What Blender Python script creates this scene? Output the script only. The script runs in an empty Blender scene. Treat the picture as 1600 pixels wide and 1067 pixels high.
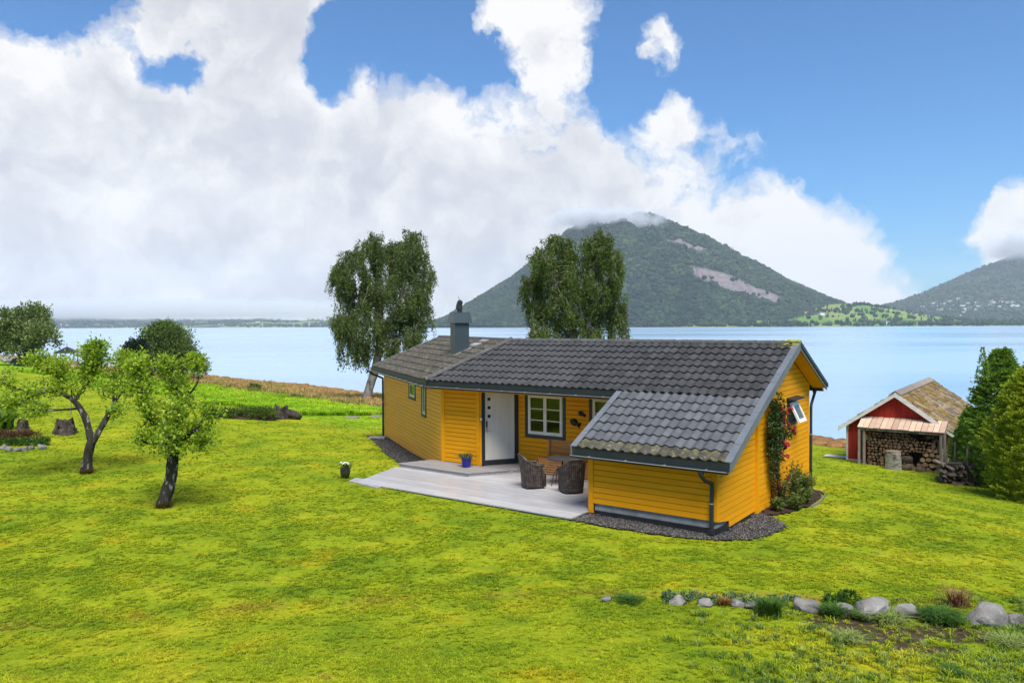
import bpy, bmesh, math, random
import numpy as np
from mathutils import Vector, Matrix

R = math.radians
random.seed(7)
rng = np.random.default_rng(11)
scene = bpy.context.scene
COL = scene.collection

# ------------------------------------------------------------------ camera
CAM_H = 4.4
FPX = 1190.0                      # focal length in pixels of the 1600 px wide photograph
cam_data = bpy.data.cameras.new('camera')
cam_data.sensor_fit = 'HORIZONTAL'
cam_data.sensor_width = 36.0
cam_data.lens = 36.0 * FPX / 1600.0
cam_data.clip_start = 0.1
cam_data.clip_end = 40000.0
cam = bpy.data.objects.new('camera', cam_data)
COL.objects.link(cam)
CP, CR = 0.0214, 0.0039           # pitch down, roll
_f = Vector((0, math.cos(CP), -math.sin(CP)))
_u = Vector((0, math.sin(CP), math.cos(CP)))
_r = Vector((1, 0, 0))
_c, _s = math.cos(CR), math.sin(-CR)
_r2 = _c * _r + _s * _u
_u2 = -_s * _r + _c * _u
cam.matrix_world = Matrix(((_r2.x, _u2.x, -_f.x, 0), (_r2.y, _u2.y, -_f.y, 0), (_r2.z, _u2.z, -_f.z, CAM_H), (0, 0, 0, 1)))
scene.camera = cam

# ------------------------------------------------------------------ light, sky, exposure
SUN_DIR = Vector((0.16, -0.60, 1.0)).normalized()
sun_el = math.asin(SUN_DIR.z)
sun_az = math.atan2(SUN_DIR.x, SUN_DIR.y)
world = bpy.data.worlds.new('World')
scene.world = world
world.use_nodes = True
EXPOSURE = 1.4


class NT:
    """small helper to wire shader nodes"""
    def __init__(self, tree):
        self.t = tree; self.n = tree.nodes; self.l = tree.links
    def node(self, kind, **kw):
        nd = self.n.new(kind)
        for k, v in kw.items():
            if k.startswith('i_'):
                nd.inputs[k[2:].replace('_', ' ')].default_value = v
            else:
                setattr(nd, k, v)
        return nd
    def link(self, a, b): self.l.new(a, b)
    def _set(self, sock, v):
        if hasattr(v, 'links') or isinstance(v, bpy.types.NodeSocket): self.l.new(v, sock)
        else: sock.default_value = v
    def math(self, op, a, b=0.0, c=None, clamp=False):
        nd = self.n.new('ShaderNodeMath'); nd.operation = op; nd.use_clamp = clamp
        self._set(nd.inputs[0], a); self._set(nd.inputs[1], b)
        if c is not None: self._set(nd.inputs[2], c)
        return nd.outputs[0]
    def vmath(self, op, a, b=(0, 0, 0)):
        nd = self.n.new('ShaderNodeVectorMath'); nd.operation = op
        self._set(nd.inputs[0], a); self._set(nd.inputs[1], b)
        return nd.outputs['Value'] if op in ('DOT_PRODUCT', 'LENGTH', 'DISTANCE') else nd.outputs[0]
    def vscale(self, a, s):
        nd = self.n.new('ShaderNodeVectorMath'); nd.operation = 'SCALE'
        self._set(nd.inputs[0], a); self._set(nd.inputs['Scale'], s); return nd.outputs[0]
    def mix(self, f, a, b, mode='MIX'):
        nd = self.n.new('ShaderNodeMix'); nd.data_type = 'RGBA'; nd.blend_type = mode
        self._set(nd.inputs[0], f); self._set(nd.inputs[6], a); self._set(nd.inputs[7], b)
        return nd.outputs[2]
    def noise(self, vec, scale, detail=4.0, rough=0.55, dist=0.0, out='Fac'):
        nd = self.n.new('ShaderNodeTexNoise')
        if vec is not None: self._set(nd.inputs['Vector'], vec)
        nd.inputs['Scale'].default_value = scale; nd.inputs['Detail'].default_value = detail
        nd.inputs['Roughness'].default_value = rough; nd.inputs['Distortion'].default_value = dist
        return nd.outputs[0] if out == 'Fac' else nd.outputs[1]
    def ramp(self, fac, stops, interp='LINEAR'):
        nd = self.n.new('ShaderNodeValToRGB'); self._set(nd.inputs[0], fac)
        cr = nd.color_ramp; cr.interpolation = interp
        while len(cr.elements) < len(stops): cr.elements.new(0.5)
        for e, (p, c) in zip(cr.elements, stops):
            e.position = p; e.color = (c[0], c[1], c[2], 1) if not np.isscalar(c) else (c, c, c, 1)
        return nd.outputs[0]
    def maprange(self, v, a, b, c=0.0, d=1.0, smooth=False):
        nd = self.n.new('ShaderNodeMapRange'); nd.interpolation_type = 'SMOOTHSTEP' if smooth else 'LINEAR'
        self._set(nd.inputs[0], v)
        for i, q in zip((1, 2, 3, 4), (a, b, c, d)): nd.inputs[i].default_value = q
        return nd.outputs[0]
    def bump(self, h, strength=0.3, dist=0.02, normal=None):
        nd = self.n.new('ShaderNodeBump'); nd.inputs['Strength'].default_value = strength
        nd.inputs['Distance'].default_value = dist; self._set(nd.inputs['Height'], h)
        if normal is not None: self._set(nd.inputs['Normal'], normal)
        return nd.outputs[0]


def pxdir(x, y):
    """direction of the sky seen at a place in the photograph (used for where the clouds stand)"""
    d = _r2 * ((x - 800) / FPX) + _u2 * ((533.5 - y) / FPX) + _f
    return d.normalized()


def build_sky():
    T = NT(world.node_tree)
    T.n.clear()
    out = T.node('ShaderNodeOutputWorld')
    bg = T.node('ShaderNodeBackground')
    sky = T.node('ShaderNodeTexSky', sky_type='NISHITA', sun_disc=False, sun_elevation=sun_el, sun_rotation=sun_az,
                 altitude=0.0, air_density=1.0, dust_density=0.6, ozone_density=2.0)
    D = T.node('ShaderNodeTexCoord').outputs['Generated']
    # domain warp for cauliflower edges
    w = T.noise(D, 4.0, 2, .5, out='Color')
    w2 = T.noise(D, 15.0, 5, .6, out='Color')
    w = T.vscale(T.vmath('SUBTRACT', w, (.5, .5, .5)), 0.10)
    w2 = T.vscale(T.vmath('SUBTRACT', w2, (.5, .5, .5)), 0.085)
    Dw = T.vmath('ADD', D, T.vmath('ADD', w, w2))
    big = T.noise(Dw, 3.4, 3, .5)
    fine = T.noise(Dw, 9.0, 9, .60)
    # bank of cloud: lower front-left half of the sky, edge climbing to the left
    edge = T.vmath('DOT_PRODUCT', D, Vector((-0.483, 0.342, -1.0)).normalized())
    sep = T.node('ShaderNodeSeparateXYZ'); T.link(D, sep.inputs[0])
    # behind the photographer broken cloud goes on
    back = T.maprange(sep.outputs[1], -0.1, -0.5, 0.0, 0.16, True)
    cov = T.math('ADD', T.math('MULTIPLY_ADD', edge, 1.9, .02), back)
    def blob(cov, x, y, rad_px, amt):
        d = pxdir(x, y)
        dist = T.vmath('DISTANCE', Dw, d)
        g = T.maprange(dist, 0.0, rad_px / FPX, amt, 0.0, True)
        return T.math('ADD', cov, g)
    for a in ((300, 40, 210, .26), (430, 60, 170, .20), (850, 45, 150, .25), (790, 20, 90, .10), (1040, 40, 75, .36),
              (1045, 165, 60, .20), (1600, 392, 115, .46), (1375, 405, 110, .20), (1190, 400, 150, .10), (90, 170, 160, .14),
              (265, 95, 95, -.46), (340, 125, 90, -.46), (430, 90, 50, -.22), (520, 95, 85, -.42), (650, 20, 150, -.44), (780, 105, 95, -.30), (960, 130, 100, -.22), (40, 10, 200, -.62),
              (20, 440, 160, -.30), (1330, 190, 260, -.20), (1475, 390, 130, -.42)):
        cov = blob(cov, *a)
    dens = T.math('ADD', cov, T.math('ADD', T.math('MULTIPLY', T.math('SUBTRACT', big, .5), .50), T.math('MULTIPLY', T.math('SUBTRACT', fine, .5), .75)))
    mask = T.maprange(dens, -0.03, 0.10, 0.0, 1.0, False)
    # shading inside the cloud: bright billows, lavender-grey hollows
    sh1 = T.noise(D, 3.6, 4, .5)
    off = T.noise(T.vmath('ADD', Dw, (0.012, 0.0, -0.030)), 9.0, 9, .60)
    relief = T.math('MULTIPLY', T.math('SUBTRACT', fine, off), .62)
    shade = T.math('ADD', T.math('ADD', T.math('MULTIPLY', sh1, .8), .10), relief)
    shade = T.math('ADD', shade, T.maprange(dens, 0.0, 0.40, 0.09, -0.02, True))
    ccol = T.ramp(shade, [(0.33, (.60, .615, .69)), (0.44, (.70, .71, .76)), (0.53, (.85, .85, .87)), (0.61, (1.0, .99, .98))])
    k = 2 ** -EXPOSURE
    ccol = T.vscale(ccol, k)
    skyc = T.vscale(sky.outputs[0], 0.045)
    skyc = T.mix(1.0, skyc, (0.34, 0.84, 1.26, 1), 'MULTIPLY')
    col = T.mix(mask, skyc, ccol)
    T.link(col, bg.inputs[0]); bg.inputs[1].default_value = 1.0
    T.link(bg.outputs[0], out.inputs[0])


build_sky()
sun_data = bpy.data.lights.new('sun', 'SUN')
sun_data.energy = 2.6
sun_data.angle = R(32)
sun_data.color = (1.0, 0.95, 0.87)
sun = bpy.data.objects.new('sun', sun_data)
sun.rotation_euler = SUN_DIR.to_track_quat('Z', 'Y').to_euler()
COL.objects.link(sun)
vs = scene.view_settings
vs.view_transform = 'Standard'; vs.look = 'None'; vs.exposure = EXPOSURE; vs.gamma = 1.0; vs.use_curve_mapping = False
scene.render.engine = 'CYCLES'
scene.cycles.use_denoising = True
scene.cycles.max_bounces = 8
scene.cycles.transparent_max_bounces = 16
scene.cycles.volume_bounces = 1
scene.cycles.caustics_reflective = False
scene.cycles.caustics_refractive = False

# ------------------------------------------------------------------ helpers
def tag(o, label=None, cat=None, group=None, kind=None):
    if label: o['label'] = label
    if cat: o['category'] = cat
    if group: o['group'] = group
    if kind: o['kind'] = kind
    return o


def empty(name, loc=(0, 0, 0), rz=0.0, parent=None):
    o = bpy.data.objects.new(name, None)
    o.empty_display_size = .2
    COL.objects.link(o); o.location = loc; o.rotation_euler = (0, 0, rz); o.parent = parent
    return o


def mesh_np(name, V, Fs, mats, smooth=False, matidx=None):
    """mesh from arrays: Fs is a list of (n,k) index arrays"""
    me = bpy.data.meshes.new(name)
    V = np.asarray(V, dtype=np.float32).reshape(-1, 3)
    me.vertices.add(len(V)); me.vertices.foreach_set('co', V.ravel())
    Fs = [np.asarray(f, dtype=np.int32) for f in Fs if len(f)]
    nl = sum(f.size for f in Fs); npoly = sum(len(f) for f in Fs)
    me.loops.add(nl); me.polygons.add(npoly)
    me.loops.foreach_set('vertex_index', np.concatenate([f.ravel() for f in Fs]))
    tot = np.concatenate([np.full(len(f), f.shape[1], np.int32) for f in Fs])
    st = np.concatenate([[0], np.cumsum(tot)[:-1]]).astype(np.int32)
    me.polygons.foreach_set('loop_start', st)
    try: me.polygons.foreach_set('loop_total', tot)
    except Exception: pass
    if matidx is not None: me.polygons.foreach_set('material_index', np.asarray(matidx, np.int32))
    for m in (mats if isinstance(mats, (list, tuple)) else [mats]): me.materials.append(m)
    me.update(calc_edges=True); me.validate()
    if smooth: me.polygons.foreach_set('use_smooth', np.ones(npoly, bool))
    return me


def link(name, me, parent=None, loc=None):
    o = bpy.data.objects.new(name, me); COL.objects.link(o); o.parent = parent
    if loc is not None: o.location = loc
    return o


class MB:
    """collects simple shapes into one mesh"""
    def __init__(self): self.v = []; self.f = []; self.mi = []; self.cur = 0
    def add(self, vs, fs):
        b = len(self.v); self.v.extend([tuple(p) for p in vs])
        for f in fs: self.f.append(tuple(b + i for i in f)); self.mi.append(self.cur)
        return self
    def box(self, lo, hi, M=None):
        (a, b, c), (d, e, f) = lo, hi
        vs = [(a, b, c), (d, b, c), (d, e, c), (a, e, c), (a, b, f), (d, b, f), (d, e, f), (a, e, f)]
        if M is not None: vs = [M @ Vector(p) for p in vs]
        return self.add(vs, [(3, 2, 1, 0), (4, 5, 6, 7), (0, 1, 5, 4), (1, 2, 6, 5), (2, 3, 7, 6), (3, 0, 4, 7)])
    def hexa(self, p):   # 8 points, bottom ring then top ring
        return self.add(p, [(3, 2, 1, 0), (4, 5, 6, 7), (0, 1, 5, 4), (1, 2, 6, 5), (2, 3, 7, 6), (3, 0, 4, 7)])
    def prism(self, poly, z0, z1):
        n = len(poly); vs = [(p[0], p[1], z0) for p in poly] + [(p[0], p[1], z1) for p in poly]
        fs = [tuple(range(n - 1, -1, -1)), tuple(range(n, 2 * n))] + [(i, (i + 1) % n, n + (i + 1) % n, n + i) for i in range(n)]
        return self.add(vs, fs)
    def tube(self, pts, rad, n=8, cap=True, phase=0.0):
        pts = [Vector(p) for p in pts]; m = len(pts)
        rad = [rad] * m if np.isscalar(rad) else list(rad)
        vs = []; prev = None
        for i, p in enumerate(pts):
            t = (pts[min(i + 1, m - 1)] - pts[max(i - 1, 0)])
            t = t.normalized() if t.length > 1e-9 else Vector((0, 0, 1))
            if prev is None:
                a = t.orthogonal().normalized()
            else:
                a = (prev - t * prev.dot(t))
                a = a.normalized() if a.length > 1e-6 else t.orthogonal().normalized()
            prev = a; b = t.cross(a)
            for k in range(n):
                g = 2 * math.pi * k / n + phase
                vs.append(p + (a * math.cos(g) + b * math.sin(g)) * rad[i])
        fs = [(i * n + k, i * n + (k + 1) % n, (i + 1) * n + (k + 1) % n, (i + 1) * n + k) for i in range(m - 1) for k in range(n)]
        if cap: fs += [tuple(range(n - 1, -1, -1)), tuple((m - 1) * n + k for k in range(n))]
        return self.add(vs, fs)
    def lathe(self, prof, n=20, center=(0, 0, 0), cap0=True, cap1=True):
        vs = []; m = len(prof); cx, cy, cz = center
        for r, z in prof:
            for k in range(n):
                a = 2 * math.pi * k / n; vs.append((cx + r * math.cos(a), cy + r * math.sin(a), cz + z))
        fs = [(i * n + k, i * n + (k + 1) % n, (i + 1) * n + (k + 1) % n, (i + 1) * n + k) for i in range(m - 1) for k in range(n)]
        if cap0: fs.append(tuple(range(n - 1, -1, -1)))
        if cap1: fs.append(tuple((m - 1) * n + k for k in range(n)))
        return self.add(vs, fs)
    def mesh(self, name, mats, smooth=False):
        me = bpy.data.meshes.new(name); me.from_pydata(self.v, [], self.f)
        for m in (mats if isinstance(mats, (list, tuple)) else [mats]): me.materials.append(m)
        if any(self.mi): me.polygons.foreach_set('material_index', self.mi)
        if smooth: me.polygons.foreach_set('use_smooth', [True] * len(me.polygons))
        me.update(); return me
    def build(self, name, mats, parent=None, smooth=False, auto=None, loc=None):
        o = link(name, self.mesh(name, mats, smooth or auto is not None), parent, loc)
        if auto is not None: o.data.set_sharp_from_angle(angle=R(auto))
        return o


def mat(name, col, rough=0.7, spec=0.3, metal=0.0):
    m = bpy.data.materials.new(name); m.use_nodes = True
    b = m.node_tree.nodes['Principled BSDF']
    b.inputs['Base Color'].default_value = (*col, 1); b.inputs['Roughness'].default_value = rough
    b.inputs['Specular IOR Level'].default_value = spec; b.inputs['Metallic'].default_value = metal
    return m, NT(m.node_tree), b


def varied(name, c1, c2, scale=3.0, rough=0.7, spec=0.3, bump=0.2, bdist=0.01, stretch=(1, 1, 1), rand=0.25, spots=None, coords='Object', metal=0.0, detail=6):
    """two-tone noise material with per-object variation and fine relief"""
    m, T, b = mat(name, c1, rough, spec, metal)
    tc = T.node('ShaderNodeTexCoord').outputs[coords]
    oi = T.node('ShaderNodeObjectInfo').outputs['Random']
    mp = T.vmath('MULTIPLY', tc, stretch)
    mp = T.vmath('ADD', mp, T.vscale((1, 1, 1), T.math('MULTIPLY', oi, 37.0)) if False else mp) if False else mp
    off = T.node('ShaderNodeCombineXYZ'); T.link(T.math('MULTIPLY', oi, 41.0), off.inputs[0]); T.link(T.math('MULTIPLY', oi, 17.0), off.inputs[1])
    mp = T.vmath('ADD', mp, off.outputs[0])
    n = T.noise(mp, scale, detail, .6)
    fac = T.maprange(n, .32, .68)
    col = T.mix(fac, (*c1, 1), (*c2, 1))
    if spots:
        for (sc, lo, hi, c, s_st) in spots:
            sp = T.maprange(T.noise(mp, sc, 4, .6), lo, hi, 0, s_st)
            col = T.mix(sp, col, (*c, 1))
    v = T.maprange(oi, 0, 1, 1 - rand, 1 + rand)
    hsv = T.node('ShaderNodeHueSaturation'); T.link(col, hsv.inputs['Color']); T.link(v, hsv.inputs['Value'])
    T.link(hsv.outputs[0], b.inputs['Base Color'])
    if bump: T.link(T.bump(T.noise(mp, scale * 6, 4, .65), bump, bdist), b.inputs['Normal'])
    return m


def foliage(name, c1, c2, scale=1.2, trans=0.35, rough=0.6, spec=0.25, c3=None):
    """leaf material: noise clumps in space, some light through the leaf"""
    m = bpy.data.materials.new(name); m.use_nodes = True; T = NT(m.node_tree); T.n.clear()
    out = T.node('ShaderNodeOutputMaterial')
    g = T.node('ShaderNodeTexCoord').outputs['Object']
    geo = T.node('ShaderNodeNewGeometry')
    n = T.noise(g, scale, 3, .6)
    n = T.math('ADD', T.math('MULTIPLY', n, .65), T.math('MULTIPLY', geo.outputs['Random Per Island'], .35))
    stops = [(.30, c1), (.68, c2)]
    if c3: stops.append((.82, c3))
    col = T.ramp(n, stops)
    p = T.node('ShaderNodeBsdfPrincipled'); T.link(col, p.inputs['Base Color'])
    p.inputs['Roughness'].default_value = rough; p.inputs['Specular IOR Level'].default_value = spec
    tr = T.node('ShaderNodeBsdfTranslucent')
    T.link(T.mix(1.0, col, (1.25, 1.2, .5, 1), 'MULTIPLY'), tr.inputs[0])
    mx = T.node('ShaderNodeMixShader'); mx.inputs[0].default_value = trans
    T.link(p.outputs[0], mx.inputs[1]); T.link(tr.outputs[0], mx.inputs[2]); T.link(mx.outputs[0], out.inputs[0])
    return m


def leaf_mesh(name, P, size, mat_, up=0.3, length=1.6, fold=0.25, dirs=None, rngl=None):
    """many small folded leaves as one mesh. P (n,3) leaf bases, size (n,) widths"""
    r = rngl or rng
    n = len(P); size = np.broadcast_to(np.asarray(size, float), (n,))
    d = r.normal(size=(n, 3)) if dirs is None else dirs + r.normal(size=(n, 3)) * .45
    d /= np.linalg.norm(d, axis=1, keepdims=True) + 1e-9
    a = r.normal(size=(n, 3)); a[:, 2] += up * 3
    s = np.cross(d, a); s /= np.linalg.norm(s, axis=1, keepdims=True) + 1e-9
    nrm = np.cross(s, d)
    L = (size * length)[:, None]; Wd = (size * .5)[:, None]
    base = P; tip = P + d * L - nrm * L * .12
    mid = P + d * L * .5 + nrm * L * .05
    l = mid + s * Wd + nrm * Wd * fold * 2; rr = mid - s * Wd + nrm * Wd * fold * 2
    V = np.stack([base, rr, tip, l], 1).reshape(-1, 3)
    i = np.arange(n) * 4
    F = np.concatenate([np.stack([i, i + 1, i + 2], 1), np.stack([i, i + 2, i + 3], 1)])
    return mesh_np(name, V, [F], mat_)


def instancer(name, pts, rotz, scl, srcs, parent=None, tilt=None):
    """point cloud mesh + geometry nodes that set a source mesh on every point (for grass and far woods only)"""
    me = bpy.data.meshes.new(name)
    pts = np.asarray(pts, np.float32)
    me.vertices.add(len(pts)); me.vertices.foreach_set('co', pts.ravel())
    rot = np.zeros((len(pts), 3), np.float32); rot[:, 2] = rotz
    if tilt is not None: rot[:, 0] = tilt
    at = me.attributes.new('rot', 'FLOAT_VECTOR', 'POINT'); at.data.foreach_set('vector', rot.ravel())
    at = me.attributes.new('scl', 'FLOAT', 'POINT'); at.data.foreach_set('value', np.asarray(scl, np.float32))
    at = me.attributes.new('pick', 'INT', 'POINT'); at.data.foreach_set('value', rng.integers(0, len(srcs), len(pts)).astype(np.int32))
    o = link(name, me, parent)
    ng = bpy.data.node_groups.new(name + '_nodes', 'GeometryNodeTree')
    ng.interface.new_socket('Geometry', in_out='INPUT', socket_type='NodeSocketGeometry')
    ng.interface.new_socket('Geometry', in_out='OUTPUT', socket_type='NodeSocketGeometry')
    gi = ng.nodes.new('NodeGroupInput'); go = ng.nodes.new('NodeGroupOutput')
    join = ng.nodes.new('GeometryNodeJoinGeometry')
    def attr(nm, typ):
        a = ng.nodes.new('GeometryNodeInputNamedAttribute'); a.data_type = typ; a.inputs[0].default_value = nm
        return [s for s in a.outputs if s.enabled][0] if False else a.outputs[0]
    arot = attr('rot', 'FLOAT_VECTOR'); ascl = attr('scl', 'FLOAT'); apk = attr('pick', 'INT')
    for k, src in enumerate(srcs):
        so = bpy.data.objects.new(name + '_source', src)
        oi = ng.nodes.new('GeometryNodeObjectInfo'); oi.inputs['Object'].default_value = so
        cmp_ = ng.nodes.new('FunctionNodeCompare'); cmp_.data_type = 'INT'; cmp_.operation = 'EQUAL'
        ii = [s for s in cmp_.inputs if s.type == 'INT']
        ng.links.new(apk, ii[0]); ii[1].default_value = k
        iop = ng.nodes.new('GeometryNodeInstanceOnPoints')
        ng.links.new(gi.outputs[0], iop.inputs['Points']); ng.links.new(cmp_.outputs[0], iop.inputs['Selection'])
        ng.links.new(oi.outputs['Geometry'], iop.inputs['Instance'])
        e2r = ng.nodes.new('FunctionNodeEulerToRotation'); ng.links.new(arot, e2r.inputs[0])
        ng.links.new(e2r.outputs[0], iop.inputs['Rotation']); ng.links.new(ascl, iop.inputs['Scale'])
        ng.links.new(iop.outputs[0], join.inputs[0])
    ng.links.new(join.outputs[0], go.inputs[0])
    md = o.modifiers.new('scatter', 'NODES'); md.node_group = ng
    return o


def smoothstep(a, b, x):
    t = np.clip((x - a) / (b - a), 0, 1); return t * t * (3 - 2 * t)


def vnoise(x, y, seed=0):
    """value noise, arrays in, about -1..1"""
    x = np.asarray(x, float); y = np.asarray(y, float)
    xi = np.floor(x).astype(np.int64); yi = np.floor(y).astype(np.int64); fx = x - xi; fy = y - yi
    def h(a, b):
        n = (a * 374761393 + b * 668265263 + seed * 1442695041) & 0x7fffffff
        n = ((n ^ (n >> 13)) * 1274126177) & 0x7fffffff
        return ((n ^ (n >> 16)) & 0xffff) / 32767.5 - 1
    u = fx * fx * (3 - 2 * fx); v = fy * fy * (3 - 2 * fy)
    return (h(xi, yi) * (1 - u) + h(xi + 1, yi) * u) * (1 - v) + (h(xi, yi + 1) * (1 - u) + h(xi + 1, yi + 1) * u) * v


def fbm(x, y, oct=4, seed=0, gain=.5):
    s = 0; a = 1; t = 0
    for i in range(oct):
        s = s + a * vnoise(np.asarray(x) * 2 ** i, np.asarray(y) * 2 ** i, seed + i * 7); t += a; a *= gain
    return s / t


# ------------------------------------------------------------------ the lie of the land
SEA = -3.0


def shore_s(x, y):
    """metres past the waterline (negative on land)"""
    x = np.asarray(x, float); y = np.asarray(y, float)
    s = ((x - 20) + (y - 48.6)) / math.sqrt(2)
    along = ((x - 20) - (y - 48.6)) / math.sqrt(2)
    return s + 1.6 * fbm(along / 9, s / 30, 3, 5)


def bank_edge(x): return 12.1 - .018 * (np.asarray(x, float) - 1.5) ** 2


def ground_z(x, y):
    x = np.asarray(x, float); y = np.asarray(y, float)
    s = shore_s(x, y)
    a = -3.0 - .087 * s
    b = 0.02 + 0 * s
    k = .35
    h = np.clip(.5 + .5 * (b - a) / k, 0, 1)
    z = b * (1 - h) + a * h - k * h * (1 - h)
    z = z + .40 * smoothstep(-.2, 4.2, bank_edge(x) - y)
    z = z + .03 * fbm(x / 2.6, y / 2.6, 3, 2) * smoothstep(0, 4, np.hypot(x - 1, y - 20) - 5.5)
    z = z + .10 * fbm(x / 9, y / 9, 2, 9) * smoothstep(0, 12, np.hypot(x, y - 21) - 10)
    pad = 1 - smoothstep(4.5, 10.0, np.hypot(x - 4.8, y - 20.3))
    z = z + pad * np.maximum(0, -.14 - z)
    return np.maximum(z, -6.0)


def gz(x, y): return float(ground_z(x, y))


def at_px(px, py, Y):
    d = _r2 * ((px - 800) / FPX) + _u2 * ((533.5 - py) / FPX) + _f
    t = Y / d.y
    return Vector((d.x * t, Y, CAM_H + d.z * t))


def ground_px(px, py):
    """the point of the ground seen at a place in the photograph"""
    d = _r2 * ((px - 800) / FPX) + _u2 * ((533.5 - py) / FPX) + _f
    Y = np.arange(7.0, 200.0, .05)
    z = CAM_H + d.z / d.y * Y
    g = ground_z(d.x / d.y * Y, Y)
    i = int(np.argmax(z <= g))
    return Vector((float(d.x / d.y * Y[i]), float(Y[i]), float(g[i])))
# ------------------------------------------------------------------ ground, water, hills, air
def lawn_color(T, P):
    n1 = T.noise(P, .33, 3, .55); n2 = T.noise(P, 1.5, 5, .6); n3 = T.noise(P, 11.0, 4, .6)
    st = T.noise(T.vmath('MULTIPLY', T.vmath('ADD', P, (3.1, 7.7, 0)), (.8, 1.5, 1)), 1.0, 4, .55)
    f = T.math('ADD', T.math('MULTIPLY', n1, .45), T.math('ADD', T.math('MULTIPLY', n2, .30), T.math('MULTIPLY', st, .25)))
    col = T.ramp(f, [(.34, (.088, .160, .010)), (.44, (.165, .228, .011)), (.53, (.240, .285, .012)), (.64, (.360, .335, .018))])
    ye = T.maprange(T.noise(T.vmath('ADD', P, (31, 5, 0)), .75, 6, .62), .58, .72, 0, .65)
    col = T.mix(ye, col, (.38, .29, .012, 1))
    br = T.maprange(T.noise(T.vmath('ADD', P, (-13, 25, 0)), 1.6, 6, .65), .63, .73, 0, .75)
    col = T.mix(br, col, (.23, .135, .04, 1))
    dk = T.maprange(T.noise(T.vmath('ADD', P, (7, -55, 0)), 1.9, 5, .65), .58, .72, 0, .45)
    col = T.mix(dk, col, (.075, .175, .012, 1))
    n4 = T.noise(P, 38.0, 3, .6)
    sp = T.node('ShaderNodeSeparateXYZ'); T.link(P, sp.inputs[0])
    # worn brownish strip along the edge of the bank
    bd = T.math('SUBTRACT', sp.outputs[1], T.math('SUBTRACT', 12.35, T.math('MULTIPLY', T.math('POWER', T.math('SUBTRACT', sp.outputs[0], 1.5), 2.0), .018)))
    bd = T.math('ADD', T.math('ABSOLUTE', bd), T.math('MULTIPLY', T.math('SUBTRACT', T.noise(P, 1.1, 5, .65), .5), 1.7))
    col = T.mix(T.maprange(bd, .22, -.25, 0, .7), col, (.27, .17, .03, 1))
    v = T.math('MULTIPLY', T.maprange(n3, .3, .7, .78, 1.18), T.maprange(n4, .32, .68, .76, 1.24))
    return T.mix(1.0, col, T.node_rgb(v), 'MULTIPLY')


def _node_rgb(self, v):
    c = self.node('ShaderNodeCombineColor')
    for i in range(3): self.link(v, c.inputs[i])
    return c.outputs[0]


NT.node_rgb = _node_rgb


SOIL = []
for (_x, _y, _wx, _wy) in ((1330, 975, 60, 14), (1400, 990, 90, 14), (1480, 992, 80, 16), (1370, 1003, 60, 10), (1450, 1018, 50, 10)):
    _p = ground_px(_x, _y); _q = _p.y / FPX; SOIL.append((_p.x, _p.y, _wx * _q * 1.35, _wy * _q * _p.y / CAM_H * 1.4))


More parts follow.
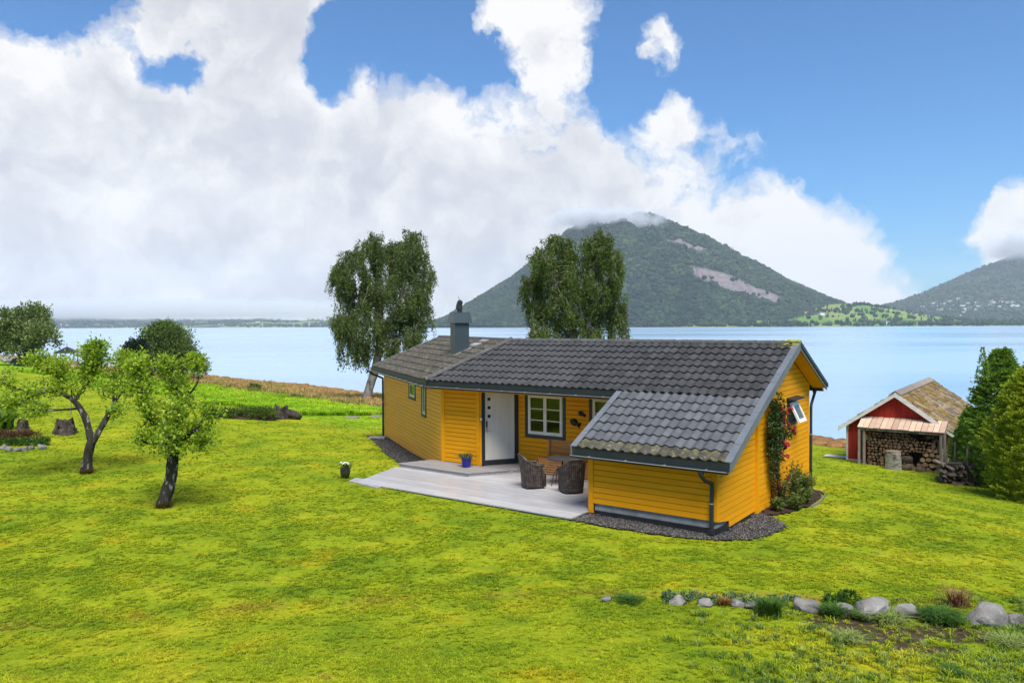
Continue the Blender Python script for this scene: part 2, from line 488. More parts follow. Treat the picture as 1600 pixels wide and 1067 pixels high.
def make_ground():
    def ax(*seg):
        a = []
        for lo, hi, st in seg: a.extend(np.arange(lo, hi - 1e-6, st))
        a.append(seg[-1][1]); return np.array(a)
    xs = ax((-420, -120, 12), (-120, -30, 3), (-30, -14, .5), (-14, 14, .16), (14, 42, .5), (42, 120, 3), (120, 240, 12))
    ys = ax((-260, -20, 12), (-20, 6, 2), (6, 26, .16), (26, 70, .5), (70, 180, 2), (180, 480, 12))
    X, Y = np.meshgrid(xs, ys)
    Z = ground_z(X, Y)
    V = np.stack([X, Y, Z], -1).reshape(-1, 3)
    ny, nx = X.shape
    i = (np.arange(ny - 1)[:, None] * nx + np.arange(nx - 1)[None]).ravel()
    F = np.stack([i, i + 1, i + nx + 1, i + nx], 1)
    m, T, b = mat('lawn_ground', (.2, .3, .02), .95, .03)
    P = T.node('ShaderNodeNewGeometry').outputs['Position']
    sep = T.node('ShaderNodeSeparateXYZ'); T.link(P, sep.inputs[0]); x, y = sep.outputs[0], sep.outputs[1]
    s = T.math('MULTIPLY', T.math('SUBTRACT', T.math('ADD', x, y), 68.6), .7071)
    s = T.math('ADD', s, T.math('MULTIPLY', T.math('SUBTRACT', T.noise(P, .16, 4, .6), .5), 5.0))
    col = lawn_color(T, P)
    # bare soil of the bed, worn strip along the edge of the bank
    sm = None
    for (cx, cy, rx, ry) in SOIL:
        e = T.math('SUBTRACT', 1.0, T.math('ADD', T.math('POWER', T.math('DIVIDE', T.math('SUBTRACT', x, cx), rx), 2.0), T.math('POWER', T.math('DIVIDE', T.math('SUBTRACT', y, cy), ry), 2.0)))
        sm = e if sm is None else T.math('MAXIMUM', sm, e)
    sm = T.math('ADD', sm, T.math('MULTIPLY', T.math('SUBTRACT', T.noise(P, 3.0, 5, .65), .5), 2.2))
    col = T.mix(T.maprange(sm, -.1, .35, 0, .95), col, T.ramp(T.noise(P, 9.0, 5, .65), [(.35, (.030, .020, .014)), (.6, (.085, .058, .040)), (.75, (.20, .15, .10))]))
    # lush uncut field at the left, beyond the mown lawn
    fld = T.math('MULTIPLY', T.maprange(s, -28.5, -26.5), T.maprange(x, -4.0, -8.0))
    n = T.noise(P, .5, 5, .6)
    fcol = T.ramp(n, [(.35, (.11, .22, .010)), (.5, (.18, .31, .012)), (.65, (.28, .36, .02))])
    col = T.mix(fld, col, fcol)
    # dry grass along the shore, then shingle and rust coloured seaweed
    dry = T.math('MULTIPLY', T.maprange(s, -18.0, -14.5), T.maprange(x, 8.0, 2.0))
    col = T.mix(dry, col, T.ramp(T.noise(P, .9, 5, .6), [(.35, (.22, .19, .05)), (.55, (.36, .26, .10)), (.7, (.30, .16, .06))]))
    bn = T.noise(P, .7, 6, .65)
    bcol = T.ramp(bn, [(.34, (.08, .048, .022)), (.46, (.20, .115, .05)), (.56, (.27, .15, .06)), (.68, (.38, .31, .24))])
    col = T.mix(T.maprange(s, -7.5, -6.0), col, bcol)
    T.link(col, b.inputs['Base Color'])
    h = T.math('ADD', T.noise(P, 26.0, 5, .7), T.math('MULTIPLY', T.noise(P, 4.0, 3, .6), 1.2))
    T.link(T.bump(h, .75, .05), b.inputs['Normal'])
    o = link('ground', mesh_np('ground', V, [F], m, smooth=True))
    tag(o, 'mown green lawn sloping down to the shore', 'lawn', kind='structure')


make_ground()


def make_sea():
    m, T, b = mat('sea_water', (.10, .21, .33), .12, .5)
    b.inputs['IOR'].default_value = 1.33
    P = T.node('ShaderNodeNewGeometry').outputs['Position']
    a = T.noise(T.vmath('MULTIPLY', P, (.35, 1.0, 1)), .9, 4, .6)
    c = T.noise(T.vmath('MULTIPLY', P, (.10, .5, 1)), .22, 3, .55)
    big = T.noise(T.vmath('MULTIPLY', P, (.0016, .009, 1)), 1.0, 4, .55)
    T.link(T.ramp(big, [(.38, (.25, .40, .55)), (.6, (.33, .46, .59))]), b.inputs['Base Color'])
    nb = T.bump(T.math('ADD', T.math('MULTIPLY', a, .5), c), .35, .35)
    T.link(nb, b.inputs['Normal'])
    T.link(T.maprange(big, .4, .65, .16, .32), b.inputs['Roughness'])
    b.inputs['Specular IOR Level'].default_value = .35
    mb = MB().add([(-8200, -1500, SEA), (8200, -1500, SEA), (8200, 9000, SEA), (-8200, 9000, SEA)], [(0, 1, 2, 3)])
    o = mb.build('water', m); tag(o, 'calm pale blue fjord water', 'water', kind='structure')


make_sea()


def hill(name, sil, d0, d1, d2, m, rows=46, cols=150, rough=.05, seed=1, gp=1.0, foot=-4.0):
    """heightfield hill whose skyline runs through the listed bearings; shore at d0, crest at d1"""
    sx = np.array([(p[0] - 800) / FPX for p in sil]); hz = np.array([506.0 - (p[0] - 800) * .0045 for p in sil])
    sh = np.array([(h - p[1]) / FPX for p, h in zip(sil, hz)])
    ax = np.linspace(sx[0], sx[-1], cols)
    hs = np.interp(ax, sx, sh) * d1 + CAM_H
    k = 3
    hs = np.convolve(np.pad(hs, k, mode='edge'), np.ones(2 * k + 1) / (2 * k + 1), 'valid')
    t = np.concatenate([np.linspace(0, 1, rows), 1 + np.linspace(.08, 1, 10)])
    front = t <= 1
    dist = np.where(front, d0 + t * (d1 - d0), d1 + (t - 1) * (d2 - d1))
    X = ax[None, :] * dist[:, None]
    Y = dist[:, None] + 0 * X
    Y = Y + front[:, None] * (1 - np.clip(t, 0, 1)[:, None]) * (d1 - d0) * .18 * fbm(X / (d1 * .12), 0 * X, 3, seed + 40)
    g = np.where(front, np.clip(t, 0, 1) ** gp, np.clip(1 - (t - 1), 0, 1))
    rg = 1 - np.abs(fbm(X / (d1 * .045), Y / (d1 * .06), 4, seed))
    env = np.sin(np.clip(t, 0, 1) * math.pi)[:, None]
    H = hs[None, :] - foot
    Z = foot + H * g[:, None] + env * H * (rg - .7) * rough * 4 + fbm(X / (d1 * .012), Y / (d1 * .012), 3, seed + 3) * H * rough * .5 * np.clip(t * 3, 0, 1)[:, None]
    V = np.stack([X, Y, Z], -1).reshape(-1, 3)
    ny, nx = X.shape
    i = (np.arange(ny - 1)[:, None] * nx + np.arange(nx - 1)[None]).ravel()
    F = np.stack([i, i + 1, i + nx + 1, i + nx], 1)
    o = link(name, mesh_np(name, V, [F], m, smooth=True))
    def sample(n, tlo=.0, thi=1.0, alo=0., ahi=1., r=rng):
        jj = r.uniform(alo * (nx - 2), ahi * (nx - 2), n); ii = r.uniform(tlo * (rows - 2), thi * (rows - 2), n)
        a, c = ii.astype(int), jj.astype(int); fi = (ii - a)[:, None]; fj = (jj - c)[:, None]
        G = V.reshape(ny, nx, 3)
        return (G[a, c] * (1 - fi) * (1 - fj) + G[a + 1, c] * fi * (1 - fj) + G[a, c + 1] * (1 - fi) * fj + G[a + 1, c + 1] * fi * fj)
    return o, sample


def forest_mat(name, c1, c2, scale, extra=None):
    m, T, b = mat(name, c1, .95, .05)
    P = T.node('ShaderNodeNewGeometry').outputs['Position']
    n = T.noise(P, scale, 6, .65); n2 = T.noise(P, scale * .12, 4, .6)
    col = T.mix(T.maprange(T.math('ADD', T.math('MULTIPLY', n, .5), T.math('MULTIPLY', n2, .5)), .38, .62), (*c1, 1), (*c2, 1))
    if extra: col = extra(T, P, col)
    T.link(col, b.inputs['Base Color'])
    T.link(T.bump(T.noise(P, scale * 2.5, 4, .7), 1.0, 14.0), b.inputs['Normal'])
    return m


def px_of(T, P):
    """bearing and slope angle of a far point, for marking the scree and fields on the hillsides at their place on the map"""
    sep = T.node('ShaderNodeSeparateXYZ'); T.link(P, sep.inputs[0]); return sep.outputs


M1_D0, M1_D1 = 2250.0, 3300.0


def scree(T, P, col):
    x, y, z = px_of(T, P)
    w = T.math('MULTIPLY', T.math('SUBTRACT', T.noise(P, .012, 5, .65), .5), 95.0)
    def patch(col, xc, zc, hx, hz, sl, c):
        zz = T.math('SUBTRACT', T.math('SUBTRACT', z, zc), T.math('MULTIPLY', T.math('SUBTRACT', x, xc), sl))
        dx = T.math('ABSOLUTE', T.math('DIVIDE', T.math('ADD', T.math('SUBTRACT', x, xc), w), hx))
        dz = T.math('ABSOLUTE', T.math('DIVIDE', T.math('ADD', zz, T.math('MULTIPLY', w, .35)), hz))
        d = T.math('ADD', T.math('POWER', dx, 2.0), T.math('POWER', dz, 2.0))
        return T.mix(T.maprange(d, 1.15, .75), col, c)
    rc = T.mix(T.maprange(T.noise(P, .05, 5, .7), .35, .65), (.15, .125, .125, 1), (.26, .22, .215, 1))
    col = patch(col, SCREE[0], SCREE[1], SCREE[2], SCREE[3], SCREE[4], rc)
    col = patch(col, CLIFF[0], CLIFF[1], CLIFF[2], CLIFF[3], CLIFF[4], rc)
    return col


# scree slope and crag on the mountain, (x, z, half width, half height, tilt) in metres
SCREE = (775.0, 140.0, 180.0, 46.0, -.28)
CLIFF = (672.0, 308.0, 95.0, 24.0, -.15)
m_m1 = forest_mat('mountain_forest', (.014, .032, .020), (.034, .060, .030), .03, scree)
SIL1 = [(560, 509), (640, 507), (690, 500), (720, 481), (760, 458), (800, 433), (840, 402), (880, 365), (920, 345), (960, 336), (1000, 332), (1040, 344),
        (1080, 360), (1110, 371), (1150, 394), (1200, 420), (1240, 441), (1280, 459), (1320, 474), (1360, 490), (1400, 507)]
mountain, smp1 = hill('mountain', SIL1, M1_D0, M1_D1, 4300, m_m1, rows=60, cols=220, rough=.085, seed=3, gp=.95)
tag(mountain, 'dark wooded mountain with a scree slope across the water', 'mountain', kind='structure')
m_m2 = forest_mat('far_hill_forest', (.026, .050, .030), (.048, .075, .04), .02)
hill_r, smp2 = hill('hill', [(1250, 506), (1330, 492), (1385, 474), (1440, 456), (1500, 428), (1560, 405), (1600, 390), (1700, 365), (1800, 372), (1950, 420), (2100, 500)], 3600, 5400, 6500, m_m2, seed=9, rough=.03)
tag(hill_r, 'dark hill above the far village', 'hill', kind='structure')


def fields_l(T, P, col):
    n = T.noise(T.vmath('MULTIPLY', P, (1, .6, 1)), .0042, 3, .5)
    x, y, z = px_of(T, P)
    f = T.math('MULTIPLY', T.maprange(n, .47, .51), T.maprange(z, 52.0, 34.0))
    f = T.math('MULTIPLY', f, T.maprange(x, -2500.0, -2250.0))
    return T.mix(f, col, (.20, .28, .07, 1))


m_m3 = forest_mat('far_shore_forest', (.026, .045, .030), (.05, .075, .04), .02, fields_l)
hill_l, smp3 = hill('hill', [(-900, 470), (-500, 480), (-200, 488), (0, 489), (80, 490), (150, 495), (230, 499), (330, 499), (420, 498), (500, 499), (560, 499), (640, 502), (720, 506), (800, 508)], 4200, 5600, 6400, m_m3, seed=21, rough=.05, cols=190)
tag(hill_l, 'low hazy wooded shore with pale fields far across the fjord', 'hill', kind='structure')


def fields_r(T, P, col):
    x, y, z = px_of(T, P)
    n = T.noise(T.vmath('MULTIPLY', P, (1, 1.6, 1)), .0045, 3, .5)
    f = T.maprange(n, .36, .40)
    f = T.math('MULTIPLY', f, T.maprange(x, 430.0, 520.0))
    fc = T.mix(T.maprange(T.noise(P, .004, 2, .5), .45, .55), (.13, .25, .04, 1), (.24, .30, .08, 1))
    return T.mix(f, col, fc)


m_hd = forest_mat('headland_fields', (.03, .06, .028), (.05, .085, .035), .03, fields_r)
headland, smp4 = hill('headland', [(960, 509), (1020, 500), (1090, 494), (1150, 489), (1220, 484), (1290, 474), (1330, 471), (1370, 476), (1420, 485), (1470, 494), (1530, 499), (1620, 501), (1750, 502), (1900, 504)], 2050, 2700, 3100, m_hd, rows=36, cols=120, rough=.02, seed=14)
tag(headland, 'low headland with light green fields below the mountain', 'headland', kind='structure')


def far_tree_meshes():
    ms = []
    def stands(name, c1, c2, c3):
        m, T, b = mat(name, c1, .95, .05)
        P = T.node('ShaderNodeNewGeometry').outputs['Position']; rnd = T.node('ShaderNodeObjectInfo').outputs['Random']
        n = T.math('ADD', T.math('MULTIPLY', T.noise(P, .0075, 4, .6), .8), T.math('MULTIPLY', rnd, .22))
        T.link(T.ramp(n, [(.36, c1), (.52, c2), (.68, c3)]), b.inputs['Base Color']); return m
    m1 = varied('spruce_far', (.010, .024, .016), (.022, .044, .024), .2, .95, .05, 0, rand=.3, coords='Object')
    m2 = varied('leafy_far', (.022, .048, .020), (.060, .092, .034), .2, .95, .05, 0, rand=.3, coords='Object')
    m1 = stands('spruce_stand', (.005, .014, .011), (.009, .022, .016), (.022, .040, .022)); m2 = stands('leafy_stand', (.009, .023, .014), (.022, .044, .020), (.055, .082, .030))
    mb = MB(); n = 6
    mb.lathe([(.24, .08), (.10, .5), (.19, .45), (.0, 1.0)], n, cap0=True, cap1=False); ms.append(mb.mesh('spruce', m1))
    bm = bmesh.new(); bmesh.ops.create_icosphere(bm, subdivisions=2, radius=.5)
    for v in bm.verts:
        k = 1 + .28 * float(fbm(v.co.x * 3 + 5, v.co.y * 3 + v.co.z * 4, 2, 4)); v.co *= k; v.co.z = v.co.z * .85 + .42
    me = bpy.data.meshes.new('leafy'); bm.to_mesh(me); bm.free(); me.materials.append(m2); ms.append(me)
    return ms


FT = far_tree_meshes()


def wood(name, pts, lo, hi, label):
    n = len(pts)
    o = instancer(name, pts, rng.uniform(0, 6.28, n), rng.uniform(lo, hi, n), FT)
    tag(o, label, 'forest', kind='stuff'); return o


p = smp1(46000, .01, 1.0)
def in_patch(p, q):
    x, z = p[:, 0], p[:, 2]
    return ((x - q[0]) / q[2]) ** 2 + ((z - q[1] - (x - q[0]) * q[4]) / q[3]) ** 2 < 1.1 + .6 * fbm(x / 40, z / 20, 3, 8)
keep = ~(in_patch(p, SCREE) | in_patch(p, CLIFF)) | (rng.random(len(p)) < .03)
keep &= p[:, 2] > SEA + 1.0
wood('forest', p[keep], 8, 18, 'dense mixed forest covering the mountain')
p = smp3(9000, .02, 1.0); p = p[(p[:, 2] > SEA + 1) & (fbm(p[:, 0] / 260, p[:, 1] / 260, 2, 5) > -.12)]
wood('forest', p, 10, 20, 'hazy wood along the far left shore')
p = smp2(9000, .05, 1.0); p = p[p[:, 2] > 12]
wood('forest', p, 10, 20, 'wood covering the far right hill')
p = smp4(9000, .0, 1.0); p = p[p[:, 2] > SEA + .8]
lines = fbm(p[:, 0] / 120, p[:, 1] / 55, 2, 31)
tt = (p[:, 1] - 2050) / 650
keep = (np.abs(lines) < .06) | (p[:, 2] < 1.5) & (rng.random(len(p)) < .7) | (p[:, 0] > 1900) | (p[:, 0] < 470) | (fbm(p[:, 0] / 150, p[:, 1] / 150, 2, 77) > .46)
wood('forest', p[keep], 8, 16, 'hedgerow trees and woods on the headland')

# even haze over the fjord
hz = bpy.data.materials.new('haze_air'); hz.use_nodes = True; hT = NT(hz.node_tree); hT.n.clear()
ho = hT.node('ShaderNodeOutputMaterial'); hv = hT.node('ShaderNodeVolumePrincipled')
hv.inputs['Color'].default_value = (.93, .96, 1.0, 1); hv.inputs['Density'].default_value = 0.00007
hv.inputs['Anisotropy'].default_value = 0.2
hT.link(hv.outputs[0], ho.inputs['Volume'])
haze = MB().box((-8900, -1800, -7.5), (8900, 9600, 690)).build('haze', hz)
tag(haze, 'pale air haze over the fjord', 'haze', kind='stuff')


def mist(name, label, px, py, Y, sx, sy, sz, dens, scale, seed, lo=.46):
    """ragged fog lying on a hillside"""
    m = bpy.data.materials.new(name + '_vapour'); m.use_nodes = True; T = NT(m.node_tree); T.n.clear()
    out = T.node('ShaderNodeOutputMaterial'); v = T.node('ShaderNodeVolumePrincipled'); v.inputs['Color'].default_value = (.97, .98, 1, 1)
    O = T.node('ShaderNodeTexCoord').outputs['Object']
    n = T.noise(T.vmath('ADD', T.vmath('MULTIPLY', O, (sx / sz, sy / sz, 1)), (seed * 3.1, 0, 0)), scale, 4, .6)
    fall = T.maprange(T.vmath('LENGTH', O), .25, 1.0, 1.0, 0.0, True)
    d = T.math('MULTIPLY', T.maprange(T.math('ADD', n, T.math('MULTIPLY', T.math('SUBTRACT', fall, .5), .22)), lo, lo + .2), T.math('MULTIPLY', fall, dens))
    T.link(d, v.inputs['Density']); T.link(v.outputs[0], out.inputs['Volume'])
    bm = bmesh.new(); bmesh.ops.create_icosphere(bm, subdivisions=3, radius=1.0); me = bpy.data.meshes.new(name); bm.to_mesh(me); bm.free(); me.materials.append(m)
    o = link(name, me); p = at_px(px, py, Y); o.location = p; o.scale = (sx, sy, sz); tag(o, label, 'mist', kind='stuff')


mist('mist', 'mist clinging to the summit of the mountain', 945, 342, 3120, 390, 240, 66, .026, 1.3, 1)
mist('mist', 'mist hiding the top of the far right hill', 1600, 384, 5000, 430, 400, 150, .012, 1.5, 2, .47)
mist('mist', 'fog bank lying on the far left hills', 150, 484, 5000, 3300, 900, 95, .006, 1.0, 3, .36)
# ------------------------------------------------------------------ the yellow house
TH = R(-35.84)
HO = Vector((1.809, 17.853, 0))
HU = Vector((math.cos(TH), math.sin(TH))); HV = Vector((-math.sin(TH), math.cos(TH)))


def hw(u, v, z=0.0):
    return Vector((HO.x + HU.x * u + HV.x * v, HO.y + HU.y * u + HV.y * v, z))


M_yel = varied('yellow_paint', (0.6500, 0.2650, 0.0030), (0.7150, 0.3060, 0.0045), 1.4, .65, .15, .10, .004, (1, 1, 9), .05, [(2.2, .60, .78, (.56, .235, .01), .45)])
M_yel_lit = varied('yellow_paint_lit', (0.7286, 0.3289, 0.0183), (0.8096, 0.3795, 0.0304), 1.4, .5, .35, .10, .004, (1, 1, 9), .05, [(2.2, .60, .78, (.62, .29, .04), .45)])  # same yellow paint, with sky sheen and extra brightness put into the colour
M_back = varied('wall_backing', (.10, .045, .005), (.13, .055, .006), 2, .9, .1, 0)
M_dark = varied('anthracite_paint', (0.0156, 0.0204, 0.0240), (0.0216, 0.0276, 0.0318), 3, .45, .4, .06, .003, rand=.08)
M_grey = varied('grey_barge_paint', (0.1080, 0.1188, 0.1332), (0.1440, 0.1548, 0.1692), 3, .5, .35, .08, .003, rand=.06)
M_white = varied('white_paint', (0.6336, 0.6160, 0.5632), (0.7040, 0.6864, 0.6336), 3, .4, .4, .04, .002, rand=.04)
M_cream = varied('door_paint', (0.5940, 0.5580, 0.4770), (0.6480, 0.6120, 0.5400), 1.2, .4, .4, .05, .002, (6, 6, 1), .03)
M_conc = varied('concrete', (0.1600, 0.1640, 0.1640), (0.2720, 0.2720, 0.2680), 3.5, .9, .2, .4, .01, rand=.1, spots=[(9, .58, .7, (.13, .14, .14), .6)])
M_black = varied('black_plastic', (.012, .012, .013), (.02, .02, .021), 5, .45, .4, .05, .002)
M_zinc = varied('chimney_sheet', (0.0434, 0.0587, 0.0663), (0.0536, 0.0689, 0.0765), 1.5, .42, .5, .04, .003, rand=.04, metal=.3)
M_flash = varied('flashing_sheet', (0.3840, 0.4000, 0.4160), (0.4800, 0.4960, 0.5040), 3, .35, .5, .05, .003, metal=.4)
M_tileA = varied('old_roof_tile', (0.0298, 0.0304, 0.0327), (0.0509, 0.0506, 0.0527), 2.2, .85, .25, .35, .006, rand=.20,
                 spots=[(3.0, .56, .74, (.075, .066, .05), .45), (16, .62, .72, (.17, .165, .15), .5), (5.5, .68, .76, (.15, .12, .025), .5)])
M_tileB = varied('weathered_roof_tile', (0.0417, 0.0389, 0.0343), (0.0724, 0.0656, 0.0548), 2.2, .9, .2, .4, .006, rand=.1,
                 spots=[(6.0, .52, .66, (.15, .13, .08), .7), (18, .58, .68, (.22, .20, .14), .6)])
M_tileE = varied('newer_roof_tile', (0.0666, 0.0693, 0.0757), (0.0986, 0.1012, 0.1092), 2.6, .7, .35, .35, .005, rand=.16, spots=[(9, .62, .72, (.17, .17, .17), .3)])
M_tileM = varied('mossy_eave_tile', (0.0533, 0.0495, 0.0415), (0.0852, 0.0757, 0.0613), 2.6, .9, .25, .35, .006, rand=.2,
                 spots=[(5.0, .50, .64, (.15, .145, .04), .7), (15, .58, .68, (.33, .30, .2), .7)])
M_cap = varied('ridge_tile', (0.0610, 0.0588, 0.0566), (0.0915, 0.0871, 0.0828), 3, .8, .3, .3, .005, rand=.12, spots=[(12, .6, .72, (.30, .28, .22), .6)])
M_moss = varied('moss_clump', (.20, .19, .02), (.36, .33, .06), 14, .95, .1, .6, .02, rand=.2)
M_deck = varied('deck_board', (0.3407, 0.3323, 0.3344), (0.4801, 0.4685, 0.4723), 1.3, .30, .5, .18, .003, (1, 9, 1), .13, [(1.4, .55, .72, (.34, .325, .32), .75), (3.0, .64, .75, (.62, .46, .36), .5)])
M_step = varied('step_board', (0.2160, 0.2040, 0.1960), (0.2880, 0.2720, 0.2640), 2.0, .55, .3, .2, .003, (1, 8, 1), .10)
M_gravel = varied('gravel_bed', (0.0196, 0.0179, 0.0168), (0.1064, 0.0952, 0.0896), 26, .95, .2, 1.0, .03, rand=0, coords='Object')
M_fish = varied('black_ceramic', (.005, .005, .006), (.010, .010, .011), 5, .35, .25, .05, .002)
M_steel = varied('steel', (.45, .45, .44), (.55, .55, .54), 4, .3, .5, 0, metal=.8)
M_room = varied('room_paint', (.25, .24, .20), (.30, .29, .25), 2, .9, .1, 0)
M_curt = varied('curtain_cloth', (.62, .60, .52), (.70, .68, .60), 4, .9, .1, .1, .01)


def glass_mat():
    m = bpy.data.materials.new('window_glass'); m.use_nodes = True; T = NT(m.node_tree); T.n.clear()
    out = T.node('ShaderNodeOutputMaterial')
    gl = T.node('ShaderNodeBsdfGlossy'); gl.inputs['Roughness'].default_value = .02; gl.inputs['Color'].default_value = (.9, .95, .93, 1)
    tr = T.node('ShaderNodeBsdfTransparent'); tr.inputs[0].default_value = (.42, .48, .42, 1)
    fr = T.node('ShaderNodeLayerWeight'); fr.inputs[0].default_value = .5
    P = T.node('ShaderNodeNewGeometry').outputs['Position']
    T.link(T.bump(T.noise(P, 2.0, 2, .5), .05, .02), gl.inputs['Normal'])
    f = T.math('MULTIPLY_ADD', T.math('POWER', fr.outputs['Facing'], 3.5), .75, .055, True)
    mx = T.node('ShaderNodeMixShader'); T.link(f, mx.inputs[0]); T.link(tr.outputs[0], mx.inputs[1]); T.link(gl.outputs[0], mx.inputs[2])
    T.link(mx.outputs[0], out.inputs[0]); return m


M_glass = glass_mat()

house = empty('house', HO, TH)
tag(house, 'yellow wooden cottage with a dark tiled roof and angled wing', 'house')

# key lines of the plan (house axes: u along the main wing, v to the back)
EAVE_V, RIDGE_V, BACK_V = 1.97, 4.673, 7.385
RIDGE_Z, MA = 3.88, .4455
VERGE_U = 3.53
EXT_V, MK, KINK_V = -.38, .4837, 1.94
def zA(v): return RIDGE_Z - MA * abs(RIDGE_V - v)
ZK = zA(KINK_V)
def zE(v): return ZK - MK * (KINK_V - v)
BDIR = Vector((math.cos(R(146.5)), math.sin(R(146.5))))        # along the angled wing, away from the bend
BOUT = Vector((-BDIR.y, BDIR.x))                                # outwards from its front wall
E0 = Vector((-6.90, 1.97)); J0 = Vector((-5.63, 4.673))
WB = (J0 - E0).dot(-BOUT)
BLEN = 9.3


# --- cladding
def wall(name, P0, P1, out, z0, z1, m, openings=(), outline=None, pitch=.133, th=.022, backing=True, label=None):
    """one wall: backing sheet plus its boards, each a child of the wall"""
    P0 = Vector(P0); P1 = Vector(P1); d = (P1 - P0); L = d.length; d.normalize(); out = Vector(out)
    def pt(s, z, o): return (P0.x + d.x * s + out.x * o, P0.y + d.y * s + out.y * o, z)
    ol = outline or (lambda z: (0.0, L))
    mb = MB()
    zs = sorted(set([z0, z1] + [q for o in openings for q in o[2:4]]))
    ss = sorted(set([0, L] + [q for o in openings for q in o[0:2]]))
    def slab(a, b, c, e):
        mb.hexa([pt(a, c, -.09), pt(b, c, -.09), pt(b, c, 0), pt(a, c, 0), pt(a, e, -.09), pt(b, e, -.09), pt(b, e, 0), pt(a, e, 0)])
    if outline is None:
        for a, b in zip(ss[:-1], ss[1:]):
            for c, e in zip(zs[:-1], zs[1:]):
                if any(o[0] - 1e-6 <= a and b <= o[1] + 1e-6 and o[2] - 1e-6 <= c and e <= o[3] + 1e-6 for o in openings): continue
                slab(a, b, c, e)
    else:
        n = 24; zz = np.linspace(z0, z1, n + 1)
        for c, e in zip(zz[:-1], zz[1:]):
            a0, b0 = ol(c); a1, b1 = ol(e)
            if b0 - a0 < .02: continue
            mb.hexa([pt(a0, c, -.09), pt(b0, c, -.09), pt(b0, c, 0), pt(a0, c, 0), pt(a1, e, -.09), pt(max(b1, a1), e, -.09), pt(max(b1, a1), e, 0), pt(a1, e, 0)])
    w = mb.build(name, M_back, house)
    if label: w['label'] = label
    rows = int(math.ceil((z1 - z0) / pitch - 1e-6))
    for r in range(rows):
        c = z0 + r * pitch + .004; e = min(z0 + (r + 1) * pitch - .005, z1)
        if e - c < .02: continue
        a0, b0 = ol(c); a1, b1 = ol(e); zm = (c + e) / 2
        segs = [(a0, b0, a1, b1)]
        for o in openings:
            if o[2] - .02 < zm < o[3] + .02:
                ns = []
                for s in segs:
                    if o[1] <= s[0] or o[0] >= s[1]: ns.append(s); continue
                    if o[0] - s[0] > .03: ns.append((s[0], o[0], s[2], o[0]))
                    if s[1] - o[1] > .03: ns.append((o[1], s[1], o[1], s[3]))
                segs = ns
        cut = []
        for q in segs:
            while q[1] - q[0] > 4.6:
                k = q[0] + random.uniform(2.2, 4.0); cut.append((q[0], k - .003, q[2], k - .003)); q = (k, q[1], k, q[3])
            cut.append(q)
        for (sa, sb, ta, tb) in cut:
            if sb - sa < .03 or tb - ta < .01: continue
            k = .006; j = random.uniform(-.0015, .0015)
            b = MB()
            b.add([pt(sa, c, .001), pt(sb, c, .001), pt(tb, e, .001), pt(ta, e, .001),
                   pt(sa, c + .001, th + j), pt(sb, c + .001, th + j), pt(tb, e - k * 1.6, th * .72 + j), pt(ta, e - k * 1.6, th * .72 + j)],
                  [(0, 1, 5, 4), (1, 2, 6, 5), (2, 3, 7, 6), (3, 0, 4, 7), (4, 5, 6, 7)])
            b.build('board', m, w)
    return w


def post(name, p, out, width, z0, z1, m, th=.032, parent=None, along=None):
    """flat corner or trim board standing on a wall line"""
    p = Vector(p); out = Vector(out); d = Vector((-out.y, out.x)) if along is None else Vector(along)
    mb = MB(); c = .004
    def pt(s, o, z): return (p.x + d.x * s + out.x * o, p.y + d.y * s + out.y * o, z)
    mb.hexa([pt(0, 0, z0), pt(width, 0, z0), pt(width - c, th, z0), pt(c, th, z0), pt(0, 0, z1), pt(width, 0, z1), pt(width - c, th, z1), pt(c, th, z1)])
    return mb.build(name, m, parent or house)


def window(P0, d, out, s0, s1, z0, z1, cols, rows, trim=.10, bottom_ext=.05, top=True):
    """framed window: white frame with sashes, panes, glazing bars, dark trim boards"""
    P0 = Vector(P0); d = Vector(d); out = Vector(out)
    def pt(s, z, o): return (P0.x + d.x * s + out.x * o, P0.y + d.y * s + out.y * o, z)
    def bx(mb, a, b, c, e, o0, o1): mb.hexa([pt(a, c, o0), pt(b, c, o0), pt(b, c, o1), pt(a, c, o1), pt(a, e, o0), pt(b, e, o0), pt(b, e, o1), pt(a, e, o1)])
    f = MB(); fw = .045
    bx(f, s0, s1, z0, z0 + fw, -.06, .022); bx(f, s0, s1, z1 - fw, z1, -.06, .022)
    bx(f, s0, s0 + fw, z0 + fw, z1 - fw, -.06, .022); bx(f, s1 - fw, s1, z0 + fw, z1 - fw, -.06, .022)
    win = f.build('window', M_white, house)
    n = cols; cw = (s1 - s0 - 2 * fw) / n
    for i in range(n):
        a = s0 + fw + i * cw + .004; b = a + cw - .008; c, e = z0 + fw + .004, z1 - fw - .004
        s = MB(); sw = .048
        bx(s, a, b, c, c + sw, -.04, .034); bx(s, a, b, e - sw, e, -.04, .034); bx(s, a, a + sw, c + sw, e - sw, -.04, .034); bx(s, b - sw, b, c + sw, e - sw, -.04, .034)
        s.build('sash', M_white, win)
        hh = (e - c - 2 * sw) / rows
        for r in range(rows):
            g = MB(); bx(g, a + sw, b - sw, c + sw + r * hh + .008, c + sw + (r + 1) * hh - .008, -.006, -.001); g.build('pane', M_glass, win)
            if r: q = MB(); bx(q, a + sw, b - sw, c + sw + r * hh - .012, c + sw + r * hh + .012, -.03, .026); q.build('glazing_bar', M_white, win)
    for (a, b, c, e) in ((s0 - trim, s0, z0 - trim, z1 + trim), (s1, s1 + trim, z0 - trim, z1 + trim), (s0, s1, z1, z1 + trim), (s0 - bottom_ext, s1 + bottom_ext, z0 - trim, z0 - .002)):
        q = MB(); o1 = .046 if c == z0 - trim and e < z1 else .040
        bx(q, a, b, c, e, -.03, o1); q.build('trim_board', M_dark, win)
    return win


zt = 2.52
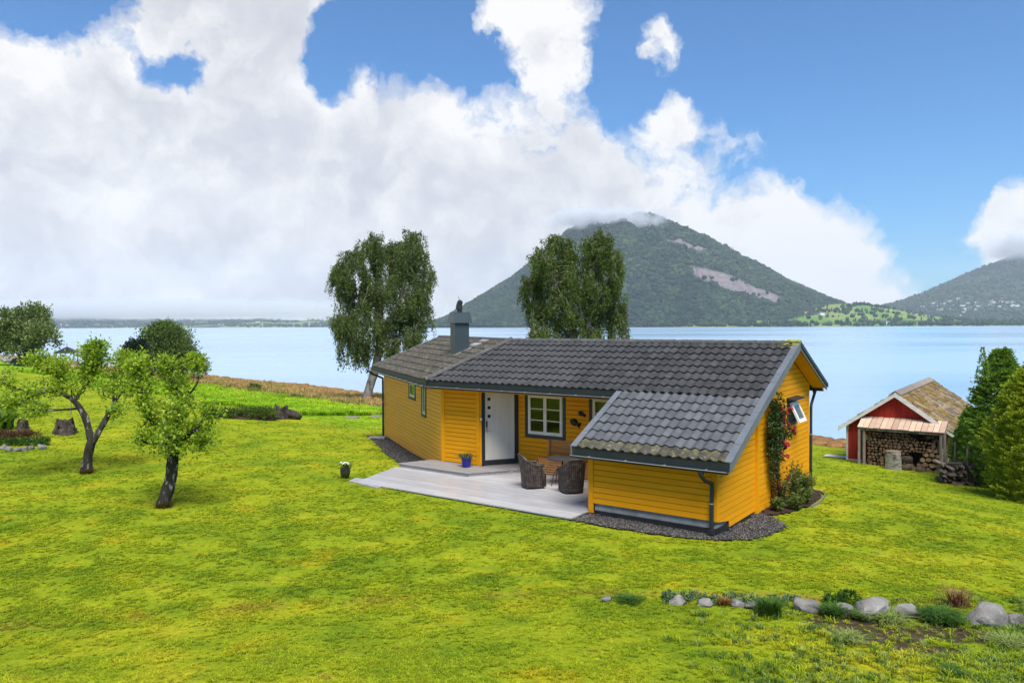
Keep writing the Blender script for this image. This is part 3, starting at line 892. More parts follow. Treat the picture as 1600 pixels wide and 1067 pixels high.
# extension in front (low catslide part)
wall('wall_extension_front', (0, 0), (3.09, 0), (0, -1), .225, zE(0) - .06, M_yel)
post('corner_board', (.12, 0), (0, -1), .12, .0, zE(0) - .06, M_yel, .036, along=(-1, 0))
post('corner_board', (3.125, 0), (0, -1), .125, .225, zE(0) - .06, M_yel, .036, along=(-1, 0))
wall('wall_extension_side', (0, 3.50), (0, 0), (-1, 0), .04, 2.4, M_yel, outline=None) if False else None
def ol_left(z): return (0.0, 3.55) if z < zE(0) - .08 else (0.0, max(0.02, 3.55 - (z - (zE(0) - .08)) / MK))
wall('wall_extension_left', (0, 3.55), (0, 0), (-1, 0), .045, 2.45, M_yel, outline=ol_left)
post('corner_board', (0, 0), (-1, 0), .10, .0, zE(0) - .06, M_yel, .036, along=(0, 1))
def ol_right(z):
    a = 0.0 if z > .215 else .72
    zt0 = zE(0) - .10
    if z > zt0: a = max(a, (z - zt0) / MK)
    return (a, 2.44)
wall('wall_extension_right', (3.09, 0), (3.09, 2.44), (1, 0), -.04, zE(2.30), M_yel, outline=ol_right)
post('corner_board', (3.09, -.036), (1, 0), .105, .225, zE(0) - .06, M_yel, .034, along=(0, 1))
# main gable on the right
GU = 3.13
def ol_gable(z):
    zz = z + .13
    dv = max(0.0, (RIDGE_Z - zz) / MA)
    return (max(2.47, RIDGE_V - dv) - 2.47, min(6.98, RIDGE_V + dv) - 2.47)
wall('wall_gable', (GU, 2.47), (GU, 6.98), (1, 0), -.13, RIDGE_Z - .17, M_yel, outline=ol_gable, openings=((4.97 - 2.47, 5.62 - 2.47, 1.80, 2.32),))
post('corner_board', (GU - .03, 2.44), (1, 0), .12, -.135, zA(2.44) - .12, M_yel, .075, along=(0, 1))
post('corner_board', (GU, 6.88), (1, 0), .12, -.135, zA(6.95) - .13, M_yel, .034, along=(0, 1))
# porch walls
wall('wall_front', (-6.75, 2.52), (-5.27, 2.52), (0, -1), .165, zt, M_yel)
post('corner_board', (-6.65, 2.52), (0, -1), .13, .165, zt, M_yel, .034, along=(-1, 0))
post('corner_board', (-5.25, 2.52), (0, -1), .13, .165, zt, M_yel, .034, along=(-1, 0))
DD = Vector((.552, .834)); DO = Vector((.834, -.552))
Q1 = Vector((-5.27, 2.52)); Q2 = Q1 + DD * 1.283
wall('wall_entrance', Q1, Q2, DO, .165, zt, M_yel, openings=((.06, 1.25, .165, 2.46),))
post('corner_board', Q1 + DD * .002, DO, .05, .165, zt, M_yel, .030, along=DD)
W1 = (-4.22, -2.97, 1.085, 2.30)
wall('wall_porch', (Q2.x, 3.59), (0, 3.59), (0, -1), .045, zt, M_yel,
     openings=((W1[0] - Q2.x, W1[1] - Q2.x, W1[2], W1[3]), (-1.965 - Q2.x, -.90 - Q2.x, W1[2], W1[3])))
window((0, 3.59), (1, 0), (0, -1), W1[0], W1[1], W1[2], W1[3], 2, 3)
window((0, 3.59), (1, 0), (0, -1), -1.965, -.90, W1[2], W1[3], 2, 3)
# angled wing front wall
def onB(t): return Vector((-6.75, 2.52)) + BDIR * t
wB = wall('wall_wing', onB(9.22), onB(0), BOUT, -.265, zt, M_yel_lit, openings=((9.22 - 4.50, 9.22 - 3.62, 1.80, 2.33), (9.22 - 2.55, 9.22 - 2.08, 1.36, 2.40)))
post('corner_board', onB(.0), BOUT, .12, .15, zt, M_yel_lit, .034, along=BDIR)
post('corner_board', onB(9.22), BOUT, .12, -.265, zt, M_yel_lit, .034, along=-BDIR)
window(onB(9.22), -BDIR, BOUT, 9.22 - 4.50, 9.22 - 3.62, 1.80, 2.33, 1, 1, trim=.09)
window(onB(9.22), -BDIR, BOUT, 9.22 - 2.55, 9.22 - 2.08, 1.36, 2.40, 1, 1, trim=.09)
# unseen back walls close the house
mb = MB()
back = [(GU - .1, 2.55), (GU - .1, 6.95), (-5.2, 6.95)]
pB = onB(9.1) - BOUT * 4.8; pC = onB(9.1) - BOUT * .1
ring = [Vector(p) for p in back] + [pB, pC]
for a, b in zip(ring[:-1], ring[1:]):
    dd = (b - a).normalized(); nn = Vector((-dd.y, dd.x)) * .08
    mb.hexa([(a.x, a.y, -.4), (b.x, b.y, -.4), (b.x + nn.x, b.y + nn.y, -.4), (a.x + nn.x, a.y + nn.y, -.4), (a.x, a.y, 2.6), (b.x, b.y, 2.6), (b.x + nn.x, b.y + nn.y, 2.6), (a.x + nn.x, a.y + nn.y, 2.6)])
mb.build('wall_back', M_yel, house)
# plinths
mb = MB(); mb.box((.13, .03, .06), (3.05, .12, .232)); mb.box((2.96, .12, .05), (3.055, 2.44, .20)); mb.build('plinth', M_conc, house)
mb = MB(); mb.box((.13, .0, -.12), (3.09, .13, .058)); mb.box((2.97, .131, -.14), (3.10, 2.44, .048)); mb.box((3.02, 2.44, -.3), (3.12, 6.9, -.135)); mb.build('plinth_membrane', M_black, house)
mb = MB()
a, b = onB(9.15), onB(0); ins = -BOUT * .03
mb.hexa([(a.x, a.y, -.40), (b.x, b.y, -.40), (b.x + ins.x * 3, b.y + ins.y * 3, -.40), (a.x + ins.x * 3, a.y + ins.y * 3, -.40),
         (a.x, a.y, -.272), (b.x, b.y, -.272), (b.x + ins.x * 3, b.y + ins.y * 3, -.272), (a.x + ins.x * 3, a.y + ins.y * 3, -.272)])
mb.build('plinth', M_conc, house)
mb = MB(); o1 = BOUT * .012; o2 = BOUT * .05
mb.hexa([(a.x + o2.x, a.y + o2.y, -.60), (b.x + o2.x, b.y + o2.y, -.30), (b.x + o1.x, b.y + o1.y, -.30), (a.x + o1.x, a.y + o1.y, -.60),
         (a.x + o2.x, a.y + o2.y, -.355), (b.x + o2.x, b.y + o2.y, -.255), (b.x + o1.x, b.y + o1.y, -.255), (a.x + o1.x, a.y + o1.y, -.355)])
mb.build('plinth_membrane', M_black, house)
# rooms behind the windows
mb = MB()
mb.box((-4.4, 5.6, .1), (-.6, 5.7, 2.5)); mb.box((-4.4, 3.72, .05), (-.6, 5.6, .1)); mb.box((-4.5, 3.72, .1), (-4.4, 5.6, 2.5)); mb.box((-.6, 3.72, .1), (-.5, 5.6, 2.5)); mb.box((-4.4, 3.72, 2.5), (-.6, 5.6, 2.55))
mb.build('room', M_room, house)
for cx in (-3.05, -1.9):
    mb = MB(); n = 14
    pts = [(cx + .30 * i / n, 3.80 + .02 * math.sin(i * 1.9)) for i in range(n + 1)]
    for (p, q) in zip(pts[:-1], pts[1:]): mb.add([(p[0], p[1], 1.0), (q[0], q[1], 1.0), (q[0], q[1], 2.4), (p[0], p[1], 2.4)], [(0, 1, 2, 3)])
    mb.build('curtain', M_curt, house)
# soffit over the porch
mb = MB()
mb.hexa([(-6.85, 2.0, 2.44), (-.05, 2.0, 2.44), (-.05, 3.6, 2.53), (-6.2, 3.6, 2.53), (-6.85, 2.0, 2.47), (-.05, 2.0, 2.47), (-.05, 3.6, 2.56), (-6.2, 3.6, 2.56)])
mb.build('soffit', M_yel, house)
mb = MB(); a = onB(9.3) + BOUT * .5; b = onB(.1) + BOUT * .5; c = onB(.1); d = onB(9.3)
mb.hexa([(a.x, a.y, 2.44), (b.x, b.y, 2.44), (c.x, c.y, 2.53), (d.x, d.y, 2.53), (a.x, a.y, 2.47), (b.x, b.y, 2.47), (c.x, c.y, 2.56), (d.x, d.y, 2.56)])
mb.build('soffit', M_white, house)

# --- entrance door
door = MB()
def dpt(s, z, o): p = Q1 + DD * s + DO * o; return (p.x, p.y, z)
def dbx(mb, a, b, c, e, o0, o1): mb.hexa([dpt(a, c, o0), dpt(b, c, o0), dpt(b, c, o1), dpt(a, c, o1), dpt(a, e, o0), dpt(b, e, o0), dpt(b, e, o1), dpt(a, e, o1)])
dbx(door, .165, 1.13, .305, 2.37, -.06, -.015)
door_o = door.build('door', M_cream, house)
nb = 9; bw = (1.13 - .165) / nb
for i in range(nb):
    q = MB(); dbx(q, .165 + i * bw + .002, .165 + (i + 1) * bw - .002, .306, 2.369, -.0149, -.010); q.build('panel', M_cream, door_o)
for k, zc in enumerate((2.16, 1.90, 1.64)):
    q = MB(); s = .30; h = .078; fr = .028
    dbx(q, s - h, s + h, zc - h, zc - h + fr, -.0099, .004); dbx(q, s - h, s + h, zc + h - fr, zc + h, -.0099, .004)
    dbx(q, s - h, s - h + fr, zc - h + fr, zc + h - fr, -.0099, .004); dbx(q, s + h - fr, s + h, zc - h + fr, zc + h - fr, -.0099, .004); q.build('glass_frame', M_white, door_o)
    q = MB(); dbx(q, s - h + fr, s + h - fr, zc - h + fr, zc + h - fr, -.0099, -.004); q.build('pane', M_black, door_o)
q = MB(); dbx(q, .205, .245, 1.30, 1.50, -.0099, .014); q.build('lock_pad', M_black, door_o)
q = MB(); dbx(q, .205, .245, 1.16, 1.298, -.0099, .008); q.tube([dpt(.225, 1.19, .008), dpt(.225, 1.19, .05), dpt(.35, 1.19, .05)], .010, 8); q.build('handle', M_steel, door_o)
for (nm, a, b, c, e) in (('door_frame', .055, .163, .165, 2.46), ('door_frame', 1.132, 1.245, .165, 2.46), ('door_frame', .163, 1.132, 2.372, 2.46), ('threshold', .163, 1.132, .167, .302)):
    q = MB(); dbx(q, a, b, c, e, -.07, .030); q.build(nm, M_dark, door_o)
q = MB(); q.tube([dpt(.02, 1.62, .03), dpt(.02, 1.62, .075)], .012, 8); q.lathe([(.012, -.05), (.035, -.045), (.040, 0), (.022, .045), (.0, .06)], 10, dpt(.02, 1.58, .09)); q.build('door_bell', M_steel, house, smooth=True)


# --- roof: underlay, tiles, caps
def quad_slab(mb, a, b, c, d, th=.07):
    vs = [Vector(p) for p in (a, b, c, d)]
    lo = [p - Vector((0, 0, th)) for p in vs]; mb.hexa([tuple(p) for p in lo] + [tuple(p) for p in vs])


def B3(t, w, dz=0.0):
    p = E0 + BDIR * t - BOUT * w
    zz = zA(EAVE_V) + (RIDGE_Z - zA(EAVE_V)) * (w / WB if w <= WB else (2 * WB - w) / WB)
    return Vector((p.x, p.y, zz + dz))


tE = zA(EAVE_V)
under = MB()
dz = -.018
quad_slab(under, (E0.x, E0.y + .03, tE + dz + .013), (VERGE_U - .03, EAVE_V + .03, tE + dz + .013), (VERGE_U - .03, RIDGE_V, RIDGE_Z + dz), (J0.x, J0.y, RIDGE_Z + dz))
quad_slab(under, (J0.x, J0.y, RIDGE_Z + dz), (VERGE_U - .03, RIDGE_V, RIDGE_Z + dz), (VERGE_U - .03, BACK_V, zA(BACK_V) + dz), (J0.x + 1.0, BACK_V, zA(BACK_V) + dz))
p = [B3(0, .03, dz), B3(BLEN, .03, dz), B3(BLEN, WB, dz), B3((J0 - E0).dot(BDIR), WB, dz)]
quad_slab(under, p[1], p[0], p[3], p[2])
q = [B3((J0 - E0).dot(BDIR), WB, dz), B3(BLEN, WB, dz), B3(BLEN, 2 * WB, dz), B3(.9, 2 * WB, dz)]
quad_slab(under, q[1], q[0], q[3], q[2])
quad_slab(under, (-.24, EXT_V + .03, zE(EXT_V + .03) + dz - .004), (VERGE_U - .03, EXT_V + .03, zE(EXT_V + .03) + dz - .004), (VERGE_U - .03, KINK_V, ZK + dz - .004), (-.24, KINK_V, ZK + dz - .004))
roof = under.build('roof', M_dark, house)


def tile_mesh(name, w, h, m):
    """single-roll roof tile, lower edge lifted over the course below"""
    n = 9; lap = .05
    xs = np.linspace(0, 1, n)
    prof = .046 * (.5 - .5 * np.cos(2 * math.pi * xs)) ** 1.35
    V = []; F = []
    for (y, zo) in ((-.012, .048), (h * .5, .026), (h + lap, .004)):
        for x, z in zip(xs, prof): V.append((x * (w + .006), y, z + zo))
    for x, z in zip(xs, prof): V.append((x * (w + .006), -.010, z + .004))
    for r in range(2):
        for i in range(n - 1): a = r * n + i; F.append((a, a + 1, a + n + 1, a + n))
    for i in range(n - 1): F.append((3 * n + i, 3 * n + i + 1, i + 1, i))
    me = bpy.data.meshes.new(name); me.from_pydata(V, [], F); me.materials.append(m)
    me.polygons.foreach_set('use_smooth', [True] * len(F)); me.set_sharp_from_angle(angle=R(50)); me.update()
    return me


def frame(o, e, g):
    e = Vector(e).normalized(); g = Vector(g).normalized(); n = e.cross(g)
    return Matrix(((e.x, g.x, n.x, o[0]), (e.y, g.y, n.y, o[1]), (e.z, g.z, n.z, o[2]), (0, 0, 0, 1)))


def join_tiles(name, me, mats_, clip=None, keep_positive=True, matl=None):
    bm = bmesh.new()
    for M in mats_:
        t = bmesh.new(); t.from_mesh(me); t.transform(M); tmp = bpy.data.meshes.new('tmp'); t.to_mesh(tmp); t.free(); bm.from_mesh(tmp); bpy.data.meshes.remove(tmp)
    if clip:
        co, no = clip
        bmesh.ops.bisect_plane(bm, geom=bm.verts[:] + bm.edges[:] + bm.faces[:], plane_co=co, plane_no=no, clear_inner=True)
    out = bpy.data.meshes.new(name); bm.to_mesh(out); bm.free(); out.materials.append(matl or me.materials[0])
    o = link(name, out, roof); o['kind'] = 'stuff'; return o


ROWS = 8
gA = Vector((0, 1, MA)).normalized(); hA = (RIDGE_V - EAVE_V) * math.sqrt(1 + MA * MA) / ROWS
wA = .235; uR = VERGE_U - .10
tA = tile_mesh('tile', wA, hA, M_tileA)
jn = []
for r in range(ROWS):
    base = Vector((0, EAVE_V, tE)) + gA * (r * hA)
    u_hip = E0.x + (J0.x - E0.x) * (r / ROWS)
    c = 0
    while uR - (c + 1) * wA > u_hip - wA * 1.2:
        o = Vector((uR - (c + 1) * wA, base.y, base.z)); M = frame(o, (1, 0, 0), gA)
        if c < 23:
            t = link('tile', tA, roof); M = M @ Matrix.Translation((random.uniform(-.004, .004), random.uniform(-.008, .008), random.uniform(0, .006))) @ Matrix.Rotation(random.gauss(0, .010), 4, 'Z'); t.matrix_local = M
        else: jn.append(M @ Matrix.Translation((0, random.uniform(-.007, .007), random.uniform(0, .006))))
        c += 1
hd = (J0 - E0).normalized()
hip_n = Vector((hd.y, -hd.x, 0))                 # towards the main wing
join_tiles('tile_courses', tA, jn, (Vector((E0.x, E0.y, 0)), hip_n))
# low roof over the extension, newer grey tiles with one mossy course at the eave
gE = Vector((0, 1, MK)).normalized(); hE = (KINK_V - EXT_V) * math.sqrt(1 + MK * MK) / 7
nE = 16; wE = (uR + .16) / nE
tE1 = tile_mesh('tile', wE, hE, M_tileE); tE2 = tile_mesh('tile', wE, hE, M_tileM)
for r in range(7):
    base = Vector((0, EXT_V, zE(EXT_V))) + gE * (r * hE)
    for c in range(nE):
        t = link('tile', tE2 if r == 0 else tE1, roof)
        t.matrix_local = frame((-.16 + c * wE, base.y, base.z), (1, 0, 0), gE) @ Matrix.Translation((random.uniform(-.003, .003), random.uniform(-.007, .007), random.uniform(0, .006))) @ Matrix.Rotation(random.gauss(0, .009), 4, 'Z')
# angled wing
rise = RIDGE_Z - tE; gB = Vector((-BOUT.x * WB, -BOUT.y * WB, rise)).normalized(); hB = math.hypot(WB, rise) / ROWS
tB = tile_mesh('tile', wA, hB, M_tileB)
jn = []; eB = Vector((-BDIR.x, -BDIR.y, 0))
for r in range(ROWS):
    s0 = B3(BLEN - .10, 0) + gB * (r * hB)
    for c in range(int(BLEN / wA) + 2):
        jn.append(frame(s0 + eB * (c * wA), eB, gB))
join_tiles('tile_courses', tB, jn, (Vector((E0.x, E0.y, 0)), -hip_n))


def cap_mesh(L, r=.105):
    mb = MB(); n = 9; vs = []
    for (y, rr) in ((0, r), (.03, r * 1.04), (L * .9, r * .93), (L + .02, r * .93)):
        for i in range(n):
            a = math.pi * (-.06 + 1.12 * i / (n - 1)); vs.append((rr * math.cos(a), y, rr * .78 * math.sin(a)))
    fs = [(k * n + i, k * n + i + 1, (k + 1) * n + i + 1, (k + 1) * n + i) for k in range(3) for i in range(n - 1)]
    fs.append(tuple(range(n))); fs.append(tuple(3 * n + i for i in range(n - 1, -1, -1)))
    mb.add(vs, fs); me = mb.mesh('ridge_cap', M_cap, True); me.set_sharp_from_angle(angle=R(45)); return me


def caps(P, Q, n, lift=.015):
    P = Vector(P); Q = Vector(Q); d = (Q - P); L = d.length / n; d.normalize(); me = cap_mesh(L)
    side = d.cross(Vector((0, 0, 1))).normalized()
    for i in range(n):
        o = link('ridge_cap', me, roof); M = frame(P + d * (i * L) + Vector((0, 0, lift)), side, d)
        o.matrix_local = M @ Matrix.Rotation(random.uniform(-.012, .012), 4, 'X')


caps((VERGE_U + .02, RIDGE_V, RIDGE_Z), (J0.x, J0.y, RIDGE_Z), 24)
caps((E0.x - .03, E0.y - .06, tE + .02), (J0.x, J0.y, RIDGE_Z + .03), 8, .03)
pj = B3((J0 - E0).dot(BDIR), WB); pe = B3(BLEN + .02, WB)
caps(pe, (pj.x, pj.y, pj.z), 23)
# moss on the ridge end
bm = bmesh.new()
for i in range(46):
    u = VERGE_U - .02 - abs(random.gauss(0, .28)); v = RIDGE_V - abs(random.gauss(0, .17)); rr = random.uniform(.02, .055)
    bmesh.ops.create_icosphere(bm, subdivisions=1, radius=rr, matrix=Matrix.Translation((u, v, zA(v) + .05 + (.05 if v > RIDGE_V - .08 else 0))) @ Matrix.Diagonal((1.2, 1.2, .6, 1)))
me = bpy.data.meshes.new('moss'); bm.to_mesh(me); bm.free(); me.materials.append(M_moss)
o = link('moss', me, roof); o['kind'] = 'stuff'


def beam(mb, P, Q, side, w0, w1, h0, h1):
    """long strip from P to Q; side = unit across, w range across, h range along z"""
    P = Vector(P); Q = Vector(Q); s = Vector(side)
    v = []
    for h in (h0, h1):
        for (X, w) in ((P, w0), (Q, w0), (Q, w1), (P, w1)): v.append(tuple(X + s * w + Vector((0, 0, h))))
    mb.hexa(v)


def verge(P, Q, side, n, name='verge_board'):
    """cover strip on top of the verge in lengths, plus barge board below"""
    P = Vector(P); Q = Vector(Q)
    mb = MB(); beam(mb, P, Q, side, -.012, .022, -.15, .045); mb.build(name, M_grey, roof)
    for i in range(n):
        a = P.lerp(Q, i / n); b = P.lerp(Q, (i + 1) / n - .004)
        mb = MB(); beam(mb, a, b, side, -.125, .032, .046, .068 + (.004 if i % 2 else 0)); mb.build('verge_cap', M_grey if name != 'x' else M_cap, roof)


verge((VERGE_U, EXT_V - .02, zE(EXT_V - .02)), (VERGE_U, KINK_V, ZK), (1, 0, 0), 4)
verge((VERGE_U, KINK_V, ZK), (VERGE_U, RIDGE_V, RIDGE_Z), (1, 0, 0), 4)
verge((VERGE_U, BACK_V, zA(BACK_V)), (VERGE_U, RIDGE_V, RIDGE_Z), (1, 0, 0), 4)
verge((-.25, EXT_V - .02, zE(EXT_V - .02)), (-.25, KINK_V - .05, zE(KINK_V - .05)), (-1, 0, 0), 4)
a = B3(BLEN, 0); b = B3(BLEN, WB); verge(a, b, (BDIR.x, BDIR.y, 0), 5)
# second step of the far barge board, soffit boards of the gable overhang
mb = MB(); beam(mb, (VERGE_U + .022, BACK_V + .02, zA(BACK_V + .02)), (VERGE_U + .022, RIDGE_V, RIDGE_Z), (1, 0, 0), 0, .03, -.065, .03); mb.build('barge_moulding', M_dark, roof)
for k in range(3):
    a0 = 3.16 + k * .115
    mb = MB(); beam(mb, (a0, BACK_V - .02, zA(BACK_V - .02)), (a0, RIDGE_V, RIDGE_Z), (1, 0, 0), 0, .109, -.118, -.098); mb.build('soffit_board', M_yel, house)
    mb = MB(); beam(mb, (a0, 2.4, zA(2.4)), (a0, RIDGE_V, RIDGE_Z), (1, 0, 0), 0, .109, -.118, -.098); mb.build('soffit_board', M_yel, house)
mb = MB(); beam(mb, (3.135, EXT_V + .1, zE(EXT_V + .1)), (3.135, KINK_V, ZK), (1, 0, 0), 0, .36, -.125, -.105); mb.build('soffit_board', M_yel, house)


# eaves: dark fascia flashing with a half round gutter under it
def gutter(P, Q, side, stops=True):
    P = Vector(P); Q = Vector(Q); s = Vector(side); d = (Q - P).normalized()
    mb = MB(); beam(mb, P, Q, side, -.02, .014, -.155, .020); mb.build('fascia', M_dark, roof)
    r = .058; n = 9; vs = []
    c = s * (r + .018) + Vector((0, 0, -.150))
    for X in (P, Q):
        for rad in (r, r - .006):
            for i in range(n):
                a = math.pi * (1 + i / (n - 1)); vs.append(tuple(X + c + s * (rad * math.cos(a)) + Vector((0, 0, rad * math.sin(a)))))
    fs = []
    for i in range(n - 1):
        fs += [(i, i + 1, 2 * n + i + 1, 2 * n + i), (n + i + 1, n + i, 3 * n + i, 3 * n + i + 1), (i + 1, i, n + i, n + i + 1), (2 * n + i, 2 * n + i + 1, 3 * n + i + 1, 3 * n + i)]
    fs += [(0, 2 * n, 3 * n, n), (n - 1, 2 * n - 1, 4 * n - 1, 3 * n - 1)]
    mb = MB(); mb.add(vs, fs)
    for X in (P, Q):
        ring = [tuple(X + c + s * (r * math.cos(math.pi * (1 + i / (n - 1)))) + Vector((0, 0, r * math.sin(math.pi * (1 + i / (n - 1)))))) for i in range(n)]
        mb.add(ring, [tuple(range(n))])
    # rolled front lip, its sky glint put in as a pale sheet colour
    rim = [tuple(X + c + s * (r + .004)) for X in (P, Q)]
    g = mb.build('gutter', M_dark, roof)
    mb = MB(); mb.tube(rim, .0075, 6); mb.build('gutter_lip', M_flash, g)
    L = (Q - P).length; k = int(L / .75)
    for i in range(k):
        X = P + d * ((i + .5) * L / k); q = MB(); t = d * .012
        beam(q, X - t, X + t, side, .012, .018 + 2 * r, -.150, -.143); q.build('gutter_bracket', M_flash, g)


gutter((E0.x + .02, EAVE_V, tE), (-.29, EAVE_V, tE), (0, -1, 0))
gutter((-.22, EXT_V, zE(EXT_V)), (VERGE_U - .03, EXT_V, zE(EXT_V)), (0, -1, 0))
a = B3(BLEN, 0); b = B3(.02, 0)
gutter(a, b, (BOUT.x, BOUT.y, 0))
gutter((VERGE_U - .1, BACK_V, zA(BACK_V)), (-4.4, BACK_V, zA(BACK_V)), (0, 1, 0))


def downpipe(pts, shoe=True, r=.043):
    mb = MB(); mb.tube(pts, r, 12)
    o = mb.build('downpipe', M_dark, house, auto=60)
    top = Vector(pts[0]); q = MB(); q.lathe([(r * 1.05, -.06), (r * 1.5, .0), (r * 1.55, .07)], 12, top); q.build('pipe_funnel', M_dark, o, auto=50)
    for f in (.35, .8):
        a = Vector(pts[-2]).lerp(Vector(pts[-1]), f); q = MB(); q.tube([a - Vector((0, 0, .012)), a + Vector((0, 0, .012))], r * 1.15, 12); q.build('pipe_clip', M_steel if f < .5 else M_dark, o)
    if shoe:
        b = Vector(pts[-1]); q = MB(); q.box((b.x - .062, b.y - .10, b.z - .02), (b.x + .062, b.y + .055, b.z + .07)); q.build('pipe_shoe', M_black, o)


zg = zE(EXT_V) - .23
downpipe([(2.93, EXT_V - .075, zg), (2.93, EXT_V - .075, zg - .06), (2.96, EXT_V + .06, zg - .17), (3.02, -.085, zg - .27), (3.02, -.085, zg - .36), (3.02, -.085, .0)])
zg = zA(EAVE_V) - .22
p0 = B3(BLEN - .12, 0) + Vector((BOUT.x, BOUT.y, 0)) * .075
wl = onB(9.28) + BOUT * .07
downpipe([(p0.x, p0.y, zg), (p0.x, p0.y, zg - .07), ((p0.x * .4 + wl.x * .6), (p0.y * .4 + wl.y * .6), zg - .20), (wl.x, wl.y, zg - .30), (wl.x, wl.y, zg - .42), (wl.x, wl.y, -.50)])
zg = zA(BACK_V) - .22
downpipe([(GU + .06, BACK_V + .07, zg), (GU + .06, BACK_V + .07, zg - .06), (GU + .06, 7.14, zg - .32), (GU + .06, 7.08, zg - .42), (GU + .06, 7.08, -.2)], r=.04)

# --- chimney clad in sheet metal
ch0, ch1, cw0, cw1 = 2.45, 3.00, 1.62, 2.14
def cpt(t, w, z): p = E0 + BDIR * t - BOUT * w; return (p.x, p.y, z)
def cbox(mb, t0, t1, w0, w1, z0, z1, grow=0.0):
    mb.hexa([cpt(t0, w0, z0), cpt(t0, w1, z0), cpt(t1, w1, z0), cpt(t1, w0, z0), cpt(t0 + grow, w0 + grow, z1), cpt(t0 + grow, w1 - grow, z1), cpt(t1 - grow, w1 - grow, z1), cpt(t1 - grow, w0 + grow, z1)])
mb = MB(); cbox(mb, ch0, ch1, cw0, cw1, 3.1, 4.50); chimney = mb.build('chimney', M_zinc, house)
mb = MB(); cbox(mb, ch0 - .09, ch1 + .09, cw0 - .09, cw1 + .09, 4.485, 4.83, .06); mb.build('chimney_hood', M_zinc, chimney)
mb = MB(); cbox(mb, ch0 - .012, ch1 + .012, cw0 - .012, cw1 + .012, 4.832, 4.85); mb.build('chimney_lid', M_zinc, chimney)
mb = MB()
def cslope(t0, t1, w0, w1, up=.05):
    a, b, c, d = B3(t0, w0, up), B3(t0, w1, up), B3(t1, w1, up), B3(t1, w0, up); quad_slab(mb, a, b, c, d, .03)
cslope(ch0 - .14, ch1 + .14, cw0 - .17, cw0 + .02, .062); cslope(ch0 - .14, ch0 + .02, cw0 + .021, cw1, .060); cslope(ch1 - .02, ch1 + .14, cw0 + .021, cw1, .060); cslope(ch0 - .10, ch1 + .10, cw1 - .02, WB - .12, .070)
mb.build('flashing', M_flash, chimney)
# wind cowl with a vane on top
cx, cy, _ = cpt((ch0 + ch1) / 2, (cw0 + cw1) / 2, 0)
mb = MB()
mb.lathe([(.085, 0), (.085, .10), (.11, .12)], 14, (cx, cy, 4.85))
n = 12; vs = []
for j in range(9):
    t = j / 8; a = t * math.pi * .62
    c0 = Vector((cx - .02 + .16 * (1 - math.cos(a)) * .5, cy, 4.97 + .30 * math.sin(a) * .9)); r0 = .125 * (1 - .45 * t)
    for k in range(n):
        g = 2 * math.pi * k / n
        vs.append((c0.x + r0 * math.cos(g) * math.cos(a * .5), c0.y + r0 * math.sin(g), c0.z + r0 * math.cos(g) * -math.sin(a * .5)))
mb.add(vs, [(j * n + k, j * n + (k + 1) % n, (j + 1) * n + (k + 1) % n, (j + 1) * n + k) for j in range(8) for k in range(n)] + [tuple(8 * n + k for k in range(n))])
mb.add([(cx + .02, cy - .005, 5.18), (cx + .05, cy - .005, 5.16), (cx - .07, cy - .005, 5.47), (cx + .02, cy + .005, 5.18), (cx + .05, cy + .005, 5.16), (cx - .07, cy + .005, 5.47)],
       [(0, 1, 2), (5, 4, 3), (0, 3, 4, 1), (1, 4, 5, 2), (2, 5, 3, 0)])
mb.build('chimney_cowl', M_black, chimney, auto=40)

# --- gable window: top hung sash standing open
gw = MB(); gw.box((GU - .02, 4.97, 1.80), (GU + .012, 5.62, 2.32)); gwin = gw.build('window', M_black, house)  # black panel on the closed wall; the opening's inner shade is its colour
for (y0, y1, z0, z1) in ((4.88, 4.97, 1.71, 2.41), (5.62, 5.71, 1.71, 2.41), (4.97, 5.62, 2.32, 2.41), (4.97, 5.62, 1.71, 1.80)):
    q = MB(); q.box((GU - .02, y0, z0), (GU + .042, y1, z1)); q.build('trim_board', M_dark, gwin)
q = MB(); q.hexa([(GU, 4.80, 2.44), (GU + .24, 4.80, 2.40), (GU + .24, 5.80, 2.40), (GU, 5.80, 2.44), (GU, 4.80, 2.47), (GU + .24, 4.80, 2.425), (GU + .24, 5.80, 2.425), (GU, 5.80, 2.47)]); q.build('drip_canopy', M_dark, gwin)
sM = Matrix.Translation((GU + .05, 0, 2.31)) @ Matrix.Rotation(R(-25), 4, 'Y')
def sb(mb, y0, y1, z0, z1, x0=0, x1=.05): mb.box((x0, y0, z0), (x1, y1, z1), sM)
q = MB(); sb(q, 4.96, 5.06, -.56, 0); sb(q, 5.54, 5.63, -.56, 0); sb(q, 5.06, 5.54, -.09, 0); sb(q, 5.06, 5.54, -.56, -.47); q.build('sash', M_white, gwin)
q = MB(); sb(q, 5.06, 5.54, -.47, -.09, .02, .026); q.build('pane', M_glass, gwin)

# --- terrace of boards, and the step before the door
deck = empty('terrace', hw(-3.5, 1.0, .04), TH)
tag(deck, 'pale grey wooden terrace wet with rain before the yellow house', 'terrace')
DOFF = Vector((-3.5, 1.0))
v = -.87
frame_mb = MB()
while v < 3.5:
    v1 = v + .118
    def left(vv): return -7.0 - (vv + .87) * .30 if vv < 1.45 else -6.6 + max(0, vv - 1.45) * .9
    r0 = .02 if v < -.06 else -.045
    b = MB(); jj = random.uniform(-.0015, .0015)
    pts = [(left(v), v), (r0, v), (r0, v1 - .006), (left(v1), v1 - .006)]
    b.prism([(p[0] - DOFF.x, p[1] - DOFF.y) for p in pts], -.028, jj)
    b.build('plank', M_deck, deck)
    v = v1
mb = MB(); mb.prism([(p[0] - DOFF.x, p[1] - DOFF.y) for p in ((-6.9, -.82), (-.05, -.82), (-.08, 3.4), (-4.4, 3.4), (-7.4, 1.4))], -.14, -.029); mb.build('joists', M_step, deck)
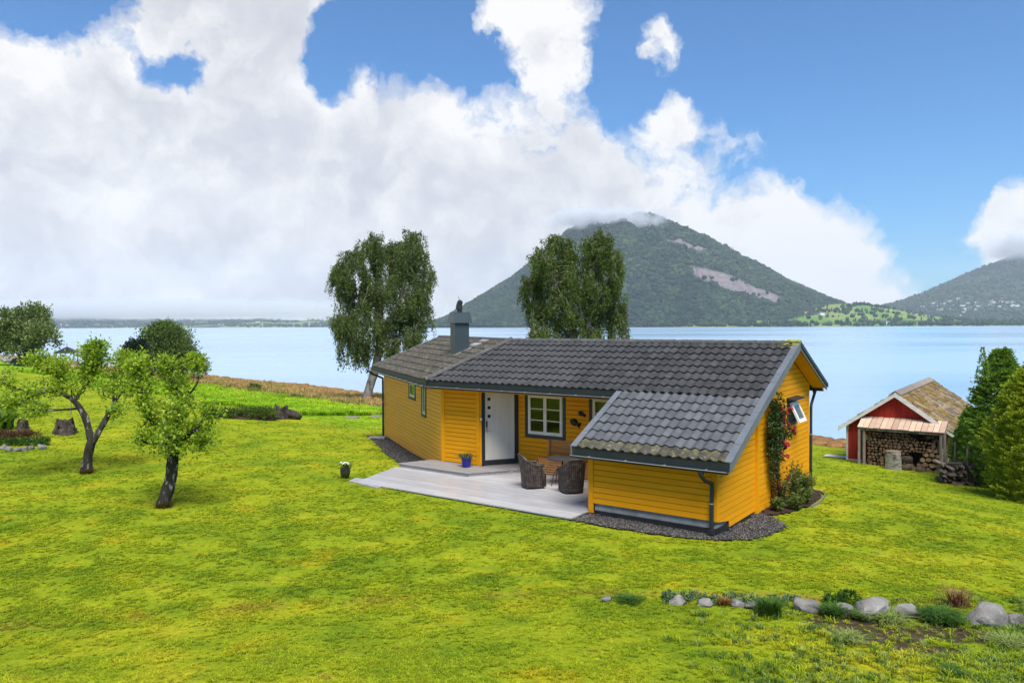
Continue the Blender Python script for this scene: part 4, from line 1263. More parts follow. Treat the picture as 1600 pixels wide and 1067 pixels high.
step = empty('step', hw(-5.5, 1.9, .04), TH); step_off = Vector((-5.5, 1.9))
tag(step, 'low grey wooden step along the wall below the white door', 'step')
v = 1.40
while v < 3.50:
    v1 = v + .118
    def lf(vv): return -7.62 + (vv - 1.36) * .391 if vv < 2.50 else -5.27 + (vv - 2.52) * .662 + .06
    def rt(vv): return -4.82 + (vv - 1.42) * .657
    if v < 2.5 < v1 - .006: e = 2.49
    else: e = v1 - .006
    b = MB(); b.prism([(p[0] - step_off.x, p[1] - step_off.y) for p in ((lf(v), v), (rt(v), v), (rt(e), e), (lf(min(e, 2.49) if v < 2.5 else e), e))], .090, .115 + random.uniform(-.001, .001)); b.build('plank', M_step, step)
    v = v1
def riser(P, Q, name='riser'):
    P = Vector(P) - step_off; Q = Vector(Q) - step_off; d = (Q - P).normalized(); n = Vector((-d.y, d.x)) * .025
    b = MB()
    for z0, z1 in ((.003, .040), (.044, .089)):
        b = MB(); b.hexa([(P.x, P.y, z0), (Q.x, Q.y, z0), (Q.x + n.x, Q.y + n.y, z0), (P.x + n.x, P.y + n.y, z0), (P.x, P.y, z1), (Q.x, Q.y, z1), (Q.x + n.x, Q.y + n.y, z1), (P.x + n.x, P.y + n.y, z1)]); b.build(name, M_step, step)
riser((-7.58, 1.42), (-4.86, 1.42)); riser((-4.84, 1.44), (-3.50, 3.48)); riser((-7.12, 2.66), (-7.60, 1.44))
# ------------------------------------------------------------------ terrace furniture and pots
def wicker_mat():
    m, T, b = mat('brown_wicker', (.05, .035, .028), .55, .4)
    tc = T.node('ShaderNodeTexCoord').outputs['UV']
    sep = T.node('ShaderNodeSeparateXYZ'); T.link(tc, sep.inputs[0])
    wx = T.math('SINE', T.math('MULTIPLY', sep.outputs[0], 170.0)); wy = T.math('SINE', T.math('MULTIPLY', sep.outputs[1], 80.0))
    h = T.math('ADD', T.math('MULTIPLY', wx, .65), T.math('MULTIPLY', wy, .35))
    n = T.noise(T.node('ShaderNodeTexCoord').outputs['Object'], 9, 4, .6)
    col = T.ramp(T.math('ADD', T.math('MULTIPLY', h, .13), n), [(.28, (.012, .008, .007)), (.5, (.040, .028, .022)), (.74, (.11, .080, .066))])
    T.link(col, b.inputs['Base Color']); T.link(T.bump(h, .7, .012), b.inputs['Normal'])
    return m


M_wick = wicker_mat()
M_cush = varied('chair_cushion', (.10, .065, .055), (.15, .10, .085), 6, .9, .1, .2, .01)
M_wood = varied('oiled_bench_wood', (.36, .15, .05), (.50, .235, .085), 2.0, .5, .35, .15, .003, (1, 7, 7), .12)
M_iron = varied('dark_table_metal', (.03, .03, .032), (.05, .05, .052), 4, .4, .5, .05, .002)
M_bluepot = varied('cobalt_glaze', (.006, .010, .17), (.010, .016, .24), 3, .18, .6, .03, .003)
M_blackpot = varied('black_glaze', (.012, .012, .014), (.03, .028, .027), 3, .25, .5, .05, .003)
M_soil = varied('potting_soil', (.035, .022, .014), (.07, .045, .03), 12, .95, .1, .6, .02)


def shell_grid(fn, nu, nv):
    V = [fn(i / nu, j / nv) for j in range(nv + 1) for i in range(nu + 1)]
    F = [(j * (nu + 1) + i, j * (nu + 1) + i + 1, (j + 1) * (nu + 1) + i + 1, (j + 1) * (nu + 1) + i) for j in range(nv) for i in range(nu)]
    UV = [(i / nu, j / nv) for j in range(nv + 1) for i in range(nu + 1)]
    return V, F, UV


def uv_mesh(name, parts, m):
    V, F, U = [], [], []
    for (v, f, u) in parts:
        b = len(V); V += v; F += [tuple(b + k for k in q) for q in f]; U += u
    me = bpy.data.meshes.new(name); me.from_pydata(V, [], F); me.materials.append(m)
    lay = me.uv_layers.new(name='UVMap')
    for lp in me.loops: lay.data[lp.index].uv = U[lp.vertex_index]
    me.polygons.foreach_set('use_smooth', [True] * len(F)); me.update(); return me


def make_chair(loc, rz, label):
    """wicker tub chair; it faces +x, its back is towards -x"""
    c = empty('wicker_chair', loc, rz); tag(c, label, 'chair', 'wicker chairs on the terrace')
    A = R(128)
    def foot(a, r):  # rounded square footprint
        k = (abs(math.cos(a)) ** 3.2 + abs(math.sin(a)) ** 3.2) ** (-1 / 3.2); return -math.cos(a) * r * k, math.sin(a) * r * k
    def top(a):
        t = abs(a) / A; return .635 + .265 * (1 - smoothstep(.12, .72, np.array(t)).item())
    def outer(s, t):
        a = -A + 2 * A * s; z = .055 + (top(a) - .055) * t
        r = .285 + .045 * t ** 1.5 + .012 * math.sin(t * math.pi * 1.0); x, y = foot(a, r); lean = .09 * max(0, t - .35) * max(0, math.cos(a))
        return (x - lean, y, z)
    def inner(s, t):
        a = A - 2 * A * s; z = .36 + (top(a) - .36) * t; r = .235 + .05 * t; x, y = foot(a, r); lean = .08 * max(0, t - .2) * max(0, math.cos(a))
        return (x - lean, y, z)
    body = link('body', uv_mesh('body', [shell_grid(outer, 40, 8), shell_grid(inner, 40, 6)], M_wick), c)
    mb = MB(); path = []; n = 40
    for i in range(n + 1):
        o = Vector(outer(i / n, 1)); q = Vector(inner(1 - i / n, 1)); path.append((o + q) / 2)
    mb.tube(path, .034, 8)
    for s in (0, 1):
        o = Vector(outer(s, 1)); b = Vector(outer(s, 0)); q = Vector(inner(1 - s, 1)); b.x = o.x
        mb.tube([(o + q) / 2, (o * .5 + q * .5) * .5 + b * .5, b + Vector((0, 0, .0))], .032, 8)
    mb.build('rim', M_wick, c, smooth=True)
    xa, ya = outer(0, 0)[0], abs(outer(0, 0)[1])
    fr = shell_grid(lambda s, t: (xa + .10 + .01 * math.sin(s * math.pi), -ya + 2 * ya * s, .055 + .30 * t), 14, 4)
    st = shell_grid(lambda s, t: (-.23 + (xa + .10 + .23) * s, -ya * .93 + 2 * ya * .93 * t, .355), 4, 4)
    sides = [shell_grid(lambda s, t, k=k: (xa + .10 * s, k * ya, .055 + .30 * t), 3, 4) for k in (-1, 1)]
    link('seat_base', uv_mesh('seat_base', [fr, st] + sides, M_wick), c)
    bm = bmesh.new(); bmesh.ops.create_cube(bm, size=1.0, matrix=Matrix.Translation((.02, 0, .40)) @ Matrix.Diagonal((.46, .46, .085, 1)))
    bmesh.ops.bevel(bm, geom=bm.edges[:], offset=.032, segments=3, affect='EDGES')
    me = bpy.data.meshes.new('seat'); bm.to_mesh(me); bm.free(); me.materials.append(M_cush); me.polygons.foreach_set('use_smooth', [True] * len(me.polygons)); link('seat', me, c)
    for sx in (-.22, .20):
        for sy in (-.22, .22):
            q = MB(); q.tube([(sx, sy, .0), (sx, sy, .075)], [.020, .026], 8); q.build('leg', M_wick, c)
    return c


DZ = .042
make_chair(hw(-2.52, 1.33, DZ), R(16), 'brown wicker armchair standing sideways, nearer to the white door')
make_chair(hw(-1.36, 1.42, DZ), R(104), 'brown wicker armchair seen from the back, beside the low roof')


def make_table(loc):
    t = empty('round_table', loc); tag(t, 'small round dark garden table between the wicker chairs', 'table')
    mb = MB(); mb.lathe([(.0, .705), (.40, .705), (.425, .715), (.425, .730), (.405, .738), (.0, .738)], 40, cap0=False, cap1=False); mb.build('table_top', M_iron, t, auto=35)
    mb = MB(); mb.tube([(0, 0, .25), (0, 0, .704)], .025, 12); mb.build('stem', M_iron, t, smooth=True)
    for k in range(4):
        a = k * math.pi / 2 + .5; c, s = math.cos(a), math.sin(a)
        pts = [(c * r, s * r, z) for r, z in ((.02, .46), (.10, .47), (.20, .42), (.28, .30), (.32, .15), (.35, .012))]
        mb = MB(); mb.tube(pts, .013, 8); mb.build('leg', M_iron, t, smooth=True)


make_table(hw(-2.05, 2.08, DZ))


def make_bench():
    u0, u1 = -3.45, -.95
    b = empty('wooden_bench', hw((u0 + u1) / 2, 3.25, DZ), TH); tag(b, 'brown slatted wooden bench under the porch window', 'bench')
    L = (u1 - u0) / 2
    for i in range(6):
        q = MB(); y = -.27 + i * .083; q.box((-L, y, .43), (L, y + .073, .452)); q.build('seat_slat', M_wood, b)
    for i in range(6):
        q = MB(); z = .55 + i * .072; q.box((-L, .275 + i * .006, z), (L, .295 + i * .006, z + .046)); q.build('back_slat', M_wood, b)
    for i in range(6):
        q = MB(); z = .030 + i * .068; q.box((-L + .01, -.262, z), (L - .01, -.244, z + .044)); q.build('front_slat', M_wood, b)
    for x in (-L + .03, -.4, .4, L - .03):
        q = MB(); q.box((x - .03, .245, 0), (x + .03, .274, .93)); q.build('leg', M_wood, b)
        q = MB(); q.box((x - .03, -.243, 0), (x + .03, -.20, .428)); q.build('leg', M_wood, b)


make_bench()
L_pot = foliage('pot_leaf', (.09, .10, .025), (.20, .20, .06), 6)
L_green = foliage('garden_leaf', (.035, .085, .015), (.11, .19, .03), 2.2)
M_petalw = varied('white_petal', (.78, .78, .74), (.85, .85, .82), 8, .7, .2, 0)


def pot(name, label, loc, prof, m, leafm, n, spread, hgt, flowers=0):
    p = empty(name, loc); tag(p, label, 'flower pot')
    mb = MB(); mb.lathe(prof, 28, cap0=True, cap1=False); mb.build('pot', m, p, auto=40)
    top = max(q[1] for q in prof); rt = prof[-1][0]
    mb = MB(); mb.lathe([(.0, top - .035), (rt * .98, top - .035)], 20, cap0=False, cap1=False); mb.build('soil', M_soil, p)
    P = rng.normal(size=(n, 3)) * [spread * .5, spread * .5, 0]; P[:, 2] = top - .03 + rng.uniform(0, hgt, n)
    d = P * [1, 1, 0] * 3 + [0, 0, .6]
    link('leaves', leaf_mesh('leaves', P, rng.uniform(.018, .035, n), leafm, dirs=d, length=2.2), p)
    for k in range(flowers):
        a = rng.uniform(0, 6.28); r = rng.uniform(.02, spread * .8); z = top + rng.uniform(.07, hgt + .06)
        q = MB()
        for j in range(6):
            g = j * math.pi / 3; ct = Vector((r * math.cos(a), r * math.sin(a), z)); e = Vector((math.cos(g), math.sin(g), .35)) * .038; f = Vector((-math.sin(g), math.cos(g), 0)) * .018
            q.add([ct, ct + e * .6 + f, ct + e, ct + e * .6 - f], [(0, 1, 2, 3)])
        q.build('flower', M_petalw, p)
    return p


pot('flower_pot', 'cobalt blue glazed flower pot on the step beside the door', hw(-5.47, 2.12, .156),
    [(.10, 0), (.125, .01), (.150, .20), (.172, .27), (.178, .275), (.178, .315), (.160, .318), (.152, .28)], M_bluepot, L_pot, 320, .20, .07)
pb = ground_px(539.5, 747.5)
pot('flower_pot', 'black glazed flower pot with white flowers on the lawn', (pb.x, pb.y, pb.z + .02),
    [(.085, 0), (.10, .01), (.135, .10), (.150, .20), (.140, .25), (.150, .27), (.150, .285), (.132, .288), (.125, .25)], M_blackpot, L_green, 160, .16, .12, 18)
# flat stone slab at the corner of the terrace, lids and splash block on the lawn
M_slab = varied('slab_stone', (.24, .22, .21), (.34, .32, .30), 4, .8, .25, .4, .008, spots=[(3, .6, .7, (.14, .13, .12), .6)])
pts = [ground_px(*q) for q in ((545, 753), (556, 748.5), (604, 757.5), (602, 761), (588, 763.5))]
mb = MB(); zc = max(p.z for p in pts) + .035; mb.prism([(p.x, p.y) for p in pts], zc - .07, zc); tag(mb.build('stone_slab', M_slab), 'flat grey stone slab at the terrace corner', 'slab')
M_lid = varied('lid_concrete', (.12, .11, .09), (.20, .18, .15), 5, .9, .2, .4, .01)
for (x, y, r, lb) in ((550, 653, .42, 'round concrete lid in the lawn, further from the house'), (588, 651, .40, 'round concrete lid in the lawn close to the wing corner')):
    p = ground_px(x, y); mb = MB(); mb.lathe([(r, -.05), (r, .05), (r - .03, .07), (0, .075)], 24, cap1=False); o = mb.build('well_lid', M_lid, loc=(p.x, p.y, p.z)); tag(o, lb, 'lid')
p = ground_px(590, 686); mb = MB(); mb.box((-.36, -.16, -.03), (.30, .16, .07)); mb.box((-.36, -.16, .07), (.30, -.12, .10)); mb.box((-.36, .12, .07), (.30, .16, .10))
tag(mb.build('splash_block', M_slab, loc=(p.x, p.y, p.z)), 'dark splash block at the foot of the wing downpipe', 'splash block')
# black fish ornaments on the porch wall
for k, (u, z, s, lb) in enumerate(((-2.33, 1.82, .62, 'small black fish ornament high on the porch wall'), (-2.56, 1.55, .9, 'larger black fish ornament low on the porch wall'))):
    f = MB(); n = 16
    prof = [(-.18, .0), (-.15, .05), (-.08, .105), (0, .12), (.08, .09), (.14, .03), (.20, .075), (.24, .09), (.225, 0), (.24, -.09), (.20, -.075), (.14, -.03), (.08, -.09), (0, -.12), (-.08, -.105), (-.15, -.05)]
    vs = [(x * s, -.015, z2 * s) for x, z2 in prof] + [(x * s * .8, -.05 * s - .015, z2 * s * .7) for x, z2 in prof] + [(x * s, .0, z2 * s) for x, z2 in prof]
    m_ = len(prof)
    f.add(vs, [tuple(m_ + i for i in range(m_)), tuple(2 * m_ + i for i in range(m_ - 1, -1, -1))] + [(i, (i + 1) % m_, m_ + (i + 1) % m_, m_ + i) for i in range(m_)] + [(2 * m_ + i, 2 * m_ + (i + 1) % m_, (i + 1) % m_, i) for i in range(m_)])
    o = f.build('fish_ornament', M_fish); o.location = hw(u, 3.562, z); o.rotation_euler = (0, .35, TH); tag(o, lb, 'ornament')

# ------------------------------------------------------------------ gravel strips round the house
def in_poly(P, poly):
    x, y = P[:, 0], P[:, 1]; ins = np.zeros(len(P), bool); j = len(poly) - 1
    for i in range(len(poly)):
        xi, yi = poly[i]; xj, yj = poly[j]
        ins ^= ((yi > y) != (yj > y)) & (x < (xj - xi) * (y - yi) / (yj - yi + 1e-12) + xi); j = i
    return ins


G1 = [(-.02, -.84), (.9, -.86), (1.7, -.80), (2.5, -.72), (3.0, -.52), (3.5, -.12), (3.85, .42), (4.02, 1.1), (4.0, 1.75), (3.75, 2.2), (3.4, 2.5), (3.14, 2.55), (3.14, 2.4), (3.05, .05), (.05, .05), (-.02, -.05)]
a = onB(9.3); b = onB(.45); a2 = onB(9.6) + BOUT * .75; b2 = onB(1.15) + BOUT * 1.0; b3 = onB(.2) + BOUT * .35
G2 = [(a.x, a.y), (a2.x, a2.y), (onB(6) + BOUT * .95)[:], (onB(3.4) + BOUT * 1.05)[:], (b2.x, b2.y), (b3.x, b3.y), (b.x, b.y)]
BED = [(3.14, 2.5), (3.42, 2.5), (3.72, 2.9), (3.92, 3.6), (4.02, 4.6), (3.92, 5.55), (3.7, 5.9), (3.14, 5.9)]
def loc_to_w(P): return np.stack([HO.x + HU.x * P[:, 0] + HV.x * P[:, 1], HO.y + HU.y * P[:, 0] + HV.y * P[:, 1]], 1)
def w_to_loc(P): d = P - [HO.x, HO.y]; return np.stack([d[:, 0] * HU.x + d[:, 1] * HU.y, d[:, 0] * HV.x + d[:, 1] * HV.y], 1)


def strip(poly, name, m, lift, step=.09, kind='structure', label=None, cat=None):
    """ground cover sheet following the ground inside a plan outline"""
    poly = [tuple(p)[:2] for p in poly]; A = np.array(poly)
    xs = np.arange(A[:, 0].min() - step, A[:, 0].max() + 2 * step, step); ys = np.arange(A[:, 1].min() - step, A[:, 1].max() + 2 * step, step)
    X, Y = np.meshgrid(xs, ys); P = np.stack([X.ravel(), Y.ravel()], 1)
    wob = P + .07 * np.stack([fbm(P[:, 0] * 2.2, P[:, 1] * 2.2, 2, 3), fbm(P[:, 0] * 2.2, P[:, 1] * 2.2, 2, 13)], 1)
    ins = in_poly(wob, poly)
    Wd = loc_to_w(P); Z = ground_z(Wd[:, 0], Wd[:, 1]) + lift + .012 * fbm(P[:, 0] * 6, P[:, 1] * 6, 2, 4)
    nx = len(xs); i = (np.arange(len(ys) - 1)[:, None] * nx + np.arange(nx - 1)[None]).ravel()
    F = np.stack([i, i + 1, i + nx + 1, i + nx], 1); F = F[ins[F].sum(1) >= 3]
    o = link(name, mesh_np(name, np.c_[Wd, Z], [F], m, True)); tag(o, label, cat, kind=kind)
    Q = P[ins]; return Q


for k, (poly, lb) in enumerate(((G1, 'dark gravel strip round the low extension'), (G2, 'dark gravel strip along the angled wing'))):
    Q = strip(poly, 'gravel_path', M_gravel, .035, label=lb, cat='gravel')
    n = 5200 if k == 0 else 3000
    idx = rng.integers(0, len(Q), n); Pl = Q[idx] + rng.uniform(-.05, .05, (n, 2)); Wd = loc_to_w(Pl)
    bm = bmesh.new(); bmesh.ops.create_icosphere(bm, subdivisions=1, radius=1.0)
    for v_ in bm.verts: v_.co = Vector((v_.co.x * (1 + .25 * math.sin(v_.co.y * 5)), v_.co.y * .8, v_.co.z * .6))
    srcs = []
    for q, (c1, c2) in enumerate((((.035, .031, .03), (.07, .063, .06)), ((.10, .092, .088), (.17, .155, .148)), ((.03, .028, .027), (.06, .055, .05)))):
        me = bpy.data.meshes.new('pebble'); bm.to_mesh(me); me.materials.append(varied('pebble_stone', c1, c2, 2, .8, .25, 0, rand=.3)); srcs.append(me)
    bm.free()
    o = instancer('gravel', np.c_[Wd, ground_z(Wd[:, 0], Wd[:, 1]) + .045], rng.uniform(0, 6.28, n), rng.uniform(.010, .024, n), srcs)
    tag(o, lb.replace('strip', 'stones in the strip'), 'gravel', kind='stuff')
M_bed = varied('bed_soil', (.035, .022, .018), (.075, .045, .035), 8, .95, .15, .8, .03, spots=[(10, .58, .68, (.16, .03, .05), .6)])
strip(BED, 'flower_bed_soil', M_bed, .045, label='dark soil bed under the climbing rose', cat='soil')
# thin stone edging of the bed
mb = MB(); e = [(4.02, 4.0), (4.07, 4.6), (3.97, 5.55), (3.74, 5.93), (3.2, 5.96)]
for (p, q) in zip(e[:-1], e[1:]):
    P, Q = hw(*p), hw(*q); d = (Q - P).normalized(); n_ = Vector((-d.y, d.x, 0)) * .03; z0 = gz(P.x, P.y); z1 = gz(Q.x, Q.y)
    mb.hexa([(P.x, P.y, z0 - .05), (Q.x, Q.y, z1 - .05), (Q.x + n_.x, Q.y + n_.y, z1 - .05), (P.x + n_.x, P.y + n_.y, z0 - .05), (P.x, P.y, z0 + .06), (Q.x, Q.y, z1 + .06), (Q.x + n_.x, Q.y + n_.y, z1 + .06), (P.x + n_.x, P.y + n_.y, z0 + .06)])
tag(mb.build('bed_edging', M_lid), 'narrow stone edging round the rose bed', 'edging')

# ------------------------------------------------------------------ red boathouse with wood shelter
S0w = Vector((15.20, 34.5)); SZ = gz(15.6, 34.2) - .02
M_red = varied('falu_red_board', (.32, .022, .014), (.42, .036, .022), 2.4, .8, .2, .25, .004, (6, 6, 1), .14, [(3, .60, .72, (.15, .02, .016), .6)])
M_wwood = varied('weathered_white_board', (.48, .46, .43), (.64, .62, .58), 3, .7, .25, .25, .004, (1, 1, 5), .08, [(5, .58, .68, (.25, .22, .19), .7)])
M_old = varied('weathered_wood', (.16, .13, .105), (.27, .23, .19), 3, .85, .2, .35, .005, (5, 5, 1), .15)
M_pine = varied('new_pine_board', (.40, .25, .16), (.58, .43, .33), 3, .7, .25, .2, .004, (1, 8, 1), .22, [(2.5, .58, .7, (.28, .17, .11), .5)])
M_slate = varied('mossy_slate', (.11, .075, .03), (.24, .19, .13), 1.2, .9, .2, .7, .03, (1, 2.2, 1), .05,
                 [(.7, .44, .56, (.17, .095, .008), .92), (7, .56, .64, (.36, .32, .26), .7), (4, .60, .68, (.06, .045, .03), .7)])
def island_vary(m, lo, hi):
    T = NT(m.node_tree); b = m.node_tree.nodes['Principled BSDF']; src = b.inputs['Base Color'].links[0].from_socket
    v = T.maprange(T.node('ShaderNodeNewGeometry').outputs['Random Per Island'], 0, 1, lo, hi)
    T.link(T.mix(1.0, src, T.node_rgb(v), 'MULTIPLY'), b.inputs['Base Color'])
island_vary(M_slate, .55, 1.35)
shed = empty('boathouse', (S0w.x, S0w.y, SZ), TH); tag(shed, 'old red boathouse with a mossy roof by the shore', 'boathouse')
SW, SL, SEH, SAH = 4.0, 10.2, 1.72, 3.16
sl = (SAH - SEH) / (SW / 2)
def ztop(u): return SEH + sl * min(u, SW - u)
mb = MB(); n = 12
mb.prism([(.05, .03), (SW - .05, .03), (SW - .05, SL), (.05, SL)], 0.0, SEH - .02)
mb.add([(.05, .03, SEH - .02), (SW - .05, .03, SEH - .02), (SW / 2, .03, SAH - .05), (.05, SL, SEH - .02), (SW - .05, SL, SEH - .02), (SW / 2, SL, SAH - .05)], [(0, 1, 2), (5, 4, 3), (0, 2, 5, 3), (2, 1, 4, 5)])
sw = mb.build('wall', M_back, shed)
nb = 18; bw = SW / nb
for i in range(nb):
    a, b = i * bw + .006, (i + 1) * bw - .006; q = MB(); t0, t1 = ztop(a) - .04, ztop(b) - .04; j = random.uniform(0, .008)
    zlo = .12
    q.hexa([(a, .0 - j, zlo), (b, .0 - j, zlo), (b, .03, zlo), (a, .03, zlo), (a, .0 - j, t0), (b, .0 - j, t1), (b, .03, t1), (a, .03, t0)])
    if a < SW / 2 < b:
        q = MB(); q.prism([(a, zlo), (b, zlo), (b, t1), (SW / 2, SAH - .06), (a, t0)], -.03, j); q.v = [(x, -z, y) for x, y, z in q.v]
    q.build('board', M_red, sw)
for i in range(34):
    y0 = i * SL / 34; q = MB(); q.box((-.0, y0 + .005, .12), (.045, y0 + SL / 34 - .005, SEH - .03)); q.build('board', M_wwood, sw)
q = MB(); q.box((.06, -.032, 1.40), (.72, -.012, 1.46)); q.box((.06, -.034, .12), (.11, -.012, 1.40)); q.box((.67, -.034, .12), (.72, -.012, 1.40)); q.build('door', M_red, shed)
q = MB(); q.box((0, -.02, .0), (SW, .04, .115)); q.build('sill_beam', M_pine, shed)
q = MB(); q.box((-.03, -.028, .0), (.075, .05, SEH - .05)); q.build('corner_board', M_wwood, shed)
# roof with slates in courses
rf = MB(); ov = .32; lift = .06
def rz_(u): return ztop(u) + lift
for sgn in (0, 1):
    e_u = -ov if sgn == 0 else SW + ov; e_z = SEH - sl * ov + lift
    quad_slab(rf, (e_u, -ov, e_z), (SW / 2, -ov, SAH + lift), (SW / 2, SL + ov, SAH + lift), (e_u, SL + ov, e_z), .06)
sroof = rf.build('roof', M_old, shed)
SLT = MB(); rows = 11
for sgn in (-1, 1):
    for r in range(rows):
        t0 = r / rows; t1 = (r + 1.12) / rows
        y = -ov - random.uniform(.0, .05)
        while y < SL + ov:
            wd = random.uniform(.16, .60); a = 1 - t0; b = max(0, 1 - t1)
            U0 = SW / 2 + sgn * (SW / 2 + ov) * a; U1 = SW / 2 + sgn * (SW / 2 + ov) * b
            Z0 = SAH + lift - sl * (SW / 2 + ov) * a; Z1 = SAH + lift - sl * (SW / 2 + ov) * b
            j = random.uniform(.028, .055); k = random.uniform(-.07, .05)
            U0 += sgn * k; Z0 -= sl * k
            SLT.hexa([(U0, y, Z0 + .004), (U0, y + wd, Z0 + .004), (U1, y + wd, Z1 + .002), (U1, y, Z1 + .002), (U0, y + .008, Z0 + j), (U0, y + wd - .008, Z0 + j), (U1, y + wd - .008, Z1 + .012), (U1, y + .008, Z1 + .012)])
            y += wd
so = SLT.build('slate_courses', M_slate, sroof); so['kind'] = 'stuff'
for sgn, nm in ((0, 'barge_board'), (1, 'barge_board')):
    e_u = -ov if sgn == 0 else SW + ov; q = MB()
    e_z = SEH - sl * ov + lift
    q.add([(e_u, -ov - .03, e_z - .17), (SW / 2, -ov - .03, SAH + lift - .19), (SW / 2, -ov - .03, SAH + lift + .02), (e_u, -ov - .03, e_z + .03),
           (e_u, -ov - .002, e_z - .17), (SW / 2, -ov - .002, SAH + lift - .19), (SW / 2, -ov - .002, SAH + lift + .02), (e_u, -ov - .002, e_z + .03)], [(0, 1, 2, 3), (7, 6, 5, 4), (0, 4, 5, 1), (3, 2, 6, 7), (0, 3, 7, 4)])
    q.build(nm, M_wwood, shed)
for sgn in (-1, 1):
    for k in range(5):
        y0 = -ov + k * (SL + 2 * ov) / 5; y1 = y0 + (SL + 2 * ov) / 5 - .02; q = MB()
        U = SW / 2 + sgn * .24; q.hexa([(SW / 2, y0, SAH + lift + .06), (SW / 2, y1, SAH + lift + .06), (U, y1, SAH + lift - sl * .24 + .06), (U, y0, SAH + lift - sl * .24 + .06), (SW / 2, y0, SAH + lift + .085), (SW / 2, y1, SAH + lift + .085), (U, y1, SAH + lift - sl * .24 + .085), (U, y0, SAH + lift - sl * .24 + .085)]); q.build('ridge_board', M_old, sroof)
# hose reel by the door
q = MB(); ring = [(.80 + .10 * math.cos(a), -.09, 1.15 + .10 * math.sin(a)) for a in np.linspace(0, 2 * math.pi, 17)]; q.tube(ring, .022, 6, cap=False); q.tube([(p[0] * .5 + .40, -.07, p[2] * .5 + .575) for p in ring], .02, 6, cap=False)
hr = q.build('hose_coil', M_steel); hr.location = shed.location; hr.rotation_euler = (0, 0, TH); tag(hr, 'pale hose coil hanging beside the boathouse door', 'hose')
# lean-to wood shelter in front
lean = empty('wood_shelter', (S0w.x, S0w.y, SZ), TH); tag(lean, 'open wood shelter with a board roof against the red boathouse', 'shelter')
LU0, LU1 = .66, 4.02
zb, zf = 2.06, 1.70
for i in range(15):
    a = LU0 + i * (LU1 - LU0) / 15; b = a + (LU1 - LU0) / 15 - .018; j = random.uniform(0, .02); e = random.uniform(-.03, .03)
    q = MB(); q.hexa([(a, -1.12 + e, zf + j), (b, -1.12 + e, zf + j), (b, -.035, zb + j), (a, -.035, zb + j), (a, -1.12 + e, zf + .025 + j), (b, -1.12 + e, zf + .025 + j), (b, -.035, zb + .025 + j), (a, -.035, zb + .025 + j)]); q.build('roof_board', M_pine, lean)
for (u, v_, h) in ((.72, -1.02, 1.64), (.92, -.98, 1.66), (3.86, -1.02, 1.64), (3.94, -.5, 1.8), (.70, -.08, 1.96), (3.96, -.08, 1.96)):
    q = MB(); q.box((u - .045, v_ - .045, 0), (u + .045, v_ + .045, h)); q.build('post', M_old, lean)
q = MB(); q.box((LU0 + .02, -1.06, 1.60), (LU1 - .02, -.98, 1.695)); q.build('beam', M_old, lean)
q = MB(); q.tube([(4.02, -.95, .05), (4.25, -.2, 1.5)], .035, 6); q.build('brace', M_old, lean)
M_bark = varied('firewood_bark', (.035, .025, .018), (.085, .065, .05), 6, .95, .1, .6, .01, rand=.3)
M_logend = varied('firewood_end', (.15, .085, .045), (.30, .19, .11), 9, .8, .2, .15, .004, rand=.35, coords='Object', spots=[(3.0, .5, .66, (.10, .065, .045), .75)])
M_logdk = varied('weathered_log_end', (.13, .085, .055), (.24, .165, .11), 7, .85, .2, .2, .004, rand=.3, spots=[(3, .5, .64, (.06, .045, .035), .8)])
def log_mesh(mb, x, z, r, y0, y1, n=8, seg=None):
    ph = random.uniform(0, 6); el = random.uniform(.78, 1.0); sq = random.random() < .35
    ring = []
    for k in range(n):
        a = 2 * math.pi * k / n + ph; rr = r * random.uniform(.86, 1.08)
        if sq and k in (0, 1, 2): rr *= .62
        ring.append((x + rr * math.cos(a), z + rr * el * math.sin(a)))
    b = len(mb.v)
    mb.v += [(p[0], y0, p[1]) for p in ring] + [(p[0], y1, p[1]) for p in ring]
    mb.f += [(b + k, b + (k + 1) % n, b + n + (k + 1) % n, b + n + k) for k in range(n)]; mb.mi += [0] * n
    mb.f.append(tuple(b + k for k in range(n - 1, -1, -1))); mb.mi.append(1)
fw = MB(); z = .06; row = 0
while z < 1.62:
    u = 1.0 + (row % 2) * .05
    while u < 3.80:
        r = random.uniform(.050, .095)
        if u > 2.62 and z < .62 + .2 * math.sin(u * 3): u += r * 2; continue
        if z < 1.55 - .25 * max(0, math.sin(u * 2.2 + 1)) or random.random() < .3: log_mesh(fw, u + r, z + random.uniform(-.015, .015), r, -.86 + random.uniform(-.05, .04), -.15, random.choice((6, 7, 8)))
        u += r * 2.05
    z += .128; row += 1
o = fw.build('firewood', [M_bark, M_logend]); o.location = shed.location; o.rotation_euler = (0, 0, TH); tag(o, 'stacked firewood logs filling the shelter', 'firewood', kind='stuff')
q = MB(); q.box((.95, -.14, .05), (3.85, -.10, 1.6)); q.build('back_panel', M_bark, lean)
bigs = [(2.98, .10, .11), (3.20, .11, .12), (3.45, .11, .13), (3.68, .10, .10), (3.08, .30, .10), (3.30, .33, .11), (3.54, .33, .12), (3.74, .30, .09), (3.20, .52, .10), (3.42, .55, .11), (3.64, .54, .10), (3.34, .74, .09), (3.55, .75, .10), (3.74, .72, .08), (3.66, .92, .085), (3.46, .93, .08)]
pos_words = ['leftmost log of the bottom row', 'second log of the bottom row', 'third log of the bottom row', 'rightmost log of the bottom row', 'leftmost log of the second row', 'second log of the second row', 'third log of the second row', 'rightmost log of the second row',
             'leftmost log of the third row', 'middle log of the third row', 'rightmost log of the third row', 'leftmost log of the fourth row', 'middle log of the fourth row', 'rightmost log of the fourth row', 'right log of the top pair', 'left log of the top pair']
